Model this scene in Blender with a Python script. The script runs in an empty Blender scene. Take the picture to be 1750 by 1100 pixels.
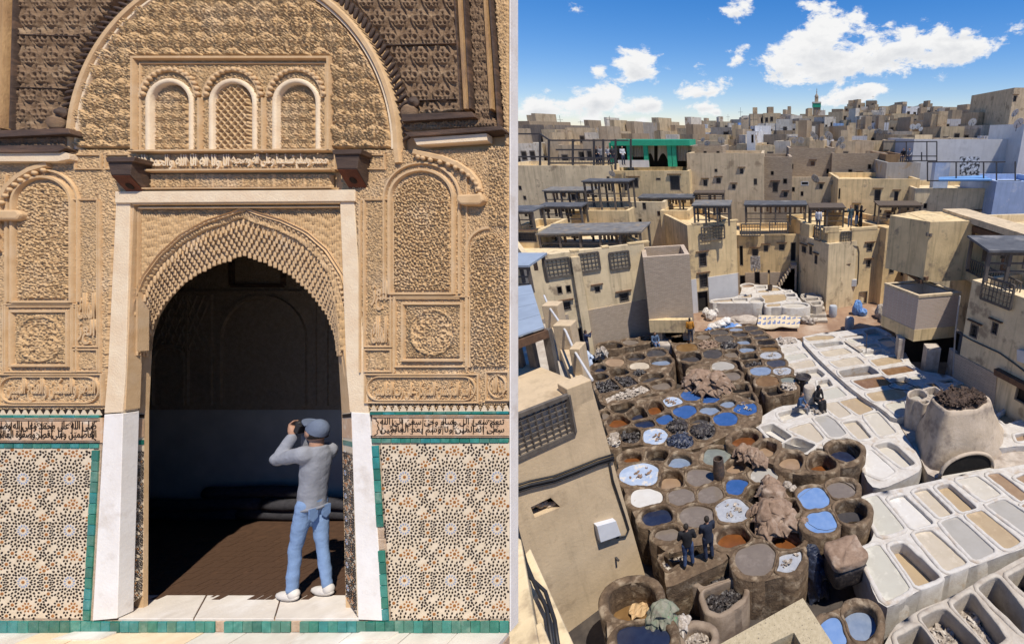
import bpy, bmesh, math, random
import numpy as np
from mathutils import Vector, Matrix, noise as mnoise
from mathutils.geometry import delaunay_2d_cdt, tessellate_polygon
random.seed(7); RNG = np.random.default_rng(7)
S = bpy.context.scene; COL = S.collection
# ------------------------------------------------------------------ camera
# photograph pixels 1750 x 1100; optical axis meets the picture at (PX, PY), focal length F pixels
F = 800.0; PX = 1315.0; PY = 550.0; PHI = math.radians(22.0); CAMZ = 13.0
cd = bpy.data.cameras.new('camera'); cam = bpy.data.objects.new('camera', cd); COL.objects.link(cam)
cam.location = (0, 0, CAMZ); cam.rotation_euler = (math.pi/2 - PHI, 0, 0)
cd.sensor_width = 36.0; cd.sensor_fit = 'HORIZONTAL'; cd.lens = 36.0*F/1750
cd.shift_x = (875 - PX)/1750; cd.shift_y = 0.0
cd.clip_start = 0.05; cd.clip_end = 20000
S.camera = cam
CP, SP = math.cos(PHI), math.sin(PHI)
RIGHT = Vector((1,0,0)); UP = Vector((0,SP,CP)); FWD = Vector((0,CP,-SP))
# ------------------------------------------------------------------ sun, sky, exposure
SUNV = Vector((.34,-.19,.92)).normalized()              # towards the sun
sl = bpy.data.lights.new('sun','SUN'); sl.energy = 4.0; sl.angle = math.radians(0.6); sl.color = (1,.92,.81)
sun = bpy.data.objects.new('sun', sl); COL.objects.link(sun)
sun.rotation_euler = SUNV.to_track_quat('Z','Y').to_euler(); sun.location = (20,0,60)
S.view_settings.view_transform = 'Standard'; S.view_settings.look = 'None'
S.view_settings.exposure = 0.40; S.view_settings.gamma = 1.0; S.view_settings.use_curve_mapping = False
W = bpy.data.worlds.new('World'); S.world = W; W.use_nodes = True
S.cycles.max_bounces = 5; S.cycles.diffuse_bounces = 3; S.cycles.glossy_bounces = 2
S.cycles.transmission_bounces = 2; S.cycles.caustics_reflective = False; S.cycles.caustics_refractive = False

def build_world():
    nt = W.node_tree; N = nt.nodes; L = nt.links; N.clear()
    out = N.new('ShaderNodeOutputWorld'); bg = N.new('ShaderNodeBackground'); L.new(bg.outputs[0], out.inputs[0])
    bg.inputs[1].default_value = 0.125
    sky = N.new('ShaderNodeTexSky'); sky.sky_type = 'NISHITA'; sky.sun_disc = False
    sky.sun_elevation = math.asin(SUNV.z); sky.sun_rotation = math.atan2(SUNV.x, SUNV.y)
    sky.altitude = 400; sky.air_density = 1.0; sky.dust_density = 0.0; sky.ozone_density = 4.0
    hs = N.new('ShaderNodeHueSaturation'); hs.inputs['Saturation'].default_value = 1.38; hs.inputs['Value'].default_value = 0.76
    tn = N.new('ShaderNodeMixRGB'); tn.blend_type = 'MULTIPLY'; tn.inputs[0].default_value = 1.0; tn.inputs[2].default_value = (.95,.90,1.0,1); L.new(sky.outputs[0], tn.inputs[1])
    L.new(tn.outputs[0], hs.inputs['Color'])
    tc = N.new('ShaderNodeTexCoord'); sep = N.new('ShaderNodeSeparateXYZ'); L.new(tc.outputs['Generated'], sep.inputs[0])
    def M(op, a, b=None, c=None):
        n = N.new('ShaderNodeMath'); n.operation = op
        for i, v in enumerate((a, b, c)):
            if v is None: continue
            if isinstance(v, (int, float)): n.inputs[i].default_value = v
            else: L.new(v, n.inputs[i])
        return n.outputs[0]
    az = M('ARCTAN2', sep.outputs[0], sep.outputs[1]); el = M('ARCSINE', sep.outputs[2])
    def nz(scale, detail, rough, dist=0.0, off=0.0):
        m = N.new('ShaderNodeMapping'); m.inputs['Scale'].default_value = (1,1,1.9); m.inputs['Location'].default_value = (off,off*.7,off)
        L.new(tc.outputs['Generated'], m.inputs[0])
        n = N.new('ShaderNodeTexNoise'); n.inputs['Scale'].default_value = scale; n.inputs['Detail'].default_value = detail
        n.inputs['Roughness'].default_value = rough; n.inputs['Distortion'].default_value = dist
        L.new(m.outputs[0], n.inputs[0]); return n.outputs[0]
    n1 = nz(13, 9, .66, .25); n2 = nz(34, 7, .65, .1, 3.0); n3 = nz(13, 9, .66, .25, .012)
    # clouds in the sky: azimuth / elevation of each bank (degrees), half sizes, strength
    CL = CLOUDS
    acc = None; shade = None
    for a, e, ra, re, ro, st in CL:
        dx = M('MULTIPLY', M('SUBTRACT', az, math.radians(a)), 1.0); dy = M('SUBTRACT', el, math.radians(e))
        c, s = math.cos(math.radians(ro)), math.sin(math.radians(ro))
        xr = M('ADD', M('MULTIPLY', dx, c/math.radians(ra)), M('MULTIPLY', dy, s/math.radians(ra)))
        yr = M('ADD', M('MULTIPLY', dx, -s/math.radians(re)), M('MULTIPLY', dy, c/math.radians(re)))
        d = M('SQRT', M('ADD', M('MULTIPLY', xr, xr), M('MULTIPLY', yr, yr)))
        f = M('MULTIPLY', M('SUBTRACT', 1.0, d), st)
        g = M('MULTIPLY', M('MAXIMUM', M('SUBTRACT', 1.0, d), 0.0), M('MULTIPLY', yr, -1.0))
        acc = f if acc is None else M('MAXIMUM', acc, f)
        shade = g if shade is None else M('MAXIMUM', shade, g)
    dens = M('ADD', M('MULTIPLY', acc, .62), M('ADD', M('MULTIPLY', M('SUBTRACT', n1, .5), 2.3), M('MULTIPLY', M('SUBTRACT', n2, .5), .8)))
    dens = M('SUBTRACT', dens, .10)
    mk_ = N.new('ShaderNodeMapRange'); mk_.interpolation_type = 'SMOOTHSTEP'
    mk_.inputs[1].default_value = 0.0; mk_.inputs[2].default_value = .34; L.new(dens, mk_.inputs[0])
    dn = M('MULTIPLY', mk_.outputs[0], M('GREATER_THAN', acc, -.6))
    lit = N.new('ShaderNodeMapRange'); lit.inputs[1].default_value = .25; lit.inputs[2].default_value = 1.0
    lit.inputs[3].default_value = 0.0; lit.inputs[4].default_value = 1.0
    L.new(M('ADD', M('MULTIPLY', shade, 1.1), M('MULTIPLY', dens, .42)), lit.inputs[0])
    mc = N.new('ShaderNodeMixRGB'); mc.inputs[1].default_value = (5.6,5.6,5.6,1); mc.inputs[2].default_value = (2.5,2.75,3.2,1)
    L.new(lit.outputs[0], mc.inputs[0])
    mx = N.new('ShaderNodeMixRGB'); L.new(dn, mx.inputs[0]); L.new(hs.outputs[0], mx.inputs[1]); L.new(mc.outputs[0], mx.inputs[2])
    L.new(mx.outputs[0], bg.inputs[0])
def sky_az_el(px, py):
    d = (RIGHT*((px-PX)/F) + UP*((PY-py)/F) + FWD).normalized()
    return math.degrees(math.atan2(d.x, d.y)), math.degrees(math.asin(d.z))
CLOUDS = []
for px, py, hw, hh, ro, st in [(985,15,26,13,0,.9),(1093,112,44,30,-5,1.3),(1022,125,18,13,15,.8),(1010,170,78,30,12,1.2),(915,185,62,22,10,1.1),
    (1095,178,62,20,8,1.1),(1185,160,65,16,14,1.0),(1200,181,36,12,4,.8),(1190,113,20,11,0,.6),(1262,100,22,14,25,.7),(1252,20,30,12,15,.5),(1380,15,30,12,0,.5),
    (1395,70,85,52,14,1.5),(1330,112,60,26,6,1.1),(1440,112,120,34,8,1.3),(1545,78,130,36,6,1.2),(1620,92,115,30,14,1.2),(1650,55,60,14,4,.8),
    (1455,163,68,18,10,1.2),(1240,138,22,9,0,.6),(1740,50,22,12,10,.6),(1225,190,14,7,0,.5),(1100,207,20,8,0,.6),(950,217,22,8,0,.6)]:
    a, e = sky_az_el(px, py)
    CLOUDS.append((a, e, math.degrees(hw/900.), math.degrees(hh/900.), ro, st))
# the same broken cloud goes on around the rest of the sky
for k in range(26):
    a = 50 + k*10.5 + random.uniform(-4,4); CLOUDS.append((a if a < 180 else a-360, random.uniform(4,34), random.uniform(3,9), random.uniform(1.5,4), random.uniform(-10,15), random.uniform(.8,1.3)))
build_world()

# ------------------------------------------------------------------ pixel geometry helpers
def ray(px, py): return RIGHT*((px-PX)/F) + UP*((PY-py)/F) + FWD
O = Vector((0,0,CAMZ))
def onz(px, py, z=0.0):
    d = ray(px, py); t = (z-CAMZ)/d.z; return O + d*t
def ony(px, py, y):
    d = ray(px, py); return O + d*(y/d.y)
def zrow(y, py):
    """height of the point at distance y that shows in picture row py"""
    d = ray(PX, py); return CAMZ + d.z*y/d.y
def onplane(px, py, p0, n):
    d = ray(px, py); t = (p0-O).dot(n)/d.dot(n); return O + d*t

# ------------------------------------------------------------------ objects
def tag(o, label=None, cat=None, group=None, kind=None):
    if label: o['label'] = label
    if cat: o['category'] = cat
    if group: o['group'] = group
    if kind: o['kind'] = kind
    return o
def empty(name, loc=(0,0,0), label=None, cat=None, group=None, kind=None, rot=None):
    o = bpy.data.objects.new(name, None); COL.objects.link(o); o.location = loc
    if rot is not None: o.rotation_euler = rot
    o.empty_display_size = .2
    return tag(o, label, cat, group, kind)
def link(name, me, m=None, parent=None, loc=None, **kw):
    o = bpy.data.objects.new(name, me); COL.objects.link(o)
    if m is not None:
        if isinstance(m, (list, tuple)):
            for q in m: me.materials.append(q)
        elif not me.materials: me.materials.append(m)
    if parent is not None: o.parent = parent
    if loc is not None: o.location = loc
    return tag(o, **kw)
def mesh(v, f, smooth=False, name='m'):
    me = bpy.data.meshes.new(name); me.from_pydata([tuple(q) for q in v], [], [tuple(q) for q in f]); me.update()
    if smooth: me.polygons.foreach_set('use_smooth', [True]*len(me.polygons))
    return me
def mesh_np(v, quads, smooth=True, name='m'):
    me = bpy.data.meshes.new(name); n = len(quads); k = quads.shape[1]
    me.vertices.add(len(v)); me.vertices.foreach_set('co', np.asarray(v, np.float32).ravel())
    me.loops.add(n*k); me.loops.foreach_set('vertex_index', quads.astype(np.int32).ravel())
    me.polygons.add(n); me.polygons.foreach_set('loop_start', np.arange(0, n*k, k, dtype=np.int32))
    me.polygons.foreach_set('use_smooth', np.full(n, smooth)); me.update(calc_edges=True); return me
class MB:
    """collects shapes that become ONE mesh"""
    def __init__(s, off=(0,0,0)): s.v = []; s.f = []; s.m = []; s.off = Vector(off)
    def add(s, v, f, mi=0):
        b = len(s.v); s.v += [Vector(q)-s.off for q in v]; s.f += [tuple(i+b for i in q) for q in f]; s.m += [mi]*len(f)
    def box(s, p, q, mi=0, M=None):
        x0,y0,z0 = p; x1,y1,z1 = q
        v = [Vector(c) for c in ((x0,y0,z0),(x1,y0,z0),(x1,y1,z0),(x0,y1,z0),(x0,y0,z1),(x1,y0,z1),(x1,y1,z1),(x0,y1,z1))]
        if M is not None: v = [M @ c for c in v]
        s.add(v, [(3,2,1,0),(4,5,6,7),(0,1,5,4),(1,2,6,5),(2,3,7,6),(3,0,4,7)], mi)
    def bar(s, a, b, w, h=None, mi=0):
        a, b = Vector(a), Vector(b); d = (b-a); L = d.length
        if L < 1e-6: return
        d /= L; h = h or w
        u = Vector((0,0,1)) if abs(d.z) < .95 else Vector((0,1,0))
        r = d.cross(u).normalized()*(w/2); t = r.cross(d).normalized()*(h/2)
        v = [a-r-t,a+r-t,a+r+t,a-r+t,b-r-t,b+r-t,b+r+t,b-r+t]
        s.add(v, [(0,1,2,3),(7,6,5,4),(0,4,5,1),(1,5,6,2),(2,6,7,3),(3,7,4,0)], mi)
    def tube(s, pts, rad, n=8, mi=0, cap=True):
        pts = [Vector(p) for p in pts]; rr = rad if isinstance(rad,(list,tuple)) else [rad]*len(pts)
        b = len(s.v); up = None; V = []
        for i, p in enumerate(pts):
            d = (pts[min(i+1,len(pts)-1)]-pts[max(i-1,0)]).normalized()
            if up is None: up = d.orthogonal().normalized()
            up = (up - d*up.dot(d)).normalized() if (up - d*up.dot(d)).length > 1e-5 else d.orthogonal().normalized()
            w = d.cross(up)
            for k in range(n):
                t = 2*math.pi*k/n; V.append(p + up*(rr[i]*math.cos(t)) + w*(rr[i]*math.sin(t)))
        Fc = []
        for i in range(len(pts)-1):
            for k in range(n):
                a = i*n+k; c = i*n+(k+1)%n; Fc.append((a,c,c+n,a+n))
        if cap: Fc.append(tuple(range(n-1,-1,-1))); Fc.append(tuple(range((len(pts)-1)*n, len(pts)*n)))
        s.add(V, Fc, mi)
    def lathe(s, prof, c=(0,0,0), n=16, mi=0):
        V = []; c = Vector(c)
        for r, z in prof:
            for k in range(n):
                t = 2*math.pi*k/n; V.append(c + Vector((r*math.cos(t), r*math.sin(t), z)))
        Fc = []
        for i in range(len(prof)-1):
            for k in range(n): a = i*n+k; d = i*n+(k+1)%n; Fc.append((a,d,d+n,a+n))
        Fc.append(tuple(range(n-1,-1,-1))); Fc.append(tuple(range((len(prof)-1)*n, len(prof)*n)))
        s.add(V, Fc, mi)
    def prism(s, poly, d0, d1, mi=0):
        """poly: list of 3-D points; moved by d0 and d1"""
        n = len(poly); d0 = Vector(d0); d1 = Vector(d1)
        V = [Vector(p)+d0 for p in poly] + [Vector(p)+d1 for p in poly]
        Fc = [tuple(range(n-1,-1,-1)), tuple(range(n,2*n))] + [(i,(i+1)%n,(i+1)%n+n,i+n) for i in range(n)]
        s.add(V, Fc, mi)
    def build(s, name, m, parent=None, smooth=False, **kw):
        me = mesh(s.v, s.f, smooth, name)
        if isinstance(m, (list,tuple)): me.polygons.foreach_set('material_index', s.m)
        o = link(name, me, m, parent, **kw)
        return o
def shade_auto(o, ang=40):
    me = o.data; me.polygons.foreach_set('use_smooth', [True]*len(me.polygons))
    bm = bmesh.new(); bm.from_mesh(me); a = math.radians(ang)
    for e in bm.edges:
        e.smooth = not (len(e.link_faces) == 2 and e.calc_face_angle(0) > a)
    bm.to_mesh(me); bm.free()
def bevel(o, w=.02, seg=2):
    m = o.modifiers.new('bevel','BEVEL'); m.width = w; m.segments = seg; m.limit_method = 'ANGLE'; m.angle_limit = math.radians(40)
    return o
def cdt(outer, holes):
    """triangulated 2-D polygon with holes -> points, triangles"""
    pts = [Vector((p[0],p[1])) for p in outer]; edges = [(i,(i+1)%len(outer)) for i in range(len(outer))]
    for h in holes:
        b = len(pts); pts += [Vector((p[0],p[1])) for p in h]; edges += [(b+i, b+(i+1)%len(h)) for i in range(len(h))]
    V, _, T, _, _, _ = delaunay_2d_cdt(pts, edges, [], 0, 1e-5)
    def inside(p, poly):
        c = False; x, y = p; n = len(poly); j = n-1
        for i in range(n):
            xi, yi = poly[i][0], poly[i][1]; xj, yj = poly[j][0], poly[j][1]
            if (yi > y) != (yj > y) and x < (xj-xi)*(y-yi)/(yj-yi)+xi: c = not c
            j = i
        return c
    keep = []
    for t in T:
        cx = sum(V[i][0] for i in t)/len(t); cy = sum(V[i][1] for i in t)/len(t)
        if inside((cx,cy), outer) and not any(inside((cx,cy), h) for h in holes): keep.append(tuple(t))
    return V, keep
def in_poly(X, Y, poly):
    c = np.zeros(X.shape, bool); n = len(poly); j = n-1
    for i in range(n):
        xi, yi = poly[i]; xj, yj = poly[j]
        if yi != yj:
            c ^= ((yi > Y) != (yj > Y)) & (X < (xj-xi)*(Y-yi)/(yj-yi)+xi)
        j = i
    return c
# ------------------------------------------------------------------ materials (procedural)
def mat(name, c1, c2=None, scale=3.0, rough=.85, bump=0.0, bscale=None, detail=5, c3=None, s3=.6, streak=0.0, spec=.3, metal=0.0, lo=.35, hi=.65, coord='Object', thr3=(.52,.7), stretch=(1,1,1), trans=0.0):
    m = bpy.data.materials.new(name); m.use_nodes = True; nt = m.node_tree; N = nt.nodes; L = nt.links
    b = N['Principled BSDF']; b.inputs['Roughness'].default_value = rough; b.inputs['Metallic'].default_value = metal
    b.inputs['Specular IOR Level'].default_value = spec
    c2 = c2 or tuple(x*.8 for x in c1)
    tc = N.new('ShaderNodeTexCoord'); mp = N.new('ShaderNodeMapping'); mp.inputs['Scale'].default_value = stretch
    L.new(tc.outputs[coord], mp.inputs[0]); co = mp.outputs[0]
    def nz(sc, det=detail, src=co):
        n = N.new('ShaderNodeTexNoise'); n.inputs['Scale'].default_value = sc; n.inputs['Detail'].default_value = det; n.inputs['Roughness'].default_value = .62
        L.new(src, n.inputs[0]); return n.outputs[0]
    def ramp(x, a, z):
        r = N.new('ShaderNodeMapRange'); r.inputs[1].default_value = a; r.inputs[2].default_value = z; L.new(x, r.inputs[0]); return r.outputs[0]
    def mix(f, a, z):
        q = N.new('ShaderNodeMixRGB'); L.new(f, q.inputs[0])
        for i, v in ((1,a),(2,z)):
            if isinstance(v, tuple): q.inputs[i].default_value = (*v,1)
            else: L.new(v, q.inputs[i])
        return q.outputs[0]
    col = mix(ramp(nz(scale), lo, hi), c1, c2)
    if c3 is not None: col = mix(ramp(nz(s3), *thr3), col, c3)
    if streak:
        ms = N.new('ShaderNodeMapping'); ms.inputs['Scale'].default_value = (2.2,2.2,.16); L.new(tc.outputs[coord], ms.inputs[0])
        f = ramp(nz(1.6, 4, ms.outputs[0]), .5, .78); mu = N.new('ShaderNodeMath'); mu.operation = 'MULTIPLY'; mu.inputs[1].default_value = streak; L.new(f, mu.inputs[0])
        col = mix(mu.outputs[0], col, tuple(x*.34 for x in c1))
    L.new(col, b.inputs['Base Color'])
    if bump:
        bn = N.new('ShaderNodeBump'); bn.inputs['Strength'].default_value = min(1,bump); bn.inputs['Distance'].default_value = .02*max(1,bump)
        L.new(nz(bscale or scale*6, 6), bn.inputs['Height']); L.new(bn.outputs[0], b.inputs['Normal'])
    return m
# =================================================================== LEFT: carved portal of a courtyard
Z0 = 4.44; KP = Z0/F                                   # distance of the facade plane, metres per pixel on it
def lp(px, py, z=0.0): return Vector(((px-PX)/F*(Z0-z), (PY-py)/F*(Z0-z), z))
B0 = lp(435, 1079, 0)
CROT = cam.rotation_euler.copy()
def lw(v): return O + FWD*Z0 + RIGHT*v.x + UP*v.y - FWD*v.z
def L(px, py, z=0.0): return lp(px, py, z) - B0         # local to the portal
portal = empty('madrasa_portal', lw(B0), 'carved stucco portal wall with tiled dado and muqarnas doorway arch', 'portal', rot=CROT)

ST = mat('stucco', (.63,.435,.24), (.55,.365,.19), 9, .9, .25, 90, c3=(.62,.46,.29), s3=2.2)
STD = mat('stucco_panel', (.58,.395,.21), (.49,.32,.16), 12, .92, .2, 120, c3=(.58,.42,.255), s3=1.6)
CREAM = mat('cream_plaster', (.80,.655,.455), (.73,.56,.37), 5, .85, .3, 60, c3=(.60,.44,.29), s3=1.8, thr3=(.58,.75))
WHITE = mat('whitewash_marble', (.84,.80,.74), (.78,.73,.66), 5, .6, .15, 40, c3=(.58,.50,.41), s3=3.1, thr3=(.56,.78))
WOOD = mat('weathered_cedar', (.27,.175,.10), (.17,.105,.06), 14, .8, .5, 80, c3=(.36,.25,.15), s3=3.0, stretch=(.5,3,1))
DWOOD = mat('dark_cedar', (.10,.065,.045), (.055,.036,.026), 10, .6, .4, 60, c3=(.19,.11,.065), s3=3, stretch=(.4,3,1))
OWOOD = mat('ochre_cedar', (.47,.29,.13), (.33,.19,.085), 10, .75, .4, 60, stretch=(3,.4,1), c3=(.2,.13,.09), s3=4)
RWOOD = mat('red_cedar', (.16,.045,.018), (.10,.028,.012), 12, .55, .3, 60)
TG = [mat('green_glazed_tile_%d' % i, c, tuple(x*.72 for x in c), 14, .18, .12, 60, spec=.55, c3=(c[0]*1.9+.03,c[1]*1.2+.02,c[2]*1.2+.02), s3=9) for i, c in enumerate([(.028,.21,.145),(.045,.26,.20),(.022,.16,.115),(.075,.23,.165),(.03,.24,.22)])]
TBARE = mat('bare_tile_bed', (.56,.42,.29), (.44,.31,.2), 20, .95, .5, 80)
TW = mat('white_zellige', (.76,.63,.45), (.66,.53,.355), 18, .5, .1, 90, spec=.45)
TK = mat('black_zellige', (.02,.013,.009), (.04,.026,.018), 30, .6, .05, 90, spec=.12)
TO = mat('orange_zellige', (.36,.145,.03), (.27,.10,.022), 40, .42, .05, 90, spec=.3)
TB = mat('blue_zellige', (.20,.26,.40), (.34,.38,.46), 60, .42, .05, 90, spec=.3, lo=.4, hi=.6)
TGR = mat('green_zellige', (.03,.22,.16), (.06,.26,.2), 30, .6, .05, 90, spec=.12)
BEIGE = mat('beige_inscription_tile', (.68,.46,.28), (.60,.39,.23), 20, .5, .2, 90, c3=(.78,.66,.5), s3=8)
MARB = mat('marble_paving', (.72,.66,.57), (.60,.54,.46), 3.5, .5, .25, 50, c3=(.80,.76,.70), s3=1.6)
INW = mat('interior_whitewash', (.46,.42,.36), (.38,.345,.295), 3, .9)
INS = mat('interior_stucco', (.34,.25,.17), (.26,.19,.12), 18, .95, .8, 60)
BRK = mat('shaded_floor_tile', (.105,.058,.034), (.07,.04,.025), 12, .6, .3, 40)  # tile colour darkened to stand for the shade inside the room

def bl_(a,b,c,d,s,t): return a*(1-s)*(1-t)+b*s*(1-t)+c*s*t+d*(1-s)*t
# ---- relief patterns on a pixel grid, 0..1
def sm(x, a, b): t = np.clip((x-a)/(b-a), 0, 1); return t*t*(3-2*t)
def hashf(i, j, k=0):
    s = np.sin(i*127.1+j*311.7+k*74.7)*43758.5453; return s-np.floor(s)
def vor(u, v, p, jit=.55):
    """nearest jittered lattice point: distance, angle, id, second distance"""
    gx = np.floor(u/p); gy = np.floor(v/p); b = np.full(u.shape, 1e9); b2 = b.copy(); th = np.zeros(u.shape); idn = np.zeros(u.shape)
    for dx in (-1,0,1):
        for dy in (-1,0,1):
            i, j = gx+dx, gy+dy
            cx = (i+.5+jit*(hashf(i,j)-.5))*p + (np.mod(j,2)*.5-.25)*p*.6; cy = (j+.5+jit*(hashf(i,j,1)-.5))*p
            d = np.hypot(u-cx, v-cy); m = d < b
            b2 = np.where(m, b, np.minimum(b2, d)); th = np.where(m, np.arctan2(v-cy, u-cx), th); idn = np.where(m, hashf(i,j,2), idn); b = np.where(m, d, b)
    return b, th, idn, b2
def swirl(u, v, p=9.0, cx=None):
    """scrolling stems: spirals of alternating hand on a near regular lattice, mirrored about cx"""
    if cx is not None: u = np.abs(u-cx)
    gx = np.floor(u/p); gy = np.floor(v/p); b = np.full(u.shape, 1e9); th = np.zeros(u.shape); s = np.ones(u.shape); k = np.zeros(u.shape); b2 = b.copy()
    for dx in (-1,0,1):
        for dy in (-1,0,1):
            i, j = gx+dx, gy+dy; x = (i+.5+.16*(hashf(i,j)-.5)+.5*np.mod(j,2))*p; y = (j+.5+.16*(hashf(i,j,1)-.5))*p
            d = np.hypot(u-x, v-y); m = d < b; b2 = np.where(m, b, np.minimum(b2, d)); th = np.where(m, np.arctan2(v-y, u-x), th)
            s = np.where(m, np.where(np.mod(i+j,2) == 0, 1, -1), s); k = np.where(m, hashf(i,j,2), k); b = np.where(m, d, b)
    stem = np.cos(s*th+b*2*math.pi/(p*.40)+.8*k)
    leaf = np.cos(5*th+k*6.28)*sm(b, p*.34, p*.5)
    return sm(np.where(b < p*.40, stem, .55*stem+.7*leaf)*sm(b2-b, 0, p*.10)+.02, -.10, .18)
def quasi(u, v, p=6.0, n=6, c=0.0):
    s = 0
    for i in range(n):
        a = math.pi*i/n; s = s+np.cos((u*math.cos(a)+v*math.sin(a))*2*math.pi/p)
    return sm(s/n, -.16+c, .12+c)
def net(u, v, p=11.0, w=.17, q=None):
    q = q or p*1.12
    a = np.abs(np.mod(u/p+v/q, 1)-.5); b = np.abs(np.mod(u/p-v/q, 1)-.5)
    ridge = np.maximum(sm(a, .5-w, .5-w*.45), sm(b, .5-w, .5-w*.45))
    return np.maximum(ridge, .35*quasi(u, v, 5.0, 4))
def drip(u, v, p=4.2):
    c = np.floor(u/p); ph = hashf(c, 3)
    a = np.abs(np.cos(math.pi*u/p)); seg = np.mod(v/15.0+ph, 1)
    return np.clip(sm(a, .25, .65)*sm(seg, .0, .12)*(.5+.5*sm(seg, 1.0, .55)), 0, 1)
def star_lat(u, v, p=30., q=34., fold=16):
    gx = np.round(u/p); gy = np.round(v/q); s = np.mod(gx+gy, 2)
    best = np.full(u.shape, 1e9); th = np.zeros(u.shape)
    for dx in (-1,0,1):
        for dy in (-1,0,1):
            i, j = gx+dx, gy+dy; ok = np.mod(i+j, 2) == 0
            d = np.where(ok, np.hypot(u-i*p, v-j*q), 1e9); m = d < best
            th = np.where(m, np.arctan2(v-j*q, u-i*p), th); best = np.where(m, d, best)
    petals = sm(np.cos(fold*th)+.25*np.cos(best*1.3), -.2, .5)
    fl = quasi(u, v, 4.6, 5)
    return np.where(best < 13, petals*sm(best, 2, 4)+(best < 2), fl)
def palmette(u, v, p=37., q=32.):
    gy = np.round(v/q); best = np.full(u.shape, 1e9); dxb = np.zeros(u.shape); dyb = np.zeros(u.shape)
    for dy in (-1,0,1):
        j = gy+dy; sh = np.mod(j,2)*.5*p; gx = np.round((u-sh)/p)
        dx = u-sh-gx*p; dv = v-j*q; d = np.hypot(dx/p, dv/q); m = d < best
        best = np.where(m, d, best); dxb = np.where(m, dx, dxb); dyb = np.where(m, dv, dyb)
    ax = np.abs(dxb)
    ogee = np.abs(ax/p*2 + np.abs(dyb)/q*1.05 + .07*np.cos(dyb/q*6.28) - 1.0)
    rim = 1-sm(ogee, .03, .13)
    lobe = np.abs(np.hypot(ax-8.5, dyb-2)-5.2); lob = 1-sm(lobe, 1.0, 2.3)
    lobe2 = np.abs(np.hypot(ax-4, dyb-10)-3.6); lob2 = 1-sm(lobe2, .9, 1.9)
    cen = 1-sm(np.abs(np.hypot(dxb, dyb+7)-3.4), .9, 2.0)
    leaf = (1-sm(np.abs(ax-2-.35*(dyb+14)), 1.4, 2.6))*(dyb > -14)*(dyb < -2)
    hatch = .22*(np.mod((u+v)/2.6, 1) > .5)*(lobe < 3)
    return np.clip(np.maximum.reduce([rim, lob, lob2, cen, leaf])+hatch-.1, 0, 1)
def cellscale(u, v):
    p, q = 37., 26.; gy = np.round(v/q); best = np.full(u.shape, 1e9); dx_ = np.zeros(u.shape); dy_ = np.zeros(u.shape)
    for dy in (-1,0,1):
        j = gy+dy; sh = np.mod(j,2)*.5*p; gx = np.round((u-sh)/p); dx = u-sh-gx*p; dv = v-j*q
        d = np.hypot(dx/p, dv/(q*1.35)); m = d < best
        best = np.where(m, d, best); dx_ = np.where(m, dx, dx_); dy_ = np.where(m, dv, dy_)
    dome = np.sqrt(np.clip(1-(best*1.75)**2, 0, 1))
    groove = sm(np.abs(dx_), .5, 1.8)
    tilt = .5-dy_/q*.8
    return np.clip(.40*dome*tilt*2+.55*swirl(u, v, 6.5)*groove+.1*dome, 0, 1.2)
def roundel(cx, cy, r):
    def f(u, v):
        d = np.hypot(u-cx, v-cy); th = np.arctan2(v-cy, u-cx)
        inner = sm(np.cos(12*th+np.cos(d*.55)*2.2)*np.cos(d*.9), -.25, .25)*.6+.4*quasi(u-cx, v-cy, 5.0, 6)
        ring = 1-sm(np.abs(d-r), 1.2, 2.6)
        return np.where(d < r, inner*sm(r-d, 0, 3), swirl(u, v, 6.5)*.85)+ring*.55
    return f
def panel(name, region, fn, z=0.0, amp=.012, m=None, step=1.55, parent=None, skirt=.03, holes=(), uv=None, **kw):
    """relief sheet over a pixel rectangle (x0,y0,x1,y1) or polygon"""
    if len(region) == 4 and not isinstance(region[0], (tuple,list)):
        x0,y0,x1,y1 = region; poly = None
    else:
        poly = [tuple(p) for p in region]; x0 = min(p[0] for p in poly); x1 = max(p[0] for p in poly); y0 = min(p[1] for p in poly); y1 = max(p[1] for p in poly)
    nx = max(3, int(round((x1-x0)/step))+1); ny = max(3, int(round((y1-y0)/step))+1)
    u, v = np.meshgrid(np.linspace(x0, x1, nx), np.linspace(y0, y1, ny))
    h = fn(u, v).astype(float)
    inside = np.ones(u.shape, bool) if poly is None else in_poly(u, v, poly)
    for hp in holes: inside &= ~in_poly(u, v, hp)
    q = inside[:-1,:-1] & inside[1:,:-1] & inside[:-1,1:] & inside[1:,1:]
    cnt = np.zeros(u.shape, int); cnt[:-1,:-1] += q; cnt[1:,:-1] += q; cnt[:-1,1:] += q; cnt[1:,1:] += q
    edge = (cnt > 0) & (cnt < 4)
    zz = z + amp*h; zz = np.where(edge, z-skirt, zz)
    V = np.stack([(u-PX)*(Z0-z)/F-B0.x, (PY-v)*(Z0-z)/F-B0.y, zz], -1).reshape(-1,3)
    idx = np.arange(u.size).reshape(u.shape)
    Q = np.stack([idx[1:,:-1], idx[1:,1:], idx[:-1,1:], idx[:-1,:-1]], -1)[q]
    used = np.unique(Q); rem = np.zeros(u.size, int); rem[used] = np.arange(len(used))
    return link(name, mesh_np(V[used], rem[Q], True, name), m or STD, parent or portal, kind='stuff' if kw.get('stuff') else None)
def arch_poly(x0, x1, yt, yb, n=20, k=1.0):
    c = (x0+x1)/2; r = (x1-x0)/2
    return [(x0, yb)]+[(c-r*math.cos(math.pi*i/n), yt+r*k-r*k*math.sin(math.pi*i/n)) for i in range(n+1)]+[(x1, yb)]
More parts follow.
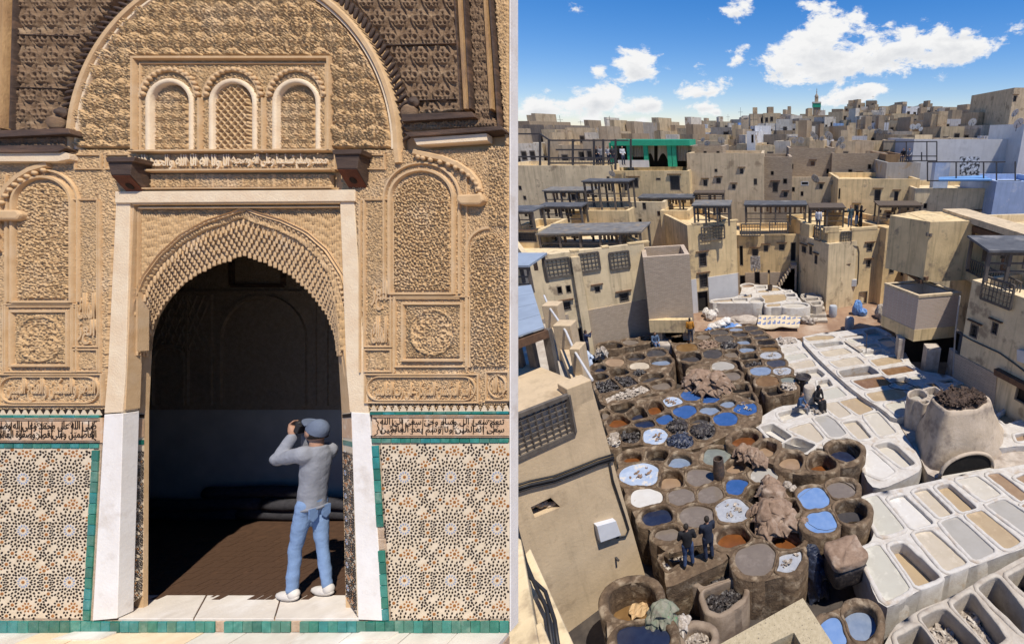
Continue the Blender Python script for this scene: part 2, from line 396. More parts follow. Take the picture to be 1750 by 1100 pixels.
def mould(name, pts, w, zf, m, zb=-.02, closed=False, parent=None):
    """raised moulding w pixels wide along a pixel path, rounded section"""
    n = len(pts); mb = MB(); P = [Vector((p[0],p[1])) for p in pts]; rings = []
    prof = [(-.5,zb),(-.5,zf*.55),(-.3,zf),(.3,zf),(.5,zf*.55),(.5,zb)]
    for i in range(n):
        a = P[i-1] if (i > 0 or closed) else P[i]; b = P[(i+1)%n] if (i < n-1 or closed) else P[i]
        d1 = (P[i]-a); d2 = (b-P[i])
        d1 = d1.normalized() if d1.length > 0 else d2.normalized(); d2 = d2.normalized() if d2.length > 0 else d1
        t = (d1+d2).normalized(); nn = Vector((-t.y, t.x)); k = 1/max(.5, nn.dot(Vector((-d1.y, d1.x))))
        rings.append([L(*(P[i]+nn*(o*w*k)), 0)+Vector((0,0,z)) for o, z in prof])
    V = [q for r in rings for q in r]; m6 = len(prof); Fc = []
    for i in range(n if closed else n-1):
        for k in range(m6-1): a = i*m6+k; b = ((i+1)%n)*m6+k; Fc.append((a,a+1,b+1,b))
    if not closed: Fc += [tuple(range(m6)), tuple(range((n-1)*m6+m6-1, (n-1)*m6-1, -1))]
    mb.add(V, Fc); o = mb.build(name, m, parent or portal); shade_auto(o, 50); return o
def rect_path(x0,y0,x1,y1): return [(x0,y0),(x1,y0),(x1,y1),(x0,y1)]
def slab(name, poly, z0, z1, m, parent=None, bev=.004, **kw):
    """pixel polygon (traced at its front face) with straight sides from z1 (front) back to z0"""
    mb = MB(); mb.prism([L(p[0],p[1],z1) for p in poly][::-1], (0,0,z0-z1), (0,0,0)); o = mb.build(name, m, parent or portal, **kw)
    if bev: bevel(o, bev, 2)
    return o

# ---- wall body with the doorway hole
ARCH_OUT = [(233,600),(234,560),(241,520),(256,482),(282,447),(315,417),(355,395),(392,383),(413,374),(434,383),(470,394),(508,412),(540,440),(564,478),(576,520),(580,560),(582,600)]
ARCH_IN = [(252,600),(255,572),(266,538),(286,508),(311,482),(338,464),(365,452),(392,442),(414,432),(437,440),(464,450),(490,464),(514,482),(538,506),(559,534),(573,566),(578,600)]
def wall_with_hole(name, outer, hole, z0, z1, m):
    V, T = cdt(outer, [hole]); mb = MB()
    for zz, fl in ((z1, False), (z0, True)):
        b = [L(p[0],p[1],z1)+Vector((0,0,zz-z1)) for p in V]
        mb.add(b, [t if fl else t[::-1] for t in T])
    for ring in (outer, hole):
        A = [L(p[0],p[1],z1) for p in ring]; n = len(A)
        mb.add(A+[p+Vector((0,0,z0-z1)) for p in A], [(i,(i+1)%n,(i+1)%n+n,i+n) for i in range(n)])
    return mb.build(name, m, portal)
wall_with_hole('wall', [(-60,-120),(871.5,-120),(871.5,1078),(-60,1078)], [(205,1056),(214,700),(229,640)]+ARCH_OUT+[(588,640),(604,700),(612,1056)], -.10, -.07, ST)
INN = [(245,1040),(247,700)]+ARCH_IN+[(584,700),(591,1040)]
wall_with_hole('inner_wall', [(150,330),(700,330),(700,1045),(150,1045)], INN, -.20, -.166, ST)

# ---- carved ground covering both flanks, then panels on it
dh = [(181,640),(236,330),(582,330),(640,640),(640,720),(170,720)]
panel('carved_ground', (-40,256,236,700), lambda u,v: swirl(u,v,6.8), 0, .016, ST, step=1.3, holes=[[(180,720),(182,640),(199,338),(240,338),(240,720)]])
panel('carved_ground', (584,256,870,700), lambda u,v: swirl(u,v,6.8), 0, .016, ST, step=1.3, holes=[[(560,720),(560,338),(606,338),(626,640),(632,720)]])
for (x0,x1,yt,yb) in ((36,124,312,512),(676,772,300,498)):
    panel('arabesque_panel', arch_poly(x0,x1,yt,yb,k=.9), lambda u,v,c=(x0+x1)/2: swirl(u,v,10.2,c), .004, .032, STD, step=1.15)
    mould('arch_frame', arch_poly(x0-6,x1+6,yt-8,yb+5,k=.9)+[(x1+6,yb+5)], 6, .042, ST, closed=False)
    mould('arch_frame', arch_poly(x0-16,x1+16,yt-20,yb+4,k=.92), 4, .034, ST)
    mould('panel_rail', [(x0-6,yb+4),(x1+6,yb+4)], 5, .04, ST)
    mould('panel_rail', [(x0-16,yb+12),(x1+16,yb+12)], 3, .028, ST)
for (cx,cy,w,h) in ((75,578,48,46),(742,567,50,48)):
    panel('roundel_panel', (cx-w+4,cy-h+4,cx+w-4,cy+h-4), roundel(cx,cy,37), .004, .03, STD, step=1.3)
    mould('panel_frame', rect_path(cx-w,cy-h,cx+w,cy+h), 5, .038, ST, closed=True)
    mould('panel_frame', rect_path(cx-w-14,cy-h-12,cx+w+14,cy+h+11), 3, .03, ST, closed=True)
for (x0,x1) in ((134,170),(629,668)):
    mould('strip_frame', rect_path(x0-3,342,x1+3,592), 3, .03, ST, closed=True)
    mould('strip_frame', rect_path(x0-3,597,x1+3,634), 3, .03, ST, closed=True)
    panel('small_roundel', (x0,600,x1,631), roundel((x0+x1)/2,615.5,13), .003, .014, STD)
    panel('strip_ground', (x0,345,x1,589), lambda u,v: swirl(u,v,7.5), .002, .018, STD)
for x in (16,128,176,618,676,800): mould('vertical_rail', [(x,345 if x not in (16,800) else 300),(x,636)], 3, .028, ST)
# multifoil corner arches beside the wood cornice
for pts in ([(2,430),(3,380),(10,345),(22,322),(40,305),(62,292),(92,283)], [(822,330),(818,312),(806,297),(785,283),(760,273),(728,266),(712,262)]):
    mould('multifoil_arch', pts, 11, .05, ST)
    for p, q in zip(pts[:-1], pts[1:]):
        for t in (.2,.7):
            c = (p[0]+(q[0]-p[0])*t, p[1]+(q[1]-p[1])*t); mb = MB(); b = L(c[0]+4,c[1]+8,0)
            mb.lathe([(.001,.03),(.018,.027),(.021,.012),(.017,0)], (0,0,0), 10); o = mb.build('foil', ST, portal, smooth=True); o.location = b+Vector((0,0,.03))
slab('stucco_cornice', [(-40,258),(104,258),(118,263),(118,272),(98,276),(-40,276)], -.02, .07, CREAM)
slab('stucco_cornice', [(706,236),(832,228),(832,240),(712,248)], -.02, .07, CREAM)
slab('stucco_capital', [(780,332),(822,330),(826,342),(818,350),(786,350),(778,342)], -.02, .08, ST, bev=.02)
slab('stucco_capital', [(-20,358),(28,358),(34,366),(28,376),(-20,376)], -.02, .08, ST, bev=.02)
panel('arabesque_panel', arch_poly(806,869,398,628,k=.95), lambda u,v: swirl(u,v,10), .004, .03, STD, step=1.2)
mould('scalloped_frame', arch_poly(800,878,390,630,k=.95)[:-11], 6, .03, ST)
panel('arabesque_panel', (836,250,869,388), lambda u,v: swirl(u,v,10), .004, .026, STD)
# inscription cartouches
for (x0,y0,x1,y1) in ((4,640,178,690),(628,640,818,686),(834,636,870,682)):
    panel('cartouche_ground', (x0,y0,x1,y1), lambda u,v: swirl(u,v,8)*.8, .002, .007, STD)
    mould('cartouche_frame', rect_path(x0-1,y0-1,x1+1,y1+1), 2.8, .03, ST, closed=True)
    r = (y1-y0)/2-3; pts = [(x0+r+3+r*math.cos(a), (y0+y1)/2+r*math.sin(a)) for a in np.linspace(math.pi/2, 3*math.pi/2, 12)]+[(x1-r-3+r*math.cos(a), (y0+y1)/2+r*math.sin(a)) for a in np.linspace(-math.pi/2, math.pi/2, 12)]
    mould('cartouche_frame', pts, 2.6, .03, ST, closed=True)
# ---- Arabic lettering
AR = {'ا':(0xFE8D,0),'أ':(0xFE83,0),'ب':(0xFE8F,1),'ت':(0xFE95,1),'ج':(0xFE9D,1),'ح':(0xFEA1,1),'د':(0xFEA9,0),'ر':(0xFEAD,0),'س':(0xFEB1,1),'ص':(0xFEB9,1),'ع':(0xFEC9,1),'ف':(0xFED1,1),'ق':(0xFED5,1),'ك':(0xFED9,1),'ل':(0xFEDD,1),'م':(0xFEE1,1),'ن':(0xFEE5,1),'ه':(0xFEE9,1),'و':(0xFEED,0),'ى':(0xFEEF,0),'ي':(0xFEF1,1),'ؤ':(0xFE85,0),'ة':(0xFE93,0)}
def shape_ar(s):
    out = []; prev = False
    for i, c in enumerate(s):
        if c not in AR: out.append(c); prev = False; continue
        base, dual = AR[c]; nx = i+1 < len(s) and s[i+1] in AR
        if dual: k = (3 if nx else 1) if prev else (2 if nx else 0)
        else: k = 1 if prev else 0
        out.append(chr(base+k)); prev = bool(dual) and nx
    return ''.join(out[::-1])
def arabic(name, text, rect, z, ext, m, off=.012, parent=None, rot=0, seg=3):
    c = bpy.data.curves.new('t','FONT'); c.body = shape_ar(text); c.extrude = .5; c.offset = off; c.resolution_u = seg
    o = bpy.data.objects.new('t', c); COL.objects.link(o); dg = bpy.context.evaluated_depsgraph_get(); dg.update()
    me = bpy.data.meshes.new_from_object(o.evaluated_get(dg)); bpy.data.objects.remove(o)
    co = np.empty(len(me.vertices)*3, np.float32); me.vertices.foreach_get('co', co); co = co.reshape(-1,3)
    lo, hi = co.min(0), co.max(0); t = (co-lo)/(hi-lo)
    x0,y0,x1,y1 = rect
    if rot: px = x0+t[:,1]*(x1-x0); py = y0+t[:,0]*(y1-y0); px = x1+x0-px
    else: px = x0+t[:,0]*(x1-x0); py = y1-t[:,1]*(y1-y0)
    V = np.stack([(px-PX)*(Z0-z)/F-B0.x, (PY-py)*(Z0-z)/F-B0.y, z+(t[:,2])*ext], -1)
    me.vertices.foreach_set('co', V.astype(np.float32).ravel()); me.materials.clear(); me.update()
    return link(name, me, m, parent or portal)
arabic('inscription', 'أمير المؤمنين المتوكل على رب العالمين', (640,645,806,682), .006, .022, ST, .016)
arabic('inscription', 'عبد الله', (840,641,868,678), .006, .022, ST, .016)
arabic('inscription', 'النصر والتمكين والفتح المبين', (16,645,168,686), .006, .022, ST, .016)
arabic('inscription', 'الملك', (637,540,664,586), .006, .022, ST, .018)
arabic('inscription', 'العز', (637,480,664,530), .006, .022, ST, .018)
arabic('inscription', 'الملك', (137,500,167,545), .006, .022, ST, .018)
arabic('inscription', 'العز', (137,545,167,588), .006, .022, ST, .018)

# ---- great arch: tympanum, plaster ring, rope band, cedar spandrels
EC = (403.,256.)
def ell(a, b, t0, t1, n=48): return [(EC[0]+a*math.cos(t), EC[1]-b*math.sin(t)) for t in np.linspace(t0, t1, n)]
WIN = (234,100,568,258)
tymp = ell(268,296, math.pi*.999, .001)
def _cl(pts, y=-90): return [(p[0], max(p[1], y)) for p in pts]
panel('honeycomb_tympanum', _cl(tymp)+[(671,256),(135,256)], cellscale, -.03, .058, STD, step=1.35, holes=[[(WIN[0],WIN[1]),(WIN[2],WIN[1]),(WIN[2],WIN[3]),(WIN[0],WIN[3])]])
mould('plaster_arch_ring', ell(278,306, math.pi*1.0, 0.0, 64), 11, .04, ST, zb=-.06); mould('plaster_arch_ring', ell(270,298, math.pi*1.0, 0.0, 64), 5, .02, CREAM, zb=-.06)
mould('plaster_arch_foot', [(124,256),(126,280)], 12, .04, ST); mould('plaster_arch_foot', [(681,256),(684,280)], 12, .04, ST)
# rope band of short cedar billets
rb = ell(295,324, math.pi*.985, math.pi*.015, 88); bil = MB(); bil.lathe([(.3,-.5),(.5,-.25),(.5,.25),(.3,.5)], (0,0,0), 8); bilm = mesh(bil.v, bil.f, True)
for i in range(len(rb)-1):
    p, q = rb[i], rb[i+1]
    if q[1] < -60: continue
    c = L((p[0]+q[0])/2, (p[1]+q[1])/2, .02); a = math.atan2(-(q[1]-p[1]), q[0]-p[0])
    o = link('rope_billet', bilm, DWOOD, portal, c); o.rotation_euler = (math.pi/2, 0, a+.5); o.scale = (KP*6, KP*6, KP*19)
sp = _cl(ell(304,334, math.pi*.985, math.pi*.5, 40), -60)
panel('cedar_spandrel', [(-40,-60)]+[(-40,226)]+[(90,226)]+sp, lambda u,v: np.where(u < 34, .5+.3*net(u,v,9,.2), palmette(u,v)), -.02, .028, WOOD, step=1.5)
sp2 = _cl(ell(304,334, math.pi*.5, math.pi*.02, 40), -60)
panel('cedar_spandrel', sp2+[(700,200),(786,192),(800,192),(800,-60)], lambda u,v: np.where(u > 781, .5+.3*net(u,v,9,.2), palmette(u,v)), -.02, .028, WOOD, step=1.5)
for x, w, mm, zf in ((13,12,OWOOD,.05),(27,4,DWOOD,.03),(-6,8,WOOD,.03)): mould('cedar_stile', [(x+6,-60),(x-2,222)], w, zf, mm, zb=-.05)
for x, w, mm, zf in ((793,9,OWOOD,.05),(783,3,DWOOD,.03),(802,4,DWOOD,.06),(836,7,OWOOD,.05)): mould('cedar_stile', [(x-6,-60),(x+8,190)], w, zf, mm, zb=-.05)
mould('cedar_stile', [(838,-60),(858,228)], 5, .055, DWOOD, zb=-.05)
panel('cedar_border', [(799,-60),(829,-60),(846,225),(812,225)], lambda u,v: palmette((u-.06*v)*1.8, v*1.35), -.01, .02, WOOD)
panel('stucco_column', [(840,-60),(870,-60),(870,250),(862,250)], lambda u,v: swirl(u,v,9), 0, .015, STD)
for y in (60,150): mould('board_joint', [(30,y),(150-.2*y,y+3)], 1.6, .012, DWOOD, zb=-.03)
for y in (75,170): mould('board_joint', [(620+.3*y,y+4),(782,y)], 1.6, .012, DWOOD, zb=-.03)
# cornices of the spandrels
slab('cedar_cornice', [(-40,224),(116,219),(120,229),(-40,236)], -.05, .10, DWOOD)
slab('cedar_cornice', [(-40,250),(102,247),(112,253),(98,260),(-40,261)], -.05, .09, DWOOD)
panel('cedar_frieze', (-40,234,116,252), lambda u,v: palmette(u*1.7,v*1.5), .04, .02, WOOD)
slab('cedar_cornice', [(686,195),(806,191),(812,200),(686,208)], -.05, .10, DWOOD)
slab('cedar_cornice', [(690,226),(856,215),(860,222),(700,234)], -.05, .10, DWOOD)
panel('cedar_frieze', [(688,206),(845,202),(850,218),(692,226)], lambda u,v: palmette(u*1.7,v*1.5), .04, .02, WOOD)
for (x0,y0) in ((92,186),(692,168)):
    mb = MB()
    mb.lathe([(.001,.06),(.05,.055),(.075,.03),(.08,0)], (0,0,0), 14); o = mb.build('scroll_bracket', WOOD, portal, smooth=True); o.location = L(x0+10,y0+26,.02)
    mb = MB(); mb.lathe([(.001,.05),(.025,.045),(.03,.02),(.05,.02),(.055,0)], (0,0,0), 14); o = mb.build('scroll_bracket', DWOOD, portal, smooth=True); o.location = L(x0+16,y0+8,.03)
# knobs of the honeycomb
kb = MB(); kb.lathe([(.001,.55),(.3,.5),(.5,.2),(.45,-.2),(.25,-.5)], (0,0,0), 10); kbm = mesh(kb.v, kb.f, True)
for j in range(-3,11):
    for i in range(0,18):
        x = 37.0*(i + (j % 2)*.5); y = 26.0*j
        d = math.hypot((x-EC[0])/262, (y-EC[1])/290)
        if d > .985 or y > 250 or y < -20 or (WIN[0]-7 < x < WIN[2]+7 and y > WIN[1]-5): continue
        o = link('stucco_knob', kbm, ST, portal, L(x, y-8, .006)); s = KP*6; o.scale = (s, s*1.15, s*1.5); o.rotation_euler = (.5,0,0)
# window panel with three blind arched windows
panel('window_field', WIN, lambda u,v: swirl(u,v,7.5), -.008, .02, STD, holes=[arch_poly(x0,x1,138,262) for x0,x1 in ((254,330),(362,438),(470,546))])
mould('window_frame', [(235,258),(235,102),(567,102),(567,258)], 6, .045, ST, zb=-.05)
mould('window_frame', [(243,258),(243,110),(559,110),(559,258)], 2.5, .02, ST)
for k, (x0,x1) in enumerate(((254,330),(362,438),(470,546))):
    fn = (lambda u,v: net(u-364,v-3,11.5,.19)) if k == 1 else (lambda u,v, c=(x0+x1)/2: star_lat(u-c,v-172,15,17))
    panel('blind_window', arch_poly(x0+5,x1-5,142,262), fn, -.05, .028 if k != 1 else .045, STD, step=1.2)
    mould('window_surround', arch_poly(x0+1,x1-1,139,260), 8, .018, CREAM, zb=-.06)
    pts = arch_poly(x0-9,x1+9,121,215,n=30)[1:-1]; mould('lobed_arch', pts, 6, .030, ST)
    for i in range(1,30,2):
        o = link('lobe', kbm, ST, portal, L(pts[i][0], pts[i][1]-2, .018)); o.scale = (KP*8,KP*8,KP*7)
for x in (346,454): mould('colonnette', [(x,262),(x,170)], 5, .035, ST)
# lintel inscription bands
panel('inscription_ground', (228,263,572,291), lambda u,v: swirl(u,v,6.5), -.02, .014, STD, step=1.4)
arabic('inscription', 'محمد وسلم تسليما وعلى اله وصحبه', (400,264,562,290), -.012, .022, CREAM, .012)
arabic('inscription', 'الا ولا اله الا الله والحمد لله', (238,265,396,291), -.012, .022, CREAM, .012)
mould('band_rail', [(228,293),(572,291)], 4.5, .04, ST); mould('band_rail', [(228,260),(572,258)], 4.5, .04, ST)
panel('carved_band', (232,297,566,322), lambda u,v: np.maximum(swirl(u,v,5.5), .9*(np.mod(u,26) < 3)), -.02, .016, STD, step=1.4)
mould('band_rail', [(228,324),(572,322)], 3, .04, ST)
slab('plaster_lintel', [(196,327),(606,324),(606,344),(196,347)], -.08, .03, CREAM, bev=.006)
mould('lintel_moulding', [(230,349),(584,347)], 4, .02, ST); mould('lintel_moulding', [(236,355),(580,353)], 2.5, .0, ST, zb=-.09)
for x0, x1 in ((134,178),(186,226),(576,612),(618,660)):
    mould('small_frame', rect_path(x0,266,x1,290), 2.4, .028, ST, closed=True)
# cedar beam ends
for (x0,x1,y0,y1) in ((181,228,272,298),(568,616,259,288)):
    bx = empty('beam_end', (0,0,0)); bx.parent = portal; zf = .125
    f4 = [L(x0+3,y0+4,zf), L(x1-2,y0+3,zf), L(x1-6,y1,zf), L(x0+8,y1,zf)]
    b4 = [Vector((f4[0].x,f4[0].y,-.05)), Vector((f4[1].x,f4[1].y,-.05)), Vector((f4[2].x,f4[2].y-.17,-.02)), Vector((f4[3].x,f4[3].y-.17,-.02))]
    mb = MB(); mb.add(f4+b4, [(3,2,1,0),(4,5,6,7),(0,1,5,4),(1,2,6,5),(2,3,7,6),(3,0,4,7)]); o = mb.build('beam_body', DWOOD, bx); bevel(o,.005,2)
    slab('beam_cap', [(x0-1,y0-3),(x1+2,y0-4),(x1,y0+4),(x0+1,y0+5)], -.05, zf+.015, DWOOD, parent=bx, bev=.004)
    n = (b4[3]-f4[3]).cross(f4[2]-f4[3]).normalized()
    if n.y > 0: n = -n
    def q(s, t): return bl_(f4[3], f4[2], b4[2], b4[3], s, t)+n*.004
    mb = MB(); mb.prism([q(.04,.04),q(.96,.04),q(.96,.96),q(.04,.96)], (0,0,0), n*.004); mb.build('beam_soffit', RWOOD, bx)
    c = q(.5,.5)+n*.005; mb = MB(); e1 = (f4[2]-f4[3]).normalized(); e2 = n.cross(e1)
    mb.prism([c+e1*(.032*math.cos(t))+e2*(.032*math.sin(t)) for t in np.linspace(0,2*math.pi,15)[:-1]], (0,0,0), n*.003); mb.build('peg_hole_disc', TK, bx)  # raised black disc, painted for the shade inside a peg hole

# ---- door frame: posts, recessed spandrel, muqarnas
slab('door_post', [(198,347),(222,346),(214,640),(209,704),(178,706),(184,637)], -.10, .012, CREAM)
slab('door_post', [(581,345),(605,345),(624,640),(630,708),(598,704),(592,640)], -.10, .012, CREAM)
slab('door_post', [(178,708),(210,706),(200,1056),(158,1060)], -.10, .016, WHITE)
slab('door_post', [(600,704),(631,706),(655,1060),(612,1058)], -.10, .016, WHITE)
mould('reveal_moulding', [(226,350),(212,700)], 6, .0, ST, zb=-.1); mould('reveal_moulding', [(584,350),(600,700)], 6, .0, ST, zb=-.1)
mould('reveal_moulding', [(232,352),(229,600)], 3, -.03, ST, zb=-.1)
spz = -.055
panel('lace_spandrel', [(228,350),(586,350),(590,602)]+ARCH_OUT[::-1]+[(226,602)], lambda u,v: np.where(v < 366, swirl(u,v,5.5), drip(u,v)), spz, .024, STD, step=1.4)
oo = [(p[0]+(p[0]-414)*.0, p[1]) for p in ARCH_OUT]
AC = Vector((414,560))
def off_curve(C, d): 
    r = []
    for p in C:
        v = Vector(p)-AC; r.append(tuple(AC+v.normalized()*(v.length+d)))
    return r
def resample(C, n):
    P = np.array(C, float); s = np.r_[0, np.cumsum(np.hypot(*np.diff(P, axis=0).T))]; t = np.linspace(0, s[-1], n)
    return [(float(np.interp(a, s, P[:,0])), float(np.interp(a, s, P[:,1]))) for a in t]
mould('scalloped_archivolt', resample(off_curve(ARCH_OUT, 19)[1:-1], 60), 5, -.032, ST, zb=-.07)
for i, p in enumerate(resample(off_curve(ARCH_OUT, 14)[1:-1], 70)):
    o = link('scallop', kbm, ST, portal, L(p[0], p[1], -.042)); o.scale = (KP*6,KP*6,KP*5)
# soffit band of the arch
A1 = resample(ARCH_OUT, 60); A2 = resample(ARCH_IN, 60)
mb = MB(); rows = 6
V = []
for j in range(rows+1):
    t = j/rows
    for p, q in zip(A1, A2): V.append(L(p[0]+(q[0]-p[0])*t, p[1]+(q[1]-p[1])*t, -.062-.104*t))
for p in A2: V.append(L(p[0], p[1], -.166)+Vector((0,0,-.034)))
Fc = [(j*60+i, j*60+i+1, (j+1)*60+i+1, (j+1)*60+i) for j in range(rows+1) for i in range(59)]
mb.add(V, Fc); msof = mb.build('muqarnas_soffit', ST, portal, smooth=True)
cl = MB(); cl.lathe([(.02,.75),(.3,.66),(.46,.40),(.5,.05),(.5,-.55),(.36,-.66),(.3,-.55)], (0,0,0), 8); clm = mesh(cl.v, cl.f, True)
nrow = 7; extra = MB(); ncell = 0
for j in range(nrow):
    t = (j+.3)/nrow; n = 68-j*2
    P1 = resample(ARCH_OUT, n); P2 = resample(ARCH_IN, n)
    for i in range(n):
        ii = min(max(i+(.5 if j % 2 else 0), 0), n-1.001); k = int(ii); fr = ii-k
        p = [P1[k][c]+(P1[k+1][c]-P1[k][c])*fr for c in (0,1)]; q = [P2[k][c]+(P2[k+1][c]-P2[k][c])*fr for c in (0,1)]
        tt = t+.05*hashf(np.float64(i),np.float64(j)); x = p[0]+(q[0]-p[0])*tt; y = p[1]+(q[1]-p[1])*tt
        pos = L(x, y+1.5, -.056-.104*tt); s = KP*(5.0+.8*random.random())*(1.25 if j == nrow-1 else 1)
        Mx = Matrix.Translation(pos) @ Matrix.Rotation(-math.pi/2, 4, 'X') @ Matrix.Diagonal((s, s*.5, s*1.75, 1))
        if j >= 3 and ncell < 300 and (i+j) % 1 == 0:
            o = link('muqarnas_cell', clm, ST, msof); o.matrix_local = Mx; ncell += 1
        else: extra.add([Mx @ v for v in cl.v], cl.f)
extra.build('muqarnas_cells', ST, msof, smooth=True, kind='stuff')
# reveals below the springing
def quad_sheet(name, a, b, c, d, m, thick=.02, **kw):
    mb = MB(); n = (b-a).cross(d-a).normalized(); mb.prism([a,b,c,d], n*-thick, (0,0,0)); return mb.build(name, m, portal, **kw)
quad_sheet('stucco_reveal', L(213,700,-.02), L(247,706,-.166), L(252,602,-.166), L(229,590,-.05), ST)
quad_sheet('stucco_reveal', L(584,706,-.166), L(602,704,-.02), L(586,590,-.05), L(578,602,-.166), ST)

# ---- zellige tiles
def zell_cell(pw, ph):
    """tiles of one pattern cell: (x, y, radius, angle, kind, colour) with wrap-around spacing"""
    T = []
    def ok(x, y, r):
        for (a,b,s,_,_,_) in T:
            dx = abs(x-a) % pw; dx = min(dx, pw-dx); dy = abs(y-b) % ph; dy = min(dy, ph-dy)
            if math.hypot(dx,dy) < (r+s)*.96+.35: return False
        return True
    def put(x, y, r, a, kind, col):
        if ok(x, y, r): T.append((x % pw, y % ph, r, a, kind, col))
    def ring(cx, cy, n, R, r, kind, col, ph0=0.):
        for i in range(n):
            a = 2*math.pi*(i+ph0)/n; put(cx+R*math.cos(a), cy+R*math.sin(a), r, a, kind, col)
    put(0,0,2.9,0,'disc','o'); ring(0,0,12,7.9,1.75,'petal','b',.5)
    for i in range(10):                                                     # orange knots round every rosette
        a = 2*math.pi*(i+.25)/10; put(.5*pw*1.0*math.cos(a)*1.02, .5*ph*.985*math.sin(a), 3.0, a, 'disc', 'o')
    ring(0,0,12,13.4,2.3,'kite','k',0); ring(0,0,24,20.4,2.15,'kite','k',.5); ring(0,0,24,26.4,2.3,'kite','k',0)
    K = [t for t in T if t[5] == 'o' and t[:2] != (0,0)]
    for t in K: ring(t[0], t[1], 8, 6.9, 2.0, 'kite', 'k' if hashf(np.float64(int(t[0])), np.float64(int(t[1]))) > .32 else 'o', .5)
    ring(0,0,24,32.2,2.1,'kite','k',.25)
    cand = sorted(((i*.9, j*.9) for i in range(45) for j in range(50) if i*.9 <= pw/2 and j*.9 <= ph/2), key=lambda q: math.hypot(*q))
    for rr_ in (2.3, 1.9, 1.5):
        for x, y in cand:
            a = math.atan2(y, x); four = {(x,y),(-x % pw,y),(x,-y % ph),(-x % pw,-y % ph)}
            if x not in (0.,) and 2*x < 2*rr_: continue
            if y not in (0.,) and 2*y < 2*rr_: continue
            if all(ok(*q, rr_) for q in four):
                for q in four: put(q[0], q[1], rr_, math.atan2(q[1] if q[1] <= ph/2 else q[1]-ph, q[0] if q[0] <= pw/2 else q[0]-pw), 'kite', 'k')
    return T
ZC = zell_cell(79., 88.)
SHP = {'disc': [(math.cos(a), math.sin(a)) for a in np.linspace(0, 2*math.pi, 9)[:-1]],
       'petal': [(1.25,0),(.75,.62),(-.3,.66),(-1.1,.25),(-1.1,-.25),(-.3,-.66),(.75,-.62)],
       'kite': [(1.2,0),(.45,.72),(-.6,.74),(-1.0,0),(-.6,-.74),(.45,-.72)]}
def zellige(poly, ox, oy, mapf, parent, sc=1.0, h=.0035, pw=79., ph=88.):
    """tile pieces with bevelled-looking raised tops, one mesh per glaze"""
    xs = [p[0] for p in poly]; ys = [p[1] for p in poly]; out = {}
    for iy in range(int((min(ys)-oy)/ph/sc)-1, int((max(ys)-oy)/ph/sc)+2):
        for ix in range(int((min(xs)-ox)/pw/sc)-1, int((max(xs)-ox)/pw/sc)+2):
            for (x,y,r,a,kind,c) in ZC:
                u = ox+(ix*pw+x)*sc; v = oy+(iy*ph+y)*sc
                if not (min(xs)+1.2 < u < max(xs)-1.2 and min(ys)+1.2 < v < max(ys)-1.2): continue
                if not in_poly(np.array([u]), np.array([v]), poly)[0]: continue
                mb = out.setdefault(c, MB()); ca, sa = math.cos(a), math.sin(a); rr = r*sc*.99
                pts = [(u+rr*(p*ca-q*sa), v+rr*(p*sa+q*ca)) for p, q in SHP[kind]]; n = len(pts)
                jz = h*(.75+.5*random.random())
                V = [mapf(p[0],p[1],-.001) for p in pts]+[mapf(u+(p[0]-u)*.86, v+(p[1]-v)*.86, jz) for p in pts]
                mb.add(V, [tuple(range(2*n-1,n-1,-1))]+[((i+1)%n,i,i+n,(i+1)%n+n) for i in range(n)])
    for c, mb in out.items():
        mb.build({'o':'orange_tile_pieces','b':'blue_tile_pieces','k':'black_tile_pieces'}[c], {'o':TO,'b':TB,'k':TK}[c], parent, kind='stuff')
def L3(px, py, dz=0.0): return L(px, py, 0.0)+Vector((0,0,.012+dz))
for poly, ox, oy in (([(-30,766),(160,766),(146,1056),(-30,1056)], 43, 817), ([(651,760),(871,757),(871,1056),(669,1058)], 693, 814)):
    d = slab('tile_dado', poly, -.07, .012, TW, bev=0)
    zellige(poly, ox, oy, L3, d)
def bl(a,b,c,d,s,t): return a*(1-s)*(1-t)+b*s*(1-t)+c*s*t+d*(1-s)*t
# tiled door reveals
for (a,b,c,d) in ((L(201,1050,.0), L(244,1016,-.166), L(247,706,-.166), L(212,704,.0)), (L(591,1018,-.166), L(611,1052,.0), L(601,704,.0), L(585,706,-.166))):
    rv = quad_sheet('tiled_reveal', a,b,c,d, TW, .03); nn = (b-a).cross(d-a).normalized()
    n2 = empty('reveal_tiles'); bpy.data.objects.remove(n2)
    hgt = 300.; wid = 38.
    zellige([(0,0),(wid,0),(wid,hgt*.80),(0,hgt*.80)], 8, 20, lambda u,v,dz=0.0: bl(a,b,c,d,u/wid,v/hgt)+nn*(.001+dz), rv, sc=.42)
    for k, (t0,t1,mm) in enumerate(((.83,.855,TG[0]),(.87,.97,BEIGE),(.975,.995,TK))):
        quad_sheet('reveal_band', bl(a,b,c,d,.02,t0)+nn*.003, bl(a,b,c,d,.98,t0)+nn*.003, bl(a,b,c,d,.98,t1)+nn*.003, bl(a,b,c,d,.02,t1)+nn*.003, mm, .002)
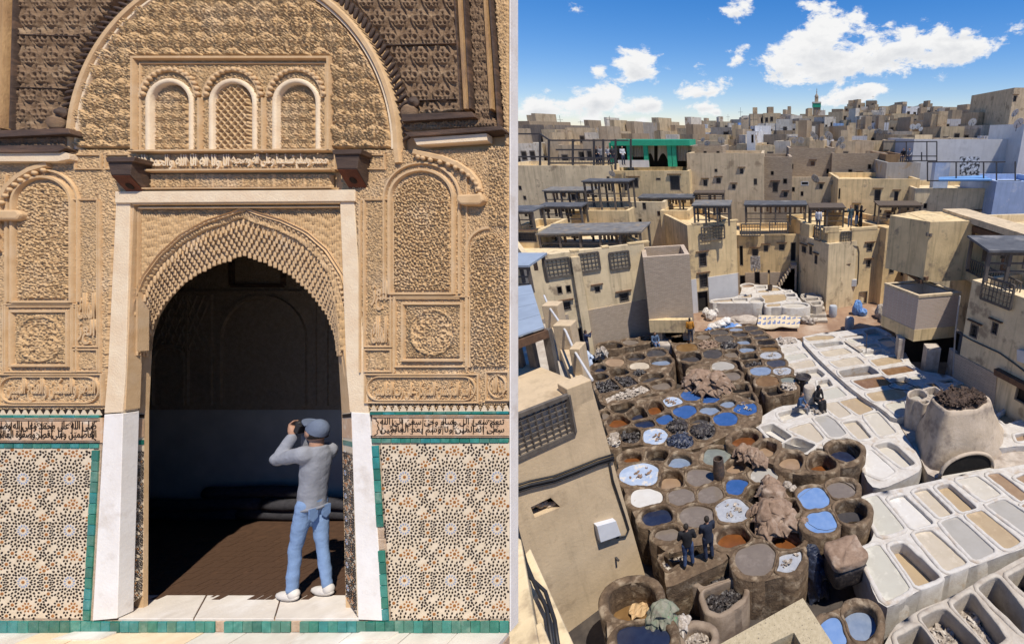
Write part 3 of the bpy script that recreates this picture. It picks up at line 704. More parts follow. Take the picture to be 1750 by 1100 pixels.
# green glazed border tiles, one by one
def tiles_run(p0, p1, w, n, jit=.5, bare=()):
    """n tiles along the pixel centre line p0-p1, w pixels wide"""
    a = Vector(p0); b = Vector(p1); d = (b-a)/n; nv = Vector((-d.y,d.x)).normalized()*w/2; du = d.normalized()
    for i in range(n):
        s = a+d*i+du*.5; e = a+d*(i+1)-du*.5
        poly = [s-nv, e-nv, e+nv, s+nv]; poly = [(q.x+random.uniform(-jit,jit)*.5, q.y+random.uniform(-jit,jit)*.5) for q in poly]
        mb = MB(); fr = .020+random.uniform(-.0015,.0015) if i not in bare else .010
        P = [L(*q,0) for q in poly]; cen = sum(P, Vector())/4
        mb.add([p+Vector((0,0,.0)) for p in P]+[p+Vector((0,0,fr-.003)) for p in P]+[cen+(p-cen)*.93+Vector((0,0,fr)) for p in P], [(0,1,5,4),(1,2,6,5),(2,3,7,6),(3,0,4,7),(4,5,9,8),(5,6,10,9),(6,7,11,10),(7,4,8,11),(8,9,10,11)])
        o = mb.build('green_tile', TBARE if i in bare else random.choice(TG), portal)
        bm = bmesh.new(); bm.from_mesh(o.data); bmesh.ops.recalc_face_normals(bm, faces=bm.faces[:]); bm.to_mesh(o.data); bm.free()
slab('tile_bed', [(-40,758),(176,758),(158,1060),(612,1058),(655,1060),(637,750),(872,750),(872,1078.5),(-40,1078.5)], -.06, .004, TBARE, bev=0) if False else None
for poly in ([(-40,757),(174,757),(160,1062),(-40,1062)], [(636,750),(872,748),(872,1062),(656,1062)]): slab('tile_bed', poly, -.07, .006, TBARE, bev=0)
tiles_run((167,768),(151,1058), 11, 16); tiles_run((643,760),(661,1058), 11, 15, bare=(7,8))
tiles_run((-36,1069),(160,1069), 20, 11); tiles_run((660,1069),(871,1069), 20, 13)
slab('tile_bed', [(-40,1060),(872,1060),(872,1078.6),(-40,1078.6)], -.07, .002, TBARE, bev=0)
tiles_run((160,1069),(660,1069), 18, 31, bare=(13,21))
tiles_run((-36,761),(172,761), 7, 13); tiles_run((637,752),(871,752), 7, 14)
tiles_run((-36,710.5),(174,710.5), 4.5, 10); tiles_run((634,705.5),(871,704), 4.5, 11)
# inscription band and stepped merlons of the dado
for (x0,x1,yb0,yb1,tx) in ((-40,175,714,756,('صلى الله على محمد وعلى اله وصحبه','العاصمين وعلى قصر وصفوة العالمين')), (636,872,709,748,('تنعم سعى الى وسام وحى سعى الى الله','سعى العالمين ولا وسم بعد العالمين'))):
    d = slab('inscription_tile_band', [(x0,yb0),(x1,yb0),(x1,yb1),(x0,yb1)], -.07, .016, BEIGE, bev=0)
    for y in (yb0+1.5, yb0+4, yb1-4, yb1-1.5): mould('black_line', [(x0,y),(x1,y)], 1.2, .019, TK, zb=0)
    xa = max(x0,-30)+6; h = (yb1-yb0-10)
    arabic('glazed_inscription', tx[0], (xa+8,yb0+5.5,x1-10,yb0+5.5+h*.54), .0155, .004, TK, .008)
    arabic('glazed_inscription', tx[1], (xa+8,yb0+5+h*.48,x1-10,yb1-5.0), .0155, .004, TK, .008)
    orn = MB(); rb_ = random.Random(int(x1))
    for _ in range(int((x1-xa)/3.2)):
        cx_, cy_, r0_ = rb_.uniform(xa+10,x1-10), rb_.uniform(yb0+8,yb1-8), rb_.uniform(1.6,3.4); a0 = rb_.uniform(0,6.28); sg = rb_.choice((-1,1))
        orn.tube([L(cx_+r0_*(1-k/11)*math.cos(a0+sg*k*.55), cy_+r0_*(1-k/11)*math.sin(a0+sg*k*.55), 0)+Vector((0,0,.0165)) for k in range(9)], KP*.42, 4)
    orn.build('glazed_scrollwork', TK, portal, kind='stuff')
    for q in np.arange(xa+14, x1-10, 17.3):
        mould('alif_stroke', [(q,yb0+6),(q-1,yb1-7)], 1.7, .0195, TK, zb=0)
    e = x1-6 if x0 < 0 else x0+6
    mould('scalloped_end', [(e+(1 if x0>0 else -1)*(7*abs(math.sin(t)) + 1.2*math.cos(9*t)), (yb0+yb1)/2+(h/2)*math.cos(t)) for t in np.linspace(0,math.pi,24)], 1.6, .0195, TK, zb=0)
for (x0,x1,y0,y1) in ((-40,176,699,709),(632,872,691,703)):
    slab('merlon_bed', [(x0,y0-1),(x1,y0-1),(x1,y1),(x0,y1)], -.07, .010, TK, bev=0)
    st = 12.6; n = int((x1-x0)/st)
    for i in range(n):
        c = x0+(i+.5)*st; hh = y1-y0; poly = []
        for k in range(4): t0 = k/4; w = st*.5*(1-.22*k)*.95; poly += [(w, y1-hh*t0*.9), (w*.86, y1-hh*(t0+.22)*.9)]
        pts = [(c+w,y) for w,y in poly]+[(c-w,y) for w,y in poly[::-1]]
        slab('merlon_tile', pts, 0, .0145, TW, bev=0)
# ---- doorstep, paving, interior
FL = L(435,1056,0).y
step_ = empty('marble_doorstep', lw(L(400,1056,0)+B0), 'worn white marble doorstep slabs above a row of green tiles', 'doorstep', rot=CROT)
so = L(400,1056,0)
def flr(px, py): # point of the doorstep level seen in row py
    d = Vector(((px-PX)/F, (PY-py)/F, 1.0)); t = (FL+B0.y)/d.y; return Vector((d.x*t, d.y*t, Z0-t))-B0
for poly in ([(202,1056),(330,1056),(352,1016),(232,1016)], [(332,1056),(468,1056),(480,1016),(354,1016)], [(470,1056),(614,1056),(612,1016),(482,1016)]):
    mb = MB(so); mb.prism([flr(*p) for p in poly], (0,-.05,0), (0,.002*random.random(),0)); o = mb.build('marble_slab', MARB, step_); bevel(o,.006,2)
pav = empty('courtyard_floor', lw(L(435,1079,0)+B0), kind='structure', rot=CROT); G = L(435,1079,0).y
xs = [-8.4,-7.85,-7.45,-6.9,-6.45,-5.95,-5.35,-4.95,-4.4,-3.95,-3.4,-2.95,-2.475]
for r, (z0,z1) in enumerate(((-.02,.28),(.288,.62),(.628,1.0))):
    for a, b in zip(xs[:-1], xs[1:]):
        o_ = .0 if r == 0 else (.2 if r == 1 else -.1)
        a2 = a+o_*(a > -8.3); b2 = min(b+o_, -2.475) if b > -2.5 else b+o_
        if b2 > -2.475: b2 = -2.475
        mb = MB(); mb.box((a2-B0.x+.004, G-.05, z0), (b2-B0.x-.004, G+random.uniform(-.003,.003), z1)); o = mb.build('paving_slab', random.choice([MARB,MARB,CREAM]), pav); bevel(o,.006,2)
mb = MB(); mb.box((-8.6-B0.x,G-.20,-.02),(-2.475-B0.x,G-.052,1.02)); mb.build('paving_bed', TBARE, pav)
for (x0,x1) in ((126,204),(614,684)):
    mb = MB(); mb.prism([L(x0+6,1077,.0)+Vector((0,0,.02)), L(x1,1077,.0)+Vector((0,0,.02)), L(x1-4,1078,.0)+Vector((0,0,.115)), L(x0-6,1078,.0)+Vector((0,0,.115))], (0,-.012,0),(0,.006,0))
    o = mb.build('raised_slab', MARB, pav)
# interior room
room = empty('prayer_room', lw(L(300,1056,-2.4)+B0), 'dim vaulted room with whitewashed lower walls behind the doorway', 'room', rot=CROT); ro = L(300,1056,-2.4)
zb = -2.36; xl, xr = -10.6-B0.x, -4.19-B0.x; top = 1.9-B0.y
def rbox(name, p, q, m): mb = MB(ro); mb.box(p, q); return mb.build(name, m, room)
mid = L(300,700,zb).y
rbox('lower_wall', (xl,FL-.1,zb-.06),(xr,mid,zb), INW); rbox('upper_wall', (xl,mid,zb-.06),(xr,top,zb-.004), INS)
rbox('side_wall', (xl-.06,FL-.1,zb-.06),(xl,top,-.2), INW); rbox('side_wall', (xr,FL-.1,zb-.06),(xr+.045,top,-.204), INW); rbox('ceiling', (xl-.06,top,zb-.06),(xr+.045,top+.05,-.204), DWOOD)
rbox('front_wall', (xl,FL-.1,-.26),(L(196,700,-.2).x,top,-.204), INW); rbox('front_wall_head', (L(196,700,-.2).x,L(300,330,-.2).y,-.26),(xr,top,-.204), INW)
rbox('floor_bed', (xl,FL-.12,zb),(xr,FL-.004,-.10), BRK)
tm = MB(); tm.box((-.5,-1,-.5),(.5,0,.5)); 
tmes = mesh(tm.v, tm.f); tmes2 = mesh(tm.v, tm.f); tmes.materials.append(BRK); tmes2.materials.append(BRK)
bed = [c for c in room.children if c.name.startswith('floor_bed')][0]
nt = 0
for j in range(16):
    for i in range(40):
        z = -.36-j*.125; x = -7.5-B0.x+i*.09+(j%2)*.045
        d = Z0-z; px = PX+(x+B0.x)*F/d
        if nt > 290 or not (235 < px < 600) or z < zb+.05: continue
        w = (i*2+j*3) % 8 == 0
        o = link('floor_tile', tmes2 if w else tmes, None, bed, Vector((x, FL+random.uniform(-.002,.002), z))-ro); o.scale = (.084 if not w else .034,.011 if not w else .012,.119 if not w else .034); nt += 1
def mould_in(name, pts, w, h, m):
    mb = MB(ro)
    for p, q in zip(pts[:-1], pts[1:]): mb.bar(L(*p,zb)+Vector((0,0,.01)), L(*q,zb)+Vector((0,0,.01)), w, h)
    return mb.build(name, m, room)
mould_in('niche_arch', arch_poly(378,522,507,692), .05, .05, INS); mould_in('niche_arch', arch_poly(262,316,590,692), .04, .04, INS)
for x in (322,362,540,560): mould_in('wall_strip', [(x,500),(x,692)], .03, .03, INS)
mould_in('wall_strip', [(255,500),(590,500)], .05, .04, INS)
for k in range(7): mould_in('lattice_strip', [(250+k*12,598),(290+k*12,505)], .02, .02, INS); mould_in('lattice_strip', [(250+k*12,505),(290+k*12,598)], .02, .02, INS)
mould_in('loft_window', rect_path(398,430,486,488)+[(398,430)], .05, .05, DWOOD)
# rolled mats along the back wall
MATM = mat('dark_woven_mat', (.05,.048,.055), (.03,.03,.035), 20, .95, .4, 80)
def lthing(name, c, label, cat, group=None): return empty(name, lw(c+B0), label, cat, group, rot=CROT)
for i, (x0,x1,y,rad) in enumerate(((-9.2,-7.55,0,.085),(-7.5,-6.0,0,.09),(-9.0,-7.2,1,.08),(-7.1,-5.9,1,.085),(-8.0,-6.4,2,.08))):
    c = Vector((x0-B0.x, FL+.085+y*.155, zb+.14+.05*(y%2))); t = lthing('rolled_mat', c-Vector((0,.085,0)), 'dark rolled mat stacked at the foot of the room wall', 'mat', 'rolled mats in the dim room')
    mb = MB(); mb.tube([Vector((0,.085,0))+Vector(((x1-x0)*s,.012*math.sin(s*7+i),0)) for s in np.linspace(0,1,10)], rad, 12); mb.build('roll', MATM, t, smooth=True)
# white plastered return closing the right end of the portal wall
slab('wall_return', [(870.6,-120),(872.6,-120),(873.2,1078),(871.2,1078)], -.10, .03, WHITE, bev=0)
# masonry under the courtyard
mb = MB(); SUPM = mat('support_masonry', (.45,.36,.25), (.36,.28,.19), 2, .95, .5)
P = [lw(Vector((x, G-.205, z))+Vector((0,B0.y,0))) for x, z in ((-8.4,0.0),(-2.7,0.0),(-2.7,1.0),(-8.4,1.0))]
mb.add([*P, *[Vector((p.x,p.y,-2.0)) for p in P]], [(0,1,2,3),(7,6,5,4),(0,4,5,1),(1,5,6,2),(2,6,7,3),(3,7,4,0)])
sup = mb.build('courtyard_support', SUPM, None); tag(sup, 'plain masonry block carrying the courtyard paving of the portal', 'masonry')
# =================================================================== RIGHT: tannery yard
REG = {'Z1':(1000,640,7.292),'Z2':(1220,660,6.25),'Z3':(1120,540,7.292),'Z4':(980,570,8.75),'Z5':(1040,770,7.292),'Z6':(1260,790,7.292),'Z7':(1000,880,5.0),'Z8':(1200,900,5.5),
       'W1':(1320,550,7.292),'W2':(1500,560,7.0),'W3':(1380,680,6.873),'W4':(1540,650,6.876),'W5':(1450,790,5.79),'W6':(1450,930,5.833),'W7':(1180,470,7.292),'P':(0,0,1.0)}
def rp(r, u, v): x, y, s = REG[r]; return x+u/s, y+v/s
MUD = mat('brown_vat_plaster', (.190,.132,.082), (.080,.053,.034), 3.6, .95, 1.8, 11, c3=(.33,.26,.18), s3=2.3, thr3=(.52,.66), streak=.6)
MUDW = mat('pale_vat_plaster', (.30,.235,.175), (.20,.15,.108), 2.0, .93, 1.0, 14, c3=(.12,.08,.055), s3=.9, thr3=(.52,.7))
LIME = mat('white_lime_plaster', (.56,.535,.49), (.46,.425,.38), 3.0, .9, .7, 16, c3=(.40,.315,.23), s3=2.4, thr3=(.55,.74))
LIMD = mat('grimy_lime_plaster', (.52,.46,.39), (.38,.32,.26), 2.2, .93, .8, 14, c3=(.22,.17,.13), s3=.8, thr3=(.52,.72), streak=.5)
OLDL = mat('worn_stone_lime', (.50,.45,.375), (.38,.33,.27), 2.6, .93, .9, 14, c3=(.28,.22,.17), s3=1.0)
WETM = mat('wet_black_ground', (.045,.038,.034), (.09,.075,.062), 1.2, .55, .8, 9, c3=(.02,.018,.02), s3=.5)
DIRT = mat('reddish_dirt', (.34,.225,.145), (.25,.155,.10), .8, .95, .7, 8, c3=(.46,.36,.27), s3=.35)
def liq(name, c1, c2=None, rough=.12, sc=3.0, c3=None, s3=2., thr3=(.55,.62), bump=.05):
    if c3 is None: c3 = tuple(min(.8, x*1.35+.03) for x in c1); s3 = 1.3; thr3 = (.54,.75)
    return mat(name, c1, c2, sc, rough, bump, 9, c3=c3, s3=s3, spec=.5, thr3=thr3)
LQ = {'bl':(liq('blue_liquid',(.03,.085,.24),(.04,.10,.28)),'blue liquid'), 'gb':(liq('sky_tinted_water',(.16,.21,.30),(.22,.27,.36),.08),'sky tinted water'),  # gb: the reflected sky is put into the water's colour
 'lb':(liq('light_blue_scum',(.30,.38,.52),(.42,.49,.60),.25,2.5,c3=(.58,.55,.50),s3=3.),'pale blue scum'), 'bb':(liq('bright_blue_water',(.12,.22,.44),(.20,.30,.50),.1,1.5),'bright blue water'),
 'nv':(liq('navy_dye',(.015,.02,.045),(.022,.03,.06),.12),'navy dye'), 'bk':(liq('black_dye',(.012,.011,.012),(.02,.018,.018),.15),'black dye'),
 'dk':(liq('dark_grey_liquor',(.045,.045,.05),(.065,.06,.065),.15),'dark grey liquor'), 'br':(liq('brown_liquor',(0.192,0.112,0.044),(0.152,0.084,0.032),.3),'brown liquor'),
 'or':(liq('rust_liquor',(0.192,0.068,0.018),(0.112,0.040,0.014),.3,2.),'rust orange liquor'), 'ta':(liq('tan_grey_liquor',(0.187,0.155,0.126),(0.158,0.130,0.108),.16),'tan grey liquor'),
 'tb':(liq('tan_liquor',(0.304,0.212,0.136),(0.264,0.176,0.112),.3),'tan liquor'), 'gr':(liq('green_grey_liquor',(0.200,0.216,0.184),(0.168,0.176,0.152),.16),'green grey liquor'),
 'wh':(liq('milky_water',(0.576,0.568,0.544),(0.528,0.512,0.480),.2,c3=(0.360,0.288,0.200),s3=1.8,thr3=(.64,.68)),'milky white water'), 'sc':(liq('scummy_water',(0.304,0.320,0.352),(0.400,0.416,0.440),.3,4,c3=(0.128,0.088,0.056),s3=4.5,thr3=(.6,.64)),'scummy pale water'),
 'cr':(liq('cream_lime_water',(0.496,0.432,0.336),(0.448,0.384,0.288),.22,1.5),'cream lime water'), 'cg':(liq('greenish_lime_water',(0.480,0.460,0.384),(0.448,0.424,0.352),.2,1.5),'greenish lime water'),
 'cp':(liq('pale_lime_water',(0.528,0.492,0.424),(0.480,0.440,0.368),.22,1.5),'pale lime water'), 'cw':(liq('white_lime_water',(0.608,0.584,0.536),(0.560,0.528,0.472),.25,2.),'white lime water'),
 'ct':(liq('ochre_lime_water',(0.416,0.320,0.200),(0.368,0.276,0.168),.25,1.5),'ochre lime water'), 'cy':(liq('grey_lime_water',(0.384,0.364,0.328),(0.336,0.316,0.280),.18,1.2,c3=(0.464,0.440,0.392),s3=.9,thr3=(.5,.56)),'grey lime water'),
 'cb':(liq('brown_lime_water',(.22,.125,.06),(.17,.09,.04),.2),'brown bark water')}
HD = mat('black_wet_hides', (.055,.046,.042), (.018,.016,.018), 9, .42, .9, 20, c3=(.15,.125,.105), s3=5, spec=.5, thr3=(.58,.7))
HB = mat('blue_black_hides', (.03,.04,.075), (.012,.016,.03), 9, .4, .9, 20, c3=(.10,.12,.17), s3=5, spec=.5, thr3=(.56,.7))
HW = mat('pale_hide_scraps', (.50,.44,.37), (.18,.145,.115), 6, .75, .9, 20, c3=(.66,.62,.56), s3=4)
HT = mat('tan_hides', (.30,.21,.15), (.19,.125,.085), 3.5, .85, 1.0, 12, c3=(.38,.30,.235), s3=2.2)
HM = {'hd':(HD,'heaped black hides'),'hb':(HB,'heaped blue black hides'),'hw':(HW,'pale hide scraps'),'ht':(HT,'brown hides')}

def chaikin(P, it=2, r0=None):
    P = [Vector(p) for p in P]
    for k_ in range(it):
        Q = []; w = .22 if r0 is None else (r0 if k_ == 0 else .25)
        for a, b in zip(P, P[1:]+P[:1]): Q += [a*(1-w)+b*w, a*w+b*(1-w)]
        P = Q
    return P
def resamp(P, n):
    P = [Vector(p) for p in P]; s = [0]
    for a, b in zip(P, P[1:]+P[:1]): s.append(s[-1]+(b-a).length)
    out = []; k = 0; PP = P+[P[0]]
    for i in range(n):
        t = s[-1]*i/n
        while s[k+1] < t: k += 1
        f = (t-s[k])/max(1e-9, s[k+1]-s[k]); out.append(PP[k].lerp(PP[k+1], f))
    return out
def area2(P): return sum(a.x*b.y-b.x*a.y for a, b in zip(P, P[1:]+P[:1]))/2
def outline(r, spec, z, n=38):
    if len(spec) and isinstance(spec[0], (tuple, list)):
        P = [onz(*rp(r, *q), z) for q in spec]; c_ = sum(P, Vector())/len(P); P = [c_+(q-c_)*1.17 for q in P]; P = resamp(chaikin(P, 2, .06), 44)
    else:
        cu, cv, hw, hh = spec[:4]; hw *= 1.1; hh *= 1.1; e = spec[4] if len(spec) > 4 else 2.2; ro = math.radians(spec[5]) if len(spec) > 5 else 0
        P = []
        ph = random.uniform(0, 6.28); am = random.uniform(.015, .045)
        for i in range(n):
            t = 2*math.pi*i/n; c, s = math.cos(t), math.sin(t); k = 1+am*math.cos(3*t+ph)
            x = math.copysign(abs(c)**(2/e), c)*hw*k; y = math.copysign(abs(s)**(2/e), s)*hh*k
            P.append(onz(*rp(r, cu+x*math.cos(ro)-y*math.sin(ro), cv+x*math.sin(ro)+y*math.cos(ro)), z))
        P = resamp(P, n)
    if area2(P) < 0: P = P[::-1]
    return P
def rn(p, sc=3.0): return mnoise.noise(Vector(p)*sc)
def heap(P, z, h, seed, ridge=True, n=7):
    """lumpy mass filling an outline: rings shrinking to the centre with folded ridges"""
    c = sum(P, Vector())/len(P); V = []; m = len(P)
    for j in range(n+1):
        t = j/n
        for p in P:
            q = p.lerp(c, t); a = abs(rn((q.x*1.3, q.y*1.3, seed), 3.2)); b = rn((q.x, q.y, seed+9), 9)
            hh = h*(1-(1-t)**2)+(.10*(1-2*a)+.05*b)*min(1, t*3+.2) if ridge else h*t
            V.append(Vector((q.x, q.y, z+hh)))
    Fc = [(j*m+i, j*m+(i+1)%m, (j+1)*m+(i+1)%m, (j+1)*m+i) for j in range(n) for i in range(m)]
    return V, Fc
def scraps(mb, P, z, cnt, size, seed):
    """folded scraps of hide scattered over an outline"""
    rr = random.Random(seed); c = sum(P, Vector())/len(P)
    for _ in range(cnt):
        p = rr.choice(P).lerp(c, rr.uniform(.08, 1.0)); a = rr.uniform(0, 6.28); s = size*rr.uniform(.5, 1.4); d = Vector((math.cos(a), math.sin(a), 0)); e = Vector((-d.y, d.x, 0)); V = []
        f = rr.uniform(.15,.5)*s
        for i in range(4):
            for j in range(3):
                V.append(p+d*((i-1.5)*s*.33)+e*((j-1)*s*.3*rr.uniform(.7,1.2))+Vector((0,0,z-p.z+.02+f*(.5+.5*math.sin(i*2.1+j))+rr.uniform(0,.04))))
        mb.add(V, [(i*3+j, i*3+j+1, i*3+j+4, i*3+j+3) for i in range(3) for j in range(2)])
ALLV = {}
def vname_is_lime(m): return m in (LIME, OLDL)
def vat(platform, r, spec, z, depth, kind, P, R, rimmat, zbase, label, group, cat='vat', name='dye_vat'):
    c = sum(P, Vector())/len(P); base = Vector((c.x, c.y, zbase))
    t = empty(name, base, label, cat, group); N = len(P)
    nor = []
    for i in range(N):
        d = (P[(i+1)%N]-P[i-1]); nor.append(Vector((d.y, -d.x, 0)).normalized())
    crisp = vname_is_lime(rimmat)
    prof = [(.0,-depth-.14),(.0,-.05),(.03,-.012),(.14,.012),(.5,.016),(.86,.010),(1.0,-.03),(1.0,zbase-z)] if crisp else [(.0,-depth-.14),(.0,-.10),(.05,-.035),(.22,.012),(.55,.02),(.85,.004),(1.0,-.04),(1.0,zbase-z)]
    V = []
    for k, (o, dz) in enumerate(prof):
        for i, p in enumerate(P):
            q = p+nor[i]*(o*R[i]+(0.012 if k == 0 else 0))
            if 1 <= k <= 6:
                w = (rn(q, 2.6)*.05+rn(q, 8)*.035)*(.5 if crisp else 1); q = q+Vector((0,0,dz+w*(.35 if k < 3 else 1)))+nor[i]*(rn(q+Vector((5,5,5)), 3.5)*(.02 if crisp else .035)*(k < 5))
            else: q = q+Vector((0,0,dz))
            V.append(q-base)
    Fc = [(j*N+i, j*N+(i+1)%N, (j+1)*N+(i+1)%N, (j+1)*N+i) for j in range(len(prof)-1) for i in range(N)]
    me = mesh(V, Fc, True); link('basin', me, rimmat, t)
    Pin = [p+nor[i]*.035 for i, p in enumerate(P)]
    if kind in HM:
        m, _ = HM[kind]; zz = -depth; hh = .05 if depth > .06 else .22
        Vh, Fh = heap([p-base+Vector((0,0,z-p.z)) for p in Pin], z+zz-.03-zbase*0-0, hh, random.uniform(0,99))
        mb = MB(); mb.add([Vector((v.x, v.y, v.z-zbase)) for v in Vh], Fh)
        scraps(mb, [Vector((p.x-base.x, p.y-base.y, 0)) for p in P], z+zz+hh*.3-zbase, 46, .24, len(ALLV))
        mb.build('hides', m, t, smooth=False, kind='stuff')
    else:
        m, _ = LQ[kind]; me = mesh([Vector((p.x-base.x, p.y-base.y, z-depth-zbase)) for p in Pin], [tuple(range(N))]); link('liquid', me, m, t)
        if kind in ('sc','lb') or (kind == 'bl' and hashf(np.float64(int(c.x*9)),np.float64(int(c.y*9))) > .75):
            mb = MB(); scraps(mb, [Vector((p.x-base.x, p.y-base.y, 0)) for p in [q.lerp(c,.25) for q in P]], z-depth-zbase-.03, 9, .16, int(c.x*77)); mb.build('floating_scraps', HW if kind != 'lb' else HT, t, kind='stuff')
    ALLV[t.name] = (P, z)
    return t
def platform(name, label, polyreg, poly, z, zbase, m, vats, w=.2, where='', group=None, cat='vat block', vname='dye_vat', shape='round', rimmat=None, smooth=1, noun='vat'):
    outs = []
    for (r, spec, depth, kind) in vats: outs.append(outline(r, spec, z))
    for _ in range(4):                                                      # keep a wall between neighbours
        new = []
        for i, P in enumerate(outs):
            A = np.array([(p.x, p.y) for p in P]); ci = A.mean(0); sh = np.zeros(len(P))
            for j, Q in enumerate(outs):
                if i == j: continue
                B = np.array([(p.x, p.y) for p in resamp(Q, 90)]); d = np.sqrt(((A[:,None]-B[None])**2).sum(-1)).min(1)
                if d.min() > .5: continue
                d = np.where(in_poly(A[:,0], A[:,1], [tuple(b) for b in B]), -d, d); sh = np.maximum(sh, np.clip(((.105 if m in (LIME, OLDL) else .15)-d)*.5, 0, .3))
            v = ci-A; l = np.maximum(np.sqrt((v**2).sum(1)), .05)
            sh = (sh+np.roll(sh,1)+np.roll(sh,-1))/3*.9
            A2 = A+v/l[:,None]*np.minimum(sh, l*.4)[:,None]; new.append([Vector((a[0],a[1],z)) for a in A2])
        outs = new
    rims = []
    for i, P in enumerate(outs):
        R = np.full(len(P), w)
        A = np.array([(p.x, p.y) for p in P])
        for j, Q in enumerate(outs):
            if i == j: continue
            B = np.array([(p.x, p.y) for p in resamp(Q, 90)])
            d = np.sqrt(((A[:,None]-B[None])**2).sum(-1)).min(1); R = np.minimum(R, np.maximum(.5*d+.006, .03))
        rims.append(R)
    ob = [onz(*rp(polyreg, *q), z) for q in poly]; ob = chaikin(ob, smooth) if smooth else ob
    if area2(ob) < 0: ob = ob[::-1]
    ob = resamp(ob, max(24, int(sum((b-a).length for a, b in zip(ob, ob[1:]+ob[:1]))/.35)))
    holes = []
    for P, R in zip(outs, rims):
        N = len(P); H = []
        for i in range(N):
            d = (P[(i+1)%N]-P[i-1]); nn = Vector((d.y, -d.x, 0)).normalized(); H.append(P[i]+nn*(R[i]*.45))
        holes.append([(p.x, p.y) for p in H])
    V2, T = cdt([(p.x, p.y) for p in ob], holes)
    c = sum(ob, Vector())/len(ob); base = Vector((c.x, c.y, zbase))
    mb = MB(base); mb.add([Vector((p[0], p[1], z-.03+.02*rn((p[0],p[1],0),2.5))) for p in V2], T)
    n = len(ob); lay = [0, .12, .5, 1.0]
    Vw = []
    for f in lay:
        for p in ob: Vw.append(Vector((p.x+.04*rn((p.x,p.y,f*3),2), p.y+.04*rn((p.y,p.x,f*3),2), (z-.03)*(1-f)+zbase*f)))
    mb.add(Vw, [(j*n+i, (j+1)*n+i, (j+1)*n+(i+1)%n, j*n+(i+1)%n) for j in range(len(lay)-1) for i in range(n)])
    o = mb.build(name, m, None); shade_auto(o, 45); o.location = base; tag(o, label, cat)
    bm = bmesh.new(); bm.from_mesh(o.data); bmesh.ops.remove_doubles(bm, verts=bm.verts[:], dist=.004); bm.to_mesh(o.data); bm.free()
    for (r, spec, depth, kind), P, R in zip(vats, outs, rims):
        desc = (LQ.get(kind) or HM.get(kind))[1]; deep = 'deep ' if depth > .3 else 'brimming ' if depth < .06 and kind in LQ else ''
        quad = isinstance(spec[0], (tuple, list)); ar = area2(P); xs_ = [p.x for p in P]; ys_ = [p.y for p in P]; asp = (max(xs_)-min(xs_))/max(.01,max(ys_)-min(ys_)); shp = ('small ' if ar < .75 else 'large ' if ar > 1.5 else '')+(('long ' if asp > 1.5 or asp < .66 else '')+'square' if quad else 'oval' if asp > 1.25 or asp < .8 else 'round')
        vat(o, r, spec, z, depth, kind, P, R, rimmat or m, zbase, ('%s%s %s of %s %s' % (deep, shp, noun, desc, where)), group, name=vname)
    return o
ZB = -1.7
platform('vat_block', 'low dark vat block along the foot of the ochre house', 'Z4', [(340,225),(700,110),(760,88),(1000,48),(1190,20),(1290,120),(1000,165),(560,240),(350,250)], 0, ZB, MUD,
  [('Z4',(560,175,165,45),.4,'bk'),('Z4',(850,125,112,38),.08,'ta'),('Z4',(1090,72,90,34),.3,'bk')], where='beside the ochre house wall', group='vats along the house wall')
platform('vat_block', 'crowded brown vat block beside the balcony parapet', 'Z4', [(230,580),(330,470),(480,380),(760,300),(1080,225),(1360,215),(1470,330),(1500,420),(1480,520),(1400,600),(1530,700),(1540,780),(1380,870),(1150,890),(780,1020),(560,1070),(400,1070),(330,760)], 0, ZB, MUD,
  [('Z4',(615,425,130,55),.05,'tb'),('Z4',(920,345,138,52),.35,'dk'),('Z4',(1235,285,130,58,2.6),.12,'dk'),('Z4',(1310,405,145,60),.3,'gb'),('Z4',(990,480,135,58),.06,'cr'),('Z4',(680,575,135,58),.5,'bk'),('Z4',(990,585,92,45),.08,'hd'),
   ('Z4',(395,645,125,56),.5,'nv'),('Z4',(380,515,95,52),.3,'nv'),('Z4',(1165,652,165,62,2.2,-8),.35,'dk'),('Z4',(1300,755,155,74,2.3),.25,'ta'),
   ('Z4',[(345,742),(555,670),(712,810),(415,880)],.12,'hd'),('Z4',[(612,660),(800,615),(950,738),(745,802)],.1,'hd'),('Z4',[(525,920),(1000,765),(1115,795),(1120,845),(770,980),(565,1020)],.15,'hw')], where='beside the balcony parapet', group='vats beside the balcony')
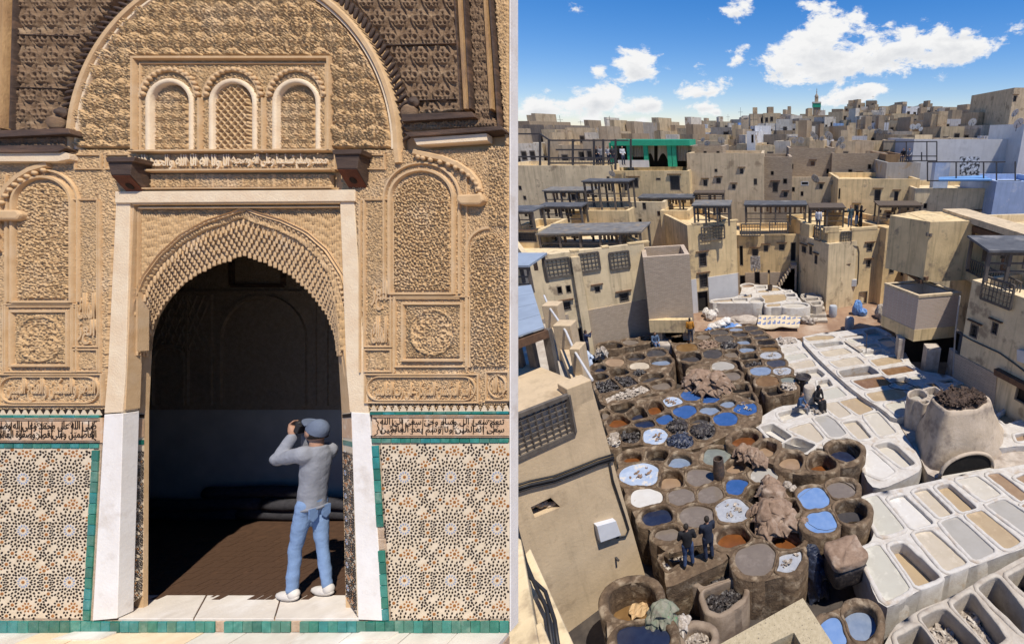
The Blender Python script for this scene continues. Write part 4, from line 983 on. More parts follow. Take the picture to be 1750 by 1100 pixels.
platform('vat_block', 'long brown vat block behind the hide pile', 'Z3', [(175,270),(330,228),(560,188),(690,162),(1000,128),(1110,108),(1260,112),(1400,212),(1480,280),(1560,400),(1640,600),(1740,720),(1760,900),(1740,965),(1420,1005),(1330,900),(1240,800),(1235,740),(1150,650),(1050,560),(1000,535),(830,545),(600,565),(450,595),(320,580),(262,500),(190,330)], 0, ZB, MUD,
  [('Z3',(320,290,114,42),.1,'or'),('Z3',(600,250,80,32),.12,'ta'),('Z3',(800,200,106,36),.08,'dk'),('Z3',(1010,168,78,20),.05,'gb'),('Z3',(1190,150,78,29),.03,'dk'),('Z3',(1262,203,78,26),.05,'dk'),('Z3',(1050,225,92,32),.14,'dk'),('Z3',(1325,265,82,26),.1,'dk'),
   ('Z3',(855,282,105,42,3),.03,'dk'),('Z3',(1095,305,92,42),.3,'gb'),('Z3',(1380,325,97,36),.05,'bk'),('Z3',(395,388,124,50),.05,'br'),('Z3',(655,355,116,52),.1,'ht'),('Z3',(915,370,105,36),.02,'hd'),('Z3',(1138,403,104,42),.25,'gb'),('Z3',(1418,398,102,32),.15,'br'),
   ('Z3',(440,505,125,56),.38,'dk'),('Z3',(712,465,110,56),.05,'dk'),('Z3',(948,460,90,47),.25,'ta'),('Z3',(1438,488,120,46),.04,'sc'),('Z3',[(1058,477),(1235,460),(1270,522),(1090,540)],.3,'bk'),('Z3',[(1098,562),(1295,540),(1315,607),(1135,630)],.25,'hd'),
   ('Z3',(1505,585,106,46),.03,'dk'),('Z3',(1313,685,118,52),.03,'gb'),('Z3',(1580,683,102,45),.03,'sc'),('Z3',(1400,808,132,62),.03,'br'),('Z3',(1650,790,92,42),.1,'gr'),('Z3',(1660,885,90,36),.02,'hw'),('Z3',[(1368,905),(1515,878),(1595,948),(1425,978)],.3,'bk')], where='behind the hide pile', group='vats of the long block')
platform('vat_block', 'brown vat block carrying the pile of tan hides', 'Z3', [(370,650),(500,590),(720,545),(900,545),(1000,590),(1110,790),(1200,900),(1290,1070),(1180,1090),(1000,1000),(930,905),(600,960),(400,860)], 0, ZB, MUD,
  [('Z3',(840,622,126,52),.03,'cy'),('Z3',(935,735,120,56),.15,'ta'),('Z3',[(968,855),(1125,838),(1160,925),(985,948)],.4,'bk'),('Z3',[(1010,984),(1185,962),(1230,1046),(1068,1068)],.35,'hd')], where='under the hide pile', group='vats under the hide pile')
platform('vat_block', 'brown honeycomb vat block with bright blue liquids', 'P', [(1026,702),(1045,684),(1082,680),(1130,675),(1165,660),(1200,653),(1240,666),(1262,674),(1300,688),(1304,702),(1300,722),(1240,744),(1200,764),(1172,768),(1135,760),(1100,757),(1050,765),(1040,745),(1030,715)], 0, ZB, MUD,
  [('Z1',(1335,250,130,64),.05,'bl'),('Z1',(1565,280,115,70),.2,'bl'),('Z1',(1090,335,106,56),.03,'lb'),('Z1',(1245,455,134,78),.06,'bl'),('Z1',(1555,432,124,60),.2,'gb'),('Z1',(868,412,104,78),.42,'or'),('Z1',(640,482,130,78),.5,'nv'),('Z1',(465,402,142,70),.4,'bk'),
   ('Z1',(740,610,120,58),.12,'nv'),('Z1',(1000,550,110,70),.15,'bl'),('Z1',(1425,555,114,56,3),.3,'dk'),('Z1',(415,575,134,70),.32,'or'),('Z1',(1150,650,128,86),.02,'hd'),('Z1',(1455,700,148,94),.02,'hd'),('Z1',(1180,825,155,86),.02,'hb'),('Z1',(555,745,132,88,3),.3,'hd'),
   ('Z1',(875,762,150,90),.03,'lb'),('Z1',(365,820,70,72),.05,'hw'),('Z1',(250,500,60,52),.2,'ta'),('Z2',(125,345,116,66),.03,'bl'),('Z2',(333,232,115,62),.03,'bl'),('Z2',(150,180,90,44),.2,'gb')], where='in the blue honeycomb', group='vats of the blue honeycomb')
platform('vat_block', 'brown honeycomb vat block where two dark clothed men stand', 'P', [(1055,776),(1085,762),(1150,760),(1180,774),(1215,762),(1262,772),(1280,787),(1320,800),(1345,815),(1340,845),(1320,895),(1340,905),(1378,925),(1380,945),(1370,975),(1335,985),(1290,995),(1258,985),(1252,955),(1240,942),(1200,928),(1180,932),(1150,948),(1120,930),(1110,900),(1090,895),(1075,860),(1070,845),(1058,815)], .1, ZB, MUD,
  [('Z5',(290,78,114,60),.35,'or'),('Z5',(610,48,125,70),.5,'bk'),('Z5',(880,120,140,80),.28,'gb'),('Z5',(1350,65,158,102,2.5),.08,'gr'),('Z5',(400,295,228,130),.03,'lb'),('Z5',(770,360,142,104,3),.42,'tb'),('Z5',(1140,320,158,100,2.6),.08,'ta'),('Z5',(1575,190,114,75),.3,'tb'),
   ('Z5',(470,580,184,110),.05,'wh'),('Z5',(910,565,154,95),.04,'ta'),('Z5',(1270,545,145,104),.04,'ta'),('Z5',(1605,445,134,95,2.8),.08,'bl'),('Z5',(605,805,174,120,2.4),.22,'nv'),('Z5',(1100,800,198,124),.08,'ta'),('Z5',(1545,735,194,138,2.8),.04,'sc'),('Z5',(730,1010,144,88),.18,'ta'),
   ('Z6',(335,150,150,95),.05,'cy'),('Z6',(200,400,124,112,3),.6,'bk'),('Z6',(280,800,124,92),.4,'nv'),('Z8',(295,95,144,92),.4,'or'),('Z8',(505,290,170,138,2.8),.06,'ta'),('Z8',(790,112,138,82),.4,'or'),('Z8',[(735,268),(915,222),(920,300),(860,395),(712,405)],.1,'sc')], where='in the honeycomb by the standing men', group='vats of the near honeycomb', w=.24)
platform('vat_block', 'lobed brown vat block against the white lime vats', 'P', [(1246,748),(1262,732),(1282,732),(1300,745),(1325,760),(1350,767),(1380,777),(1412,770),(1430,757),(1455,759),(1472,775),(1474,788),(1458,797),(1425,800),(1400,808),(1370,812),(1338,803),(1320,790),(1290,788),(1252,765)], .35, ZB, MUD,
  [('Z2',(335,560,140,80),.4,'or'),('Z2',(535,655,124,80),.45,'tb'),('Z2',(825,790,120,80),.35,'tb'),('Z2',(1155,805,140,82),.7,'or'),('Z2',(1390,690,154,90,2.6),.42,'nv')], where='in the lobed block by the lime vats', group='vats of the lobed block', w=.26)
platform('vat_block', 'four lobed brown vat block with bright blue water', 'P', [(1354,858),(1378,838),(1400,826),(1432,818),(1458,828),(1472,850),(1484,872),(1478,888),(1450,890),(1430,900),(1405,906),(1384,896),(1374,878)], .4, ZB, MUD,
  [('Z6',(955,440,185,124),.05,'bb'),('Z6',(1295,335,168,104),.08,'ta'),('Z6',(1050,730,185,124),.05,'bb'),('Z6',(1410,600,184,134),.6,'dk'),('Z6',(690,550,84,84),.6,'bk')], where='in the four lobed block', group='vats of the four lobed block', w=.24)
platform('vat_block', 'tall brown vat block under the plastered wall', 'P', [(1034,1018),(1052,1003),(1085,992),(1118,995),(1132,1012),(1138,1035),(1148,1060),(1165,1130),(1040,1130)], .7, ZB, MUD,
  [('Z7',(405,742,182,158),.9,'br'),('Z7',(490,1040,205,134),.1,'nv')], where='under the plastered wall', group='tall vats under the wall', w=.28)
platform('vat_block', 'rounded trough full of hide waste below the men', 'Z8', [(-150,420),(60,360),(220,300),(280,340),(320,480),(400,560),(430,640),(380,740),(190,830),(60,800),(0,640),(-60,540)], -.3, ZB, MUDW,
  [('Z8',[(-110,440),(60,380),(210,330),(262,380),(280,470),(40,560),(0,520)],.35,'hd'),('Z8',[(25,590),(280,500),(365,590),(350,660),(180,775),(95,760)],.4,'hd')], where='of hide waste below the men', group='waste troughs', noun='trough', w=.2)
platform('vat_block', 'brown double vat block at the foot of the white vats', 'Z8', [(1080,830),(1200,790),(1330,740),(1450,690),(1560,690),(1640,760),(1660,880),(1620,1000),(1500,1090),(1400,1130),(1200,1160),(1100,1000)], .3, ZB, MUD,
  [('Z8',(1240,995,132,136),.06,'bb'),('Z8',(1480,890,150,150),.35,'gb')], where='at the foot of the white vats', group='double vats', w=.24)
platform('vat_block', 'small round brown vat beside the hide trough', 'Z7', [(840,940),(1000,920),(1090,1020),(1100,1130),(830,1130)], -.2, ZB, MUDW, [('Z7',(955,1040,100,70),.3,'hw')], where='beside the hide trough', group='waste troughs', w=.26)
# ledge on which the men stand
platform('walkway', 'narrow mud walkway where two men in dark jackets stand', 'P', [(1120,938),(1138,950),(1150,962),(1208,940),(1232,934),(1246,950),(1238,960),(1180,985),(1142,1004),(1135,1000),(1137,975)], .1, ZB, MUD, [('P',[(1130,952),(1163,934),(1172,950),(1143,972)],.4,'hw')], where='beside the walkway', group='waste troughs', cat='walkway', w=.1)
# ---- white lime vats
WQ = dict(cat='lime vat block', vname='lime_vat', noun='lime vat')
platform('lime_vat_block', 'white lime vat block stepping down to the lobed brown vats', 'P', [(1322,578),(1360,573),(1404,617),(1466,673),(1513,700),(1532,716),(1544,738),(1578,790),(1572,806),(1500,838),(1482,822),(1474,800),(1470,770),(1440,762),(1410,766),(1352,762),(1292,730),(1284,722),(1315,702),(1335,692),(1366,690),(1384,662),(1350,620),(1330,600)], -.15, ZB, LIME,
  [('W1',[(75,215),(258,203),(295,258),(115,285)],.05,'hw'),('W1',[(120,322),(288,303),(332,350),(155,385)],.04,'cp'),('W1',[(160,422),(378,393),(425,440),(205,485)],.04,'cg'),('W1',[(210,522),(478,475),(522,545),(285,585)],.04,'cr'),('W1',[(285,630),(555,585),(630,650),(595,684),(345,666)],.3,'cp'),
   ('W1',[(575,735),(695,715),(742,788),(595,815)],.3,'cp'),('W1',[(610,862),(798,815),(905,913),(630,968)],.04,'cg'),('W3',[(188,78),(348,50),(492,178),(372,220)],.04,'cr'),('W3',[(395,42),(618,-5),(755,128),(612,184)],.06,'ct'),('W3',[(36,108),(118,85),(212,163),(112,195)],.05,'hw'),
   ('W3',[(105,242),(238,214),(325,272),(432,398),(378,434),(275,438)],.05,'cy'),('W3',[(430,294),(578,270),(732,446),(602,474)],.14,'cr'),('W3',[(676,208),(826,175),(1016,384),(852,428)],.06,'cp'),('Z2',[(818,460),(1028,394),(1155,543),(1092,588)],.05,'cr'),('Z2',[(700,285),(955,216),(1000,268),(764,362)],.28,'cp'),
   ('Z2',[(512,434),(628,406),(818,530),(674,612)],.45,'cw'),('Z2',[(700,640),(858,548),(1066,620),(955,700)],.45,'cw'),('W3',[(690,620),(760,630),(1005,848),(862,918),(700,850)],.03,'cw'),('W3',[(808,564),(958,528),(1045,566),(1236,748),(1112,790)],.3,'cp'),('W3',[(210,536),(440,466),(600,520),(420,560)],.2,'cr')],
  where='in the stepped white block', group='lime vats of the stepped block', w=.16, **WQ)
platform('lime_vat_block', 'upper white lime vat block in front of the brick box', 'P', [(1366,577),(1398,568),(1430,566),(1476,560),(1497,557),(1520,567),(1540,585),(1562,631),(1625,640),(1690,668),(1640,702),(1562,706),(1546,710),(1528,716),(1510,699),(1465,672),(1402,616)], .1, ZB, LIME,
  [('W1',[(425,192),(560,170),(728,170),(762,190),(700,216),(474,230)],.05,'ct'),('W1',[(520,270),(828,240),(862,280),(575,318)],.35,'cp'),('W1',[(618,370),(878,325),(975,384),(694,428)],.05,'cr'),('W1',[(745,490),(1038,436),(1124,514),(834,558)],.05,'cr'),('W1',[(850,610),(1188,552),(1306,638),(905,682)],.42,'ta'),
   ('W1',[(1022,730),(1356,676),(1466,768),(1174,822)],.07,'cb'),('W1',[(1205,890),(1568,826),(1655,900),(1595,952),(1294,976)],.05,'ct'),('W3',[(925,78),(1130,34),(1146,184),(1064,184)],.05,'cg'),('W1',[(870,188),(1108,146),(1140,165),(905,194)],.1,'tb'),('W1',[(950,216),(1168,185),(1226,230),(1004,258)],.05,'cg'),
   ('W1',[(1152,112),(1288,86),(1405,162),(1205,174)],.35,'cp'),('W1',[(1322,222),(1468,200),(1548,278),(1432,306)],.1,'cg'),('W1',[(1052,300),(1288,266),(1328,308),(1094,334)],.1,'cr'),('W1',[(1132,376),(1358,341),(1446,385),(1184,423)],.25,'cw'),('W1',[(1242,472),(1518,427),(1606,490),(1324,542)],.05,'ct'),
   ('W2',[(58,492),(328,451),(428,510),(132,562)],.08,'cb'),('W2',[(170,622),(328,588),(378,640),(272,690)],.3,'ct'),('W2',[(392,592),(498,568),(546,600),(442,627)],.06,'cg'),('W2',[(358,716),(478,687),(526,715),(432,742)],.06,'ct'),('W2',[(582,672),(678,657),(754,722),(700,714)],.08,'cb'),('W2',[(735,632),(878,606),(936,650),(802,659)],.2,'cb'),('W2',[(905,702),(1018,667),(1184,720),(1098,742),(935,733)],.08,'ct')],
  where='in the upper white block', group='lime vats of the upper block', w=.15, **WQ)
platform('lime_vat_block', 'large white lime vat block of two long rows', 'P', [(1469,848),(1498,840),(1547,831),(1671,803),(1709,799),(1751,792),(1830,775),(1830,905),(1750,936),(1717,946),(1664,966),(1615,982),(1560,1014),(1512,1042),(1496,1020),(1484,987),(1469,942),(1500,911)], 0, ZB, LIME,
  [('W5',[(158,382),(288,342),(528,636),(314,694)],.04,'cg'),('W5',[(420,372),(558,332),(816,578),(644,630)],.12,'cw'),('W5',[(665,298),(788,267),(1014,488),(892,520)],.12,'cr'),('W5',[(890,253),(1008,222),(1252,438),(1112,470)],.22,'ct'),('W5',[(1095,178),(1278,142),(1484,298),(1332,356)],.05,'cp'),('W5',[(1395,132),(1498,112),(1745,300),(1690,364)],.06,'tb'),
   ('W5',[(1662,152),(1740,118),(1820,160),(1800,220)],.08,'tb'),('W5',[(1395,432),(1558,378),(1830,560),(1800,720)],.05,'cy'),('W5',[(1187,528),(1328,483),(1674,762),(1532,824)],.05,'ct'),('W5',[(937,608),(1088,553),(1418,852),(1234,934)],.05,'cy'),('W5',[(672,713),(828,683),(1142,968),(950,1038)],.08,'cr'),('W6',[(432,36),(556,0),(884,300),(672,384)],.5,'ct'),('W6',[(142,94),(308,24),(586,412),(364,526)],.04,'cg'),('W5',[(1715,425),(1800,380),(1830,420),(1800,470)],.05,'tb')],
  where='in the two long white rows', group='lime vats of the long rows', w=.16, **WQ)
platform('lime_vat_block', 'worn stone vat block of deep empty bays', 'P', [(1515,1078),(1570,1040),(1618,1022),(1704,974),(1752,947),(1830,910),(1830,1180),(1500,1180)], .1, ZB, OLDL,
  [('W6',[(500,925),(708,815),(838,1000),(570,1060)],1.2,'bk'),('W6',[(750,742),(965,654),(1310,1000),(985,1060)],.7,'hw'),('W6',[(1066,615),(1238,504),(1540,900),(1395,990)],.7,'hw'),('W6',[(1316,444),(1498,344),(1735,640),(1735,850)],1.1,'bk'),('W6',[(1606,324),(1800,214),(1860,300),(1850,480),(1760,462)],1.1,'hd')],
  where='in the worn stone block', group='bays of the worn block', w=.17, cat='vat block', vname='stone_bay', noun='bay')
# far white tanks before the houses
platform('lime_vat_block', 'high white tank block before the houses across the yard', 'W7', [(235,330),(290,298),(560,268),(618,240),(640,165),(628,115),(740,92),(810,118),(1060,118),(1150,180),(1280,190),(1330,260),(1400,340),(1468,378),(1472,402),(1250,408),(1150,398),(952,406),(945,325),(900,348),(240,348)], .5, -.7, LIME,
  [('W7',[(285,312),(498,293),(512,324),(305,334)],.15,'ct'),('W7',[(545,292),(688,288),(700,320),(555,332)],.2,'cp'),('W7',(835,310,86,28),.25,'cp'),('W7',[(960,362),(1105,353),(1110,384),(966,392)],.05,'ct'),('W7',(1300,375,148,29),.12,'cp'),('W7',[(628,262),(748,235),(756,274),(645,278)],.1,'ct'),('W7',[(855,192),(966,184),(975,209),(856,213)],.05,'ct'),('W7',[(975,145),(1078,153),(1122,190),(995,198)],.1,'ct'),
   ('W7',[(822,143),(926,134),(934,164),(836,168)],.15,'cy'),('W7',(715,130,70,20),.15,'tb'),('W7',[(900,252),(1170,240),(1180,308),(955,345)],.04,'ct'),('W7',[(1192,198),(1238,193),(1246,214),(1196,217)],.1,'cy'),('W7',[(1188,238),(1286,229),(1302,263),(1196,263)],.1,'dk'),('W7',[(1208,292),(1316,284),(1336,314),(1212,317)],.08,'cp')],
  where='in the high white tank block', group='vats of the far tank block', w=.2, **WQ)
platform('lime_vat_block', 'grey row of three stone basins beside the steps', 'W7', [(1352,258),(1420,224),(1545,218),(1605,270),(1662,372),(1560,394),(1488,368)], .4, -.7, OLDL,
  [('W7',[(1398,242),(1518,229),(1560,268),(1434,282)],.3,'cy'),('W7',[(1438,292),(1574,279),(1582,307),(1456,321)],.3,'cy'),('W7',[(1498,342),(1610,329),(1618,362),(1534,372)],.3,'cy')], where='beside the stone steps', group='stone basins', w=.12, cat='basin block', vname='stone_basin', noun='basin')
# ---- yard ground
def sheet(name, pts, z, m, kind='structure', thick=.3):
    mb = MB(); P = [Vector((p.x, p.y, z)) for p in pts]
    mb.prism(P if area2(P) > 0 else P[::-1], (0,0,-thick), (0,0,0)); return mb.build(name, m, None, kind=kind)
sheet('yard_ground', [Vector((-14,2,0)),Vector((26,2,0)),Vector((26,60,0)),Vector((-30,60,0)),Vector((-30,12,0))], ZB+.06, WETM, thick=.5)
sheet('dirt_yard', [onz(1100,592,-.72),onz(1180,566,-.72),onz(1270,566,-.72),onz(1320,578,-.72),onz(1366,578,-.72),onz(1400,569,-.72),onz(1480,560,-.72),onz(1530,560,-.72),onz(1560,470,-.72),onz(1000,470,-.72)], -.72, DIRT, thick=.9)
# ---- kiln heaped with scraps
kt = [onz(*rp('W4',*q), 2.2) for q in ((330,200),(420,150),(560,115),(760,110),(920,130),(1010,190),(1060,260),(960,320),(760,365),(560,375),(430,310))]
kt = resamp(chaikin(kt,2), 36); kt = kt if area2(kt) > 0 else kt[::-1]
kc = sum(kt, Vector())/36
kb_ = [onz(*p, -.3) for p in ((1591,806),(1640,800),(1690,792),(1712,776),(1725,745),(1700,715),(1640,705),(1580,712),(1562,735),(1570,775))]
kb_ = resamp(chaikin(kb_,2), 36); kb_ = kb_ if area2(kb_) > 0 else kb_[::-1]
# align start points by angle
def rot_to(P, c):
    k = min(range(len(P)), key=lambda i: abs(math.atan2(P[i].y-c.y, P[i].x-c.x)+math.pi/2)); return P[k:]+P[:k]
kt = rot_to(kt, kc); kcb = sum(kb_, Vector())/36; kb_ = rot_to(kb_, kcb)
kiln = empty('kiln', Vector((kcb.x, kcb.y, ZB)), 'stout clay kiln tower with arched stoke hole heaped with dark bark', 'kiln'); off = kiln.location
mb = MB(off); V = []; prof = [(0,0,-1.4),(0,0,0),(.25,.3,0),(.5,.55,0),(.75,.78,0),(.92,.96,0),(1.0,1.0,0),(1.0,.93,.03),(1.0,.86,-.02),(1.0,.84,-.25)]
for k, (h, t, dz) in enumerate(prof):
    for a, b in zip(kb_, kt):
        p = a.lerp(b, t if k < 7 else 1.0)
        if k >= 7: q = kc.lerp(b, t); p = Vector((q.x, q.y, 2.2))
        z = -.3+2.5*h+dz if k < 7 else 2.2+dz
        p = Vector((p.x, p.y, z)); p += Vector((rn(p,1.5)*.1, rn(p+Vector((7,7,7)),1.5)*.1, rn(p,3)*.04)); V.append(p)
Fk = [(j*36+i, j*36+(i+1)%36, (j+1)*36+(i+1)%36, (j+1)*36+i) for j in range(len(prof)-1) for i in range(36)]
# the body stays closed; the stoke hole's dark is a painted plate
cut = lambda f: False
KILN = mat('sooty_clay', (.52,.43,.33), (.42,.34,.25), 1.6, .95, .9, 8, c3=(.19,.155,.13), s3=.9, thr3=(.54,.7))
mb.add(V, Fk); o = mb.build('kiln_body', KILN, kiln, smooth=True)
Vh, Fh = heap([Vector((kc.x+(p.x-kc.x)*.9, kc.y+(p.y-kc.y)*.9, 0)) for p in kt], 2.2, .22, 3.3, n=6); mb = MB(off); mb.add(Vh, Fh)
scraps(mb, [p.lerp(kc,.1) for p in kt], 2.3, 420, .26, 5)
BARK = mat('dark_bark_scraps', (.10,.065,.045), (.035,.024,.02), 9, .8, .8, 20, c3=(.40,.34,.28), s3=7, thr3=(.66,.72)); mb.build('bark_heap', BARK, kiln, kind='stuff')
pts = []; n = 16
ka = onz(1600,809,-.3); kbq = onz(1688,794,-.3); ex = (kbq-ka).normalized(); wd = (kbq-ka).length; ny = Vector((ex.y,-ex.x,0)).normalized()
ring = [ka+ex*(wd*(.5-.5*math.cos(math.pi*i/n)))+Vector((0,0,1.0*math.sin(math.pi*i/n)**.8+.02)) for i in range(n+1)]
mb = MB(off); A = [p+ny*.26 for p in ring]; B = [p-ny*.25 for p in ring]
mb.prism(A+[A[-1]+Vector((0,0,-.25)),A[0]+Vector((0,0,-.25))], (0,0,0), ny*.02); mb.build('stoke_hole_plate', mat('hole_dark', (.007,.006,.005), (.014,.012,.01), 4, .95, .5), kiln)  # flat near-black plate, coloured for the shade of the opening
mb = MB(off); mb.tube([p+ny*.27 for p in ring], .08, 8); mb.build('stoke_arch', KILN, kiln, smooth=True)
mb = MB(off); mb.bar(A[0]+ny*.02+Vector((0,0,-.1)), A[-1]+ny*.02+Vector((0,0,-.1)), .3, .35); mb.build('stoke_sill', LIME, kiln)
# small tank joined to the kiln
platform('lime_apron', 'sloping whitewashed apron round the foot of the bark kiln', 'P', [(1536,722),(1562,702),(1700,690),(1770,715),(1800,785),(1709,803),(1600,817),(1582,806),(1579,792),(1547,740)], -.3, ZB, LIMD, [], cat='apron')
platform('lime_vat_block', 'small grey stone tank against the bark kiln', 'W2', [(345,790),(420,750),(560,730),(690,702),(780,770),(650,830),(600,900),(520,900),(400,850)], 1.3, ZB, LIMD,
  [('W2',(478,800,100,52),.35,'cy'),('W2',[(560,740),(682,714),(755,770),(640,808)],.4,'cy'),('W2',[(505,880),(580,862),(610,885),(560,912)],.2,'cy')], where='against the bark kiln', group='kiln tank vats', w=.09, **WQ)
platform('lime_vat_block', 'white lime vat step beside the bark kiln', 'W4', [(1130,370),(1250,300),(1460,330),(1560,420),(1560,760),(1340,760),(1100,800),(1090,700),(1140,480)], .0, ZB, LIME,
  [('W4',[(1150,420),(1250,345),(1400,440),(1230,500)],.3,'ct'),('W4',[(1345,640),(1460,615),(1470,690),(1370,705)],.2,'tb')], where='beside the bark kiln', group='kiln side vats', w=.15, **WQ)
# barrel-shaped stone post the hooded figure sits by, milk-white drum
def lathe_thing(name, label, cat, p, prof, m, n=18, group=None):
    t = MB(); t.lathe(prof, (0,0,0), n); o = t.build(name, m, None, smooth=False); shade_auto(o, 40); o.location = p; tag(o, label, cat, group); return o
lathe_thing('stone_post', 'whitewashed round stone post between the two seated figures', 'post', onz(1382,690,-.15), [(.34,-.1),(.33,.5),(.30,1.0),(.27,1.05),(.0,1.05)], LIMD)
lathe_thing('stone_bollard', 'white round topped stone bollard on the dirt yard', 'bollard', onz(1451,562,-.72), [(.33,-.05),(.35,.4),(.34,.8),(.25,.95),(.0,1.0)], LIME)
METB = mat('rusty_drum', (.11,.085,.07), (.06,.045,.038), 8, .6, .4, 30, c3=(.2,.12,.07), s3=5)
lathe_thing('metal_drum', 'rusty open metal drum standing among the near vats', 'drum', onz(1229,816,.08), [(.2,0),(.24,.25),(.22,.6),(.2,.95),(.165,.95),(.165,.3),(0,.3)], METB)
lathe_thing('bucket', 'black bucket on the edge of the far white tank', 'bucket', onz(1316,496,.5), [(.17,0),(.22,.45),(.19,.45),(.15,.08),(0,.08)], METB)
lathe_thing('plastic_barrel', 'grey plastic barrel by the tower door', 'barrel', onz(1423,541,-.72), [(.28,0),(.33,.2),(.33,.8),(.27,.95),(0,.97)], mat('grey_plastic',(.45,.48,.52),(.38,.41,.45),4,.5))
# ---- heaps and piles
def blob(mb, c, rx, ry, rz, seed, nu=22, nv=14, folds=7, amp=.16, rot=0.0):
    V = []; cr, sr = math.cos(rot), math.sin(rot)
    for j in range(nv+1):
        ph = math.pi*j/nv
        for i in range(nu):
            th = 2*math.pi*i/nu; d = Vector((math.sin(ph)*math.cos(th), math.sin(ph)*math.sin(th), math.cos(ph)))
            f = abs(math.sin(folds*(d.x*.8+d.z*.6)+4*rn(d*1.6+Vector((seed,0,0)),1.0)))
            k = 1+amp*(f-.5)+.22*rn(d*1.7+Vector((seed,seed,0)),1.0)
            x, y, z = d.x*rx*k, d.y*ry*k, d.z*rz*k; V.append(c+Vector((x*cr-y*sr, x*sr+y*cr, z)))
    mb.add(V, [(j*nu+i, j*nu+(i+1)%nu, (j+1)*nu+(i+1)%nu, (j+1)*nu+i) for j in range(nv) for i in range(nu)])
def drape(mb, c, w, d, rise, seed, rot, droop=.5, nu=30, nv=22, f=9.0):
    """one floppy skin lying over what is below: ragged edge, sharp parallel folds, hanging rim"""
    V = []; cr, sr = math.cos(rot), math.sin(rot)
    for j in range(nv+1):
        for i in range(nu+1):
            s, t = i/nu*2-1, j/nv*2-1; e = 1+.22*rn((s*1.4+seed, t*1.4, seed), 1.0)
            x, y = s*w*e, t*d*e; r = min(1.3, math.hypot(s, t))
            fo = abs(math.sin(f*(s*.9+t*.35)+3.0*rn((s*1.1, t*1.1, seed+3), 1.0)))
            z = rise*(1-r*r*.75)-droop*max(0, r-.72)**1.3+.055*(1-fo)*(1.1-.3*r)+.07*rn((s*2.2, t*2.2, seed+7), 1.0)
            V.append(c+Vector((x*cr-y*sr, x*sr+y*cr, max(z, -c.z*0-.9))))
    mb.add(V, [(j*(nu+1)+i, j*(nu+1)+i+1, (j+1)*(nu+1)+i+1, (j+1)*(nu+1)+i) for j in range(nv) for i in range(nu)])
def pile(name, label, cat, m, blobs, folds=9, part='hide'):
    """blobs: (px, py of base, z, rx, ry, rz, rotation): a lumpy core with skins draped over it"""
    blobs = [(b[0],b[1],b[2],b[3]*.86,b[4]*.86,b[5]*.82,b[6]) for b in blobs]; base = onz(blobs[0][0], blobs[0][1], blobs[0][2]); t = empty(name, base, label, cat); skins = part in ('hide','fold')
    for k, (px, py, z, rx, ry, rz, ro) in enumerate(blobs):
        p = onz(px, py, z); sd = k*3.7+px*.01
        if skins:
            for q in range(3):
                mb = MB(base); f = .62+.2*q; drape(mb, p+Vector((.12*rx*math.sin(sd+q*2), .12*ry*math.cos(sd+q*2), rz*(.25+.42*q)-.02)), rx*(1.22-.17*q), ry*(1.22-.17*q), rz*.62, sd+q*5, ro+q*.7, rz*(1.3-.2*q), f=folds*.8)
                o = mb.build(part, m, t, smooth=True); so = o.modifiers.new('s','SOLIDIFY'); so.thickness = .018
        else:
            mb = MB(base); blob(mb, p+Vector((0,0,rz*.75)), rx, ry, rz, sd, 70, 36, folds*1.3, .1, ro); mb.build(part, m, t, smooth=True)
    return t
pile('hide_pile', 'big heap of folded tan hides on the middle vat block', 'hides', HT, [(1190,652,0,.85,.55,.5,.3),(1222,660,0,.8,.6,.55,-.4),(1204,668,0,.6,.45,.4,.1),(1236,664,0,.45,.6,.5,.2),(1178,660,0,.45,.4,.35,.5),(1196,646,.45,.75,.45,.32,.2),(1222,650,.45,.65,.45,.35,-.3)], 12)
pile('hide_roll', 'rolled bundle of pale tan hides on the lobed vat block', 'hides', HT, [(1270,772,.35,.4,.28,.26,-.2),(1284,780,.35,.42,.32,.28,-.4),(1298,787,.35,.3,.3,.28,0)], 14)
pile('hide_heap', 'large slumped heap of brownish hides over the near honeycomb', 'hides', HT, [(1318,882,.1,.72,.62,.42,.2),(1320,850,.1,.5,.6,.4,.1),(1350,894,.1,.55,.38,.3,.1),(1296,876,.1,.36,.32,.26,0),(1318,905,.1,.5,.32,.26,.3),(1328,872,.35,.5,.5,.28,0),(1372,897,.1,.22,.28,.24,.3),(1316,832,.1,.45,.35,.3,.4)], 5)
pile('wool_tuft', 'grey tuft of wool waste behind the slumped hide heap', 'wool', HW, [(1355,838,.1,.2,.2,.15,0),(1345,832,.1,.2,.18,.18,.4),(1362,843,.1,.18,.15,.12,.9)], 16, part='tuft')
def rbale(name, label, px, py, z, w, d, h, rot):
    p = onz(px, py, z); t = empty(name, p, label, 'hides'); n = 14
    for part, m, z0, z1, k in (('black_hides', HD, 0, h*.72, 1.0), ('tan_hides', HT, h*.66, h, 1.06)):
        mb = MB(); V = []
        for j in range(n+1):
            ph = math.pi*j/n
            for i in range(40):
                th = 2*math.pi*i/40; c, s = math.cos(th), math.sin(th); sp = max(1e-6, math.sin(ph)); e = .45
                x = math.copysign(abs(c)**e, c)*w*k*sp**.35; y = math.copysign(abs(s)**e, s)*d*k*sp**.35; zz = z0+(z1-z0)*(.5+.5*math.copysign(abs(math.cos(ph))**.5, math.cos(ph)))
                q = Vector((x,y,zz)); f = abs(rn((x*2,y*2,zz*9+px), 1.3)); q *= 1+.10*(f-.3)+.05*rn(q*5, 1.0); V.append(q)
        mb.add(V, [(j*40+i, (j+1)*40+i, (j+1)*40+(i+1)%40, j*40+(i+1)%40) for j in range(n) for i in range(40)]); o = mb.build(part, m, t, smooth=True)
    t.rotation_euler = (0,0,rot)
rbale('hide_bale', 'square bale of black hides beside the white vats', 1442, 985, -.7, .62, .5, 1.25, .35)
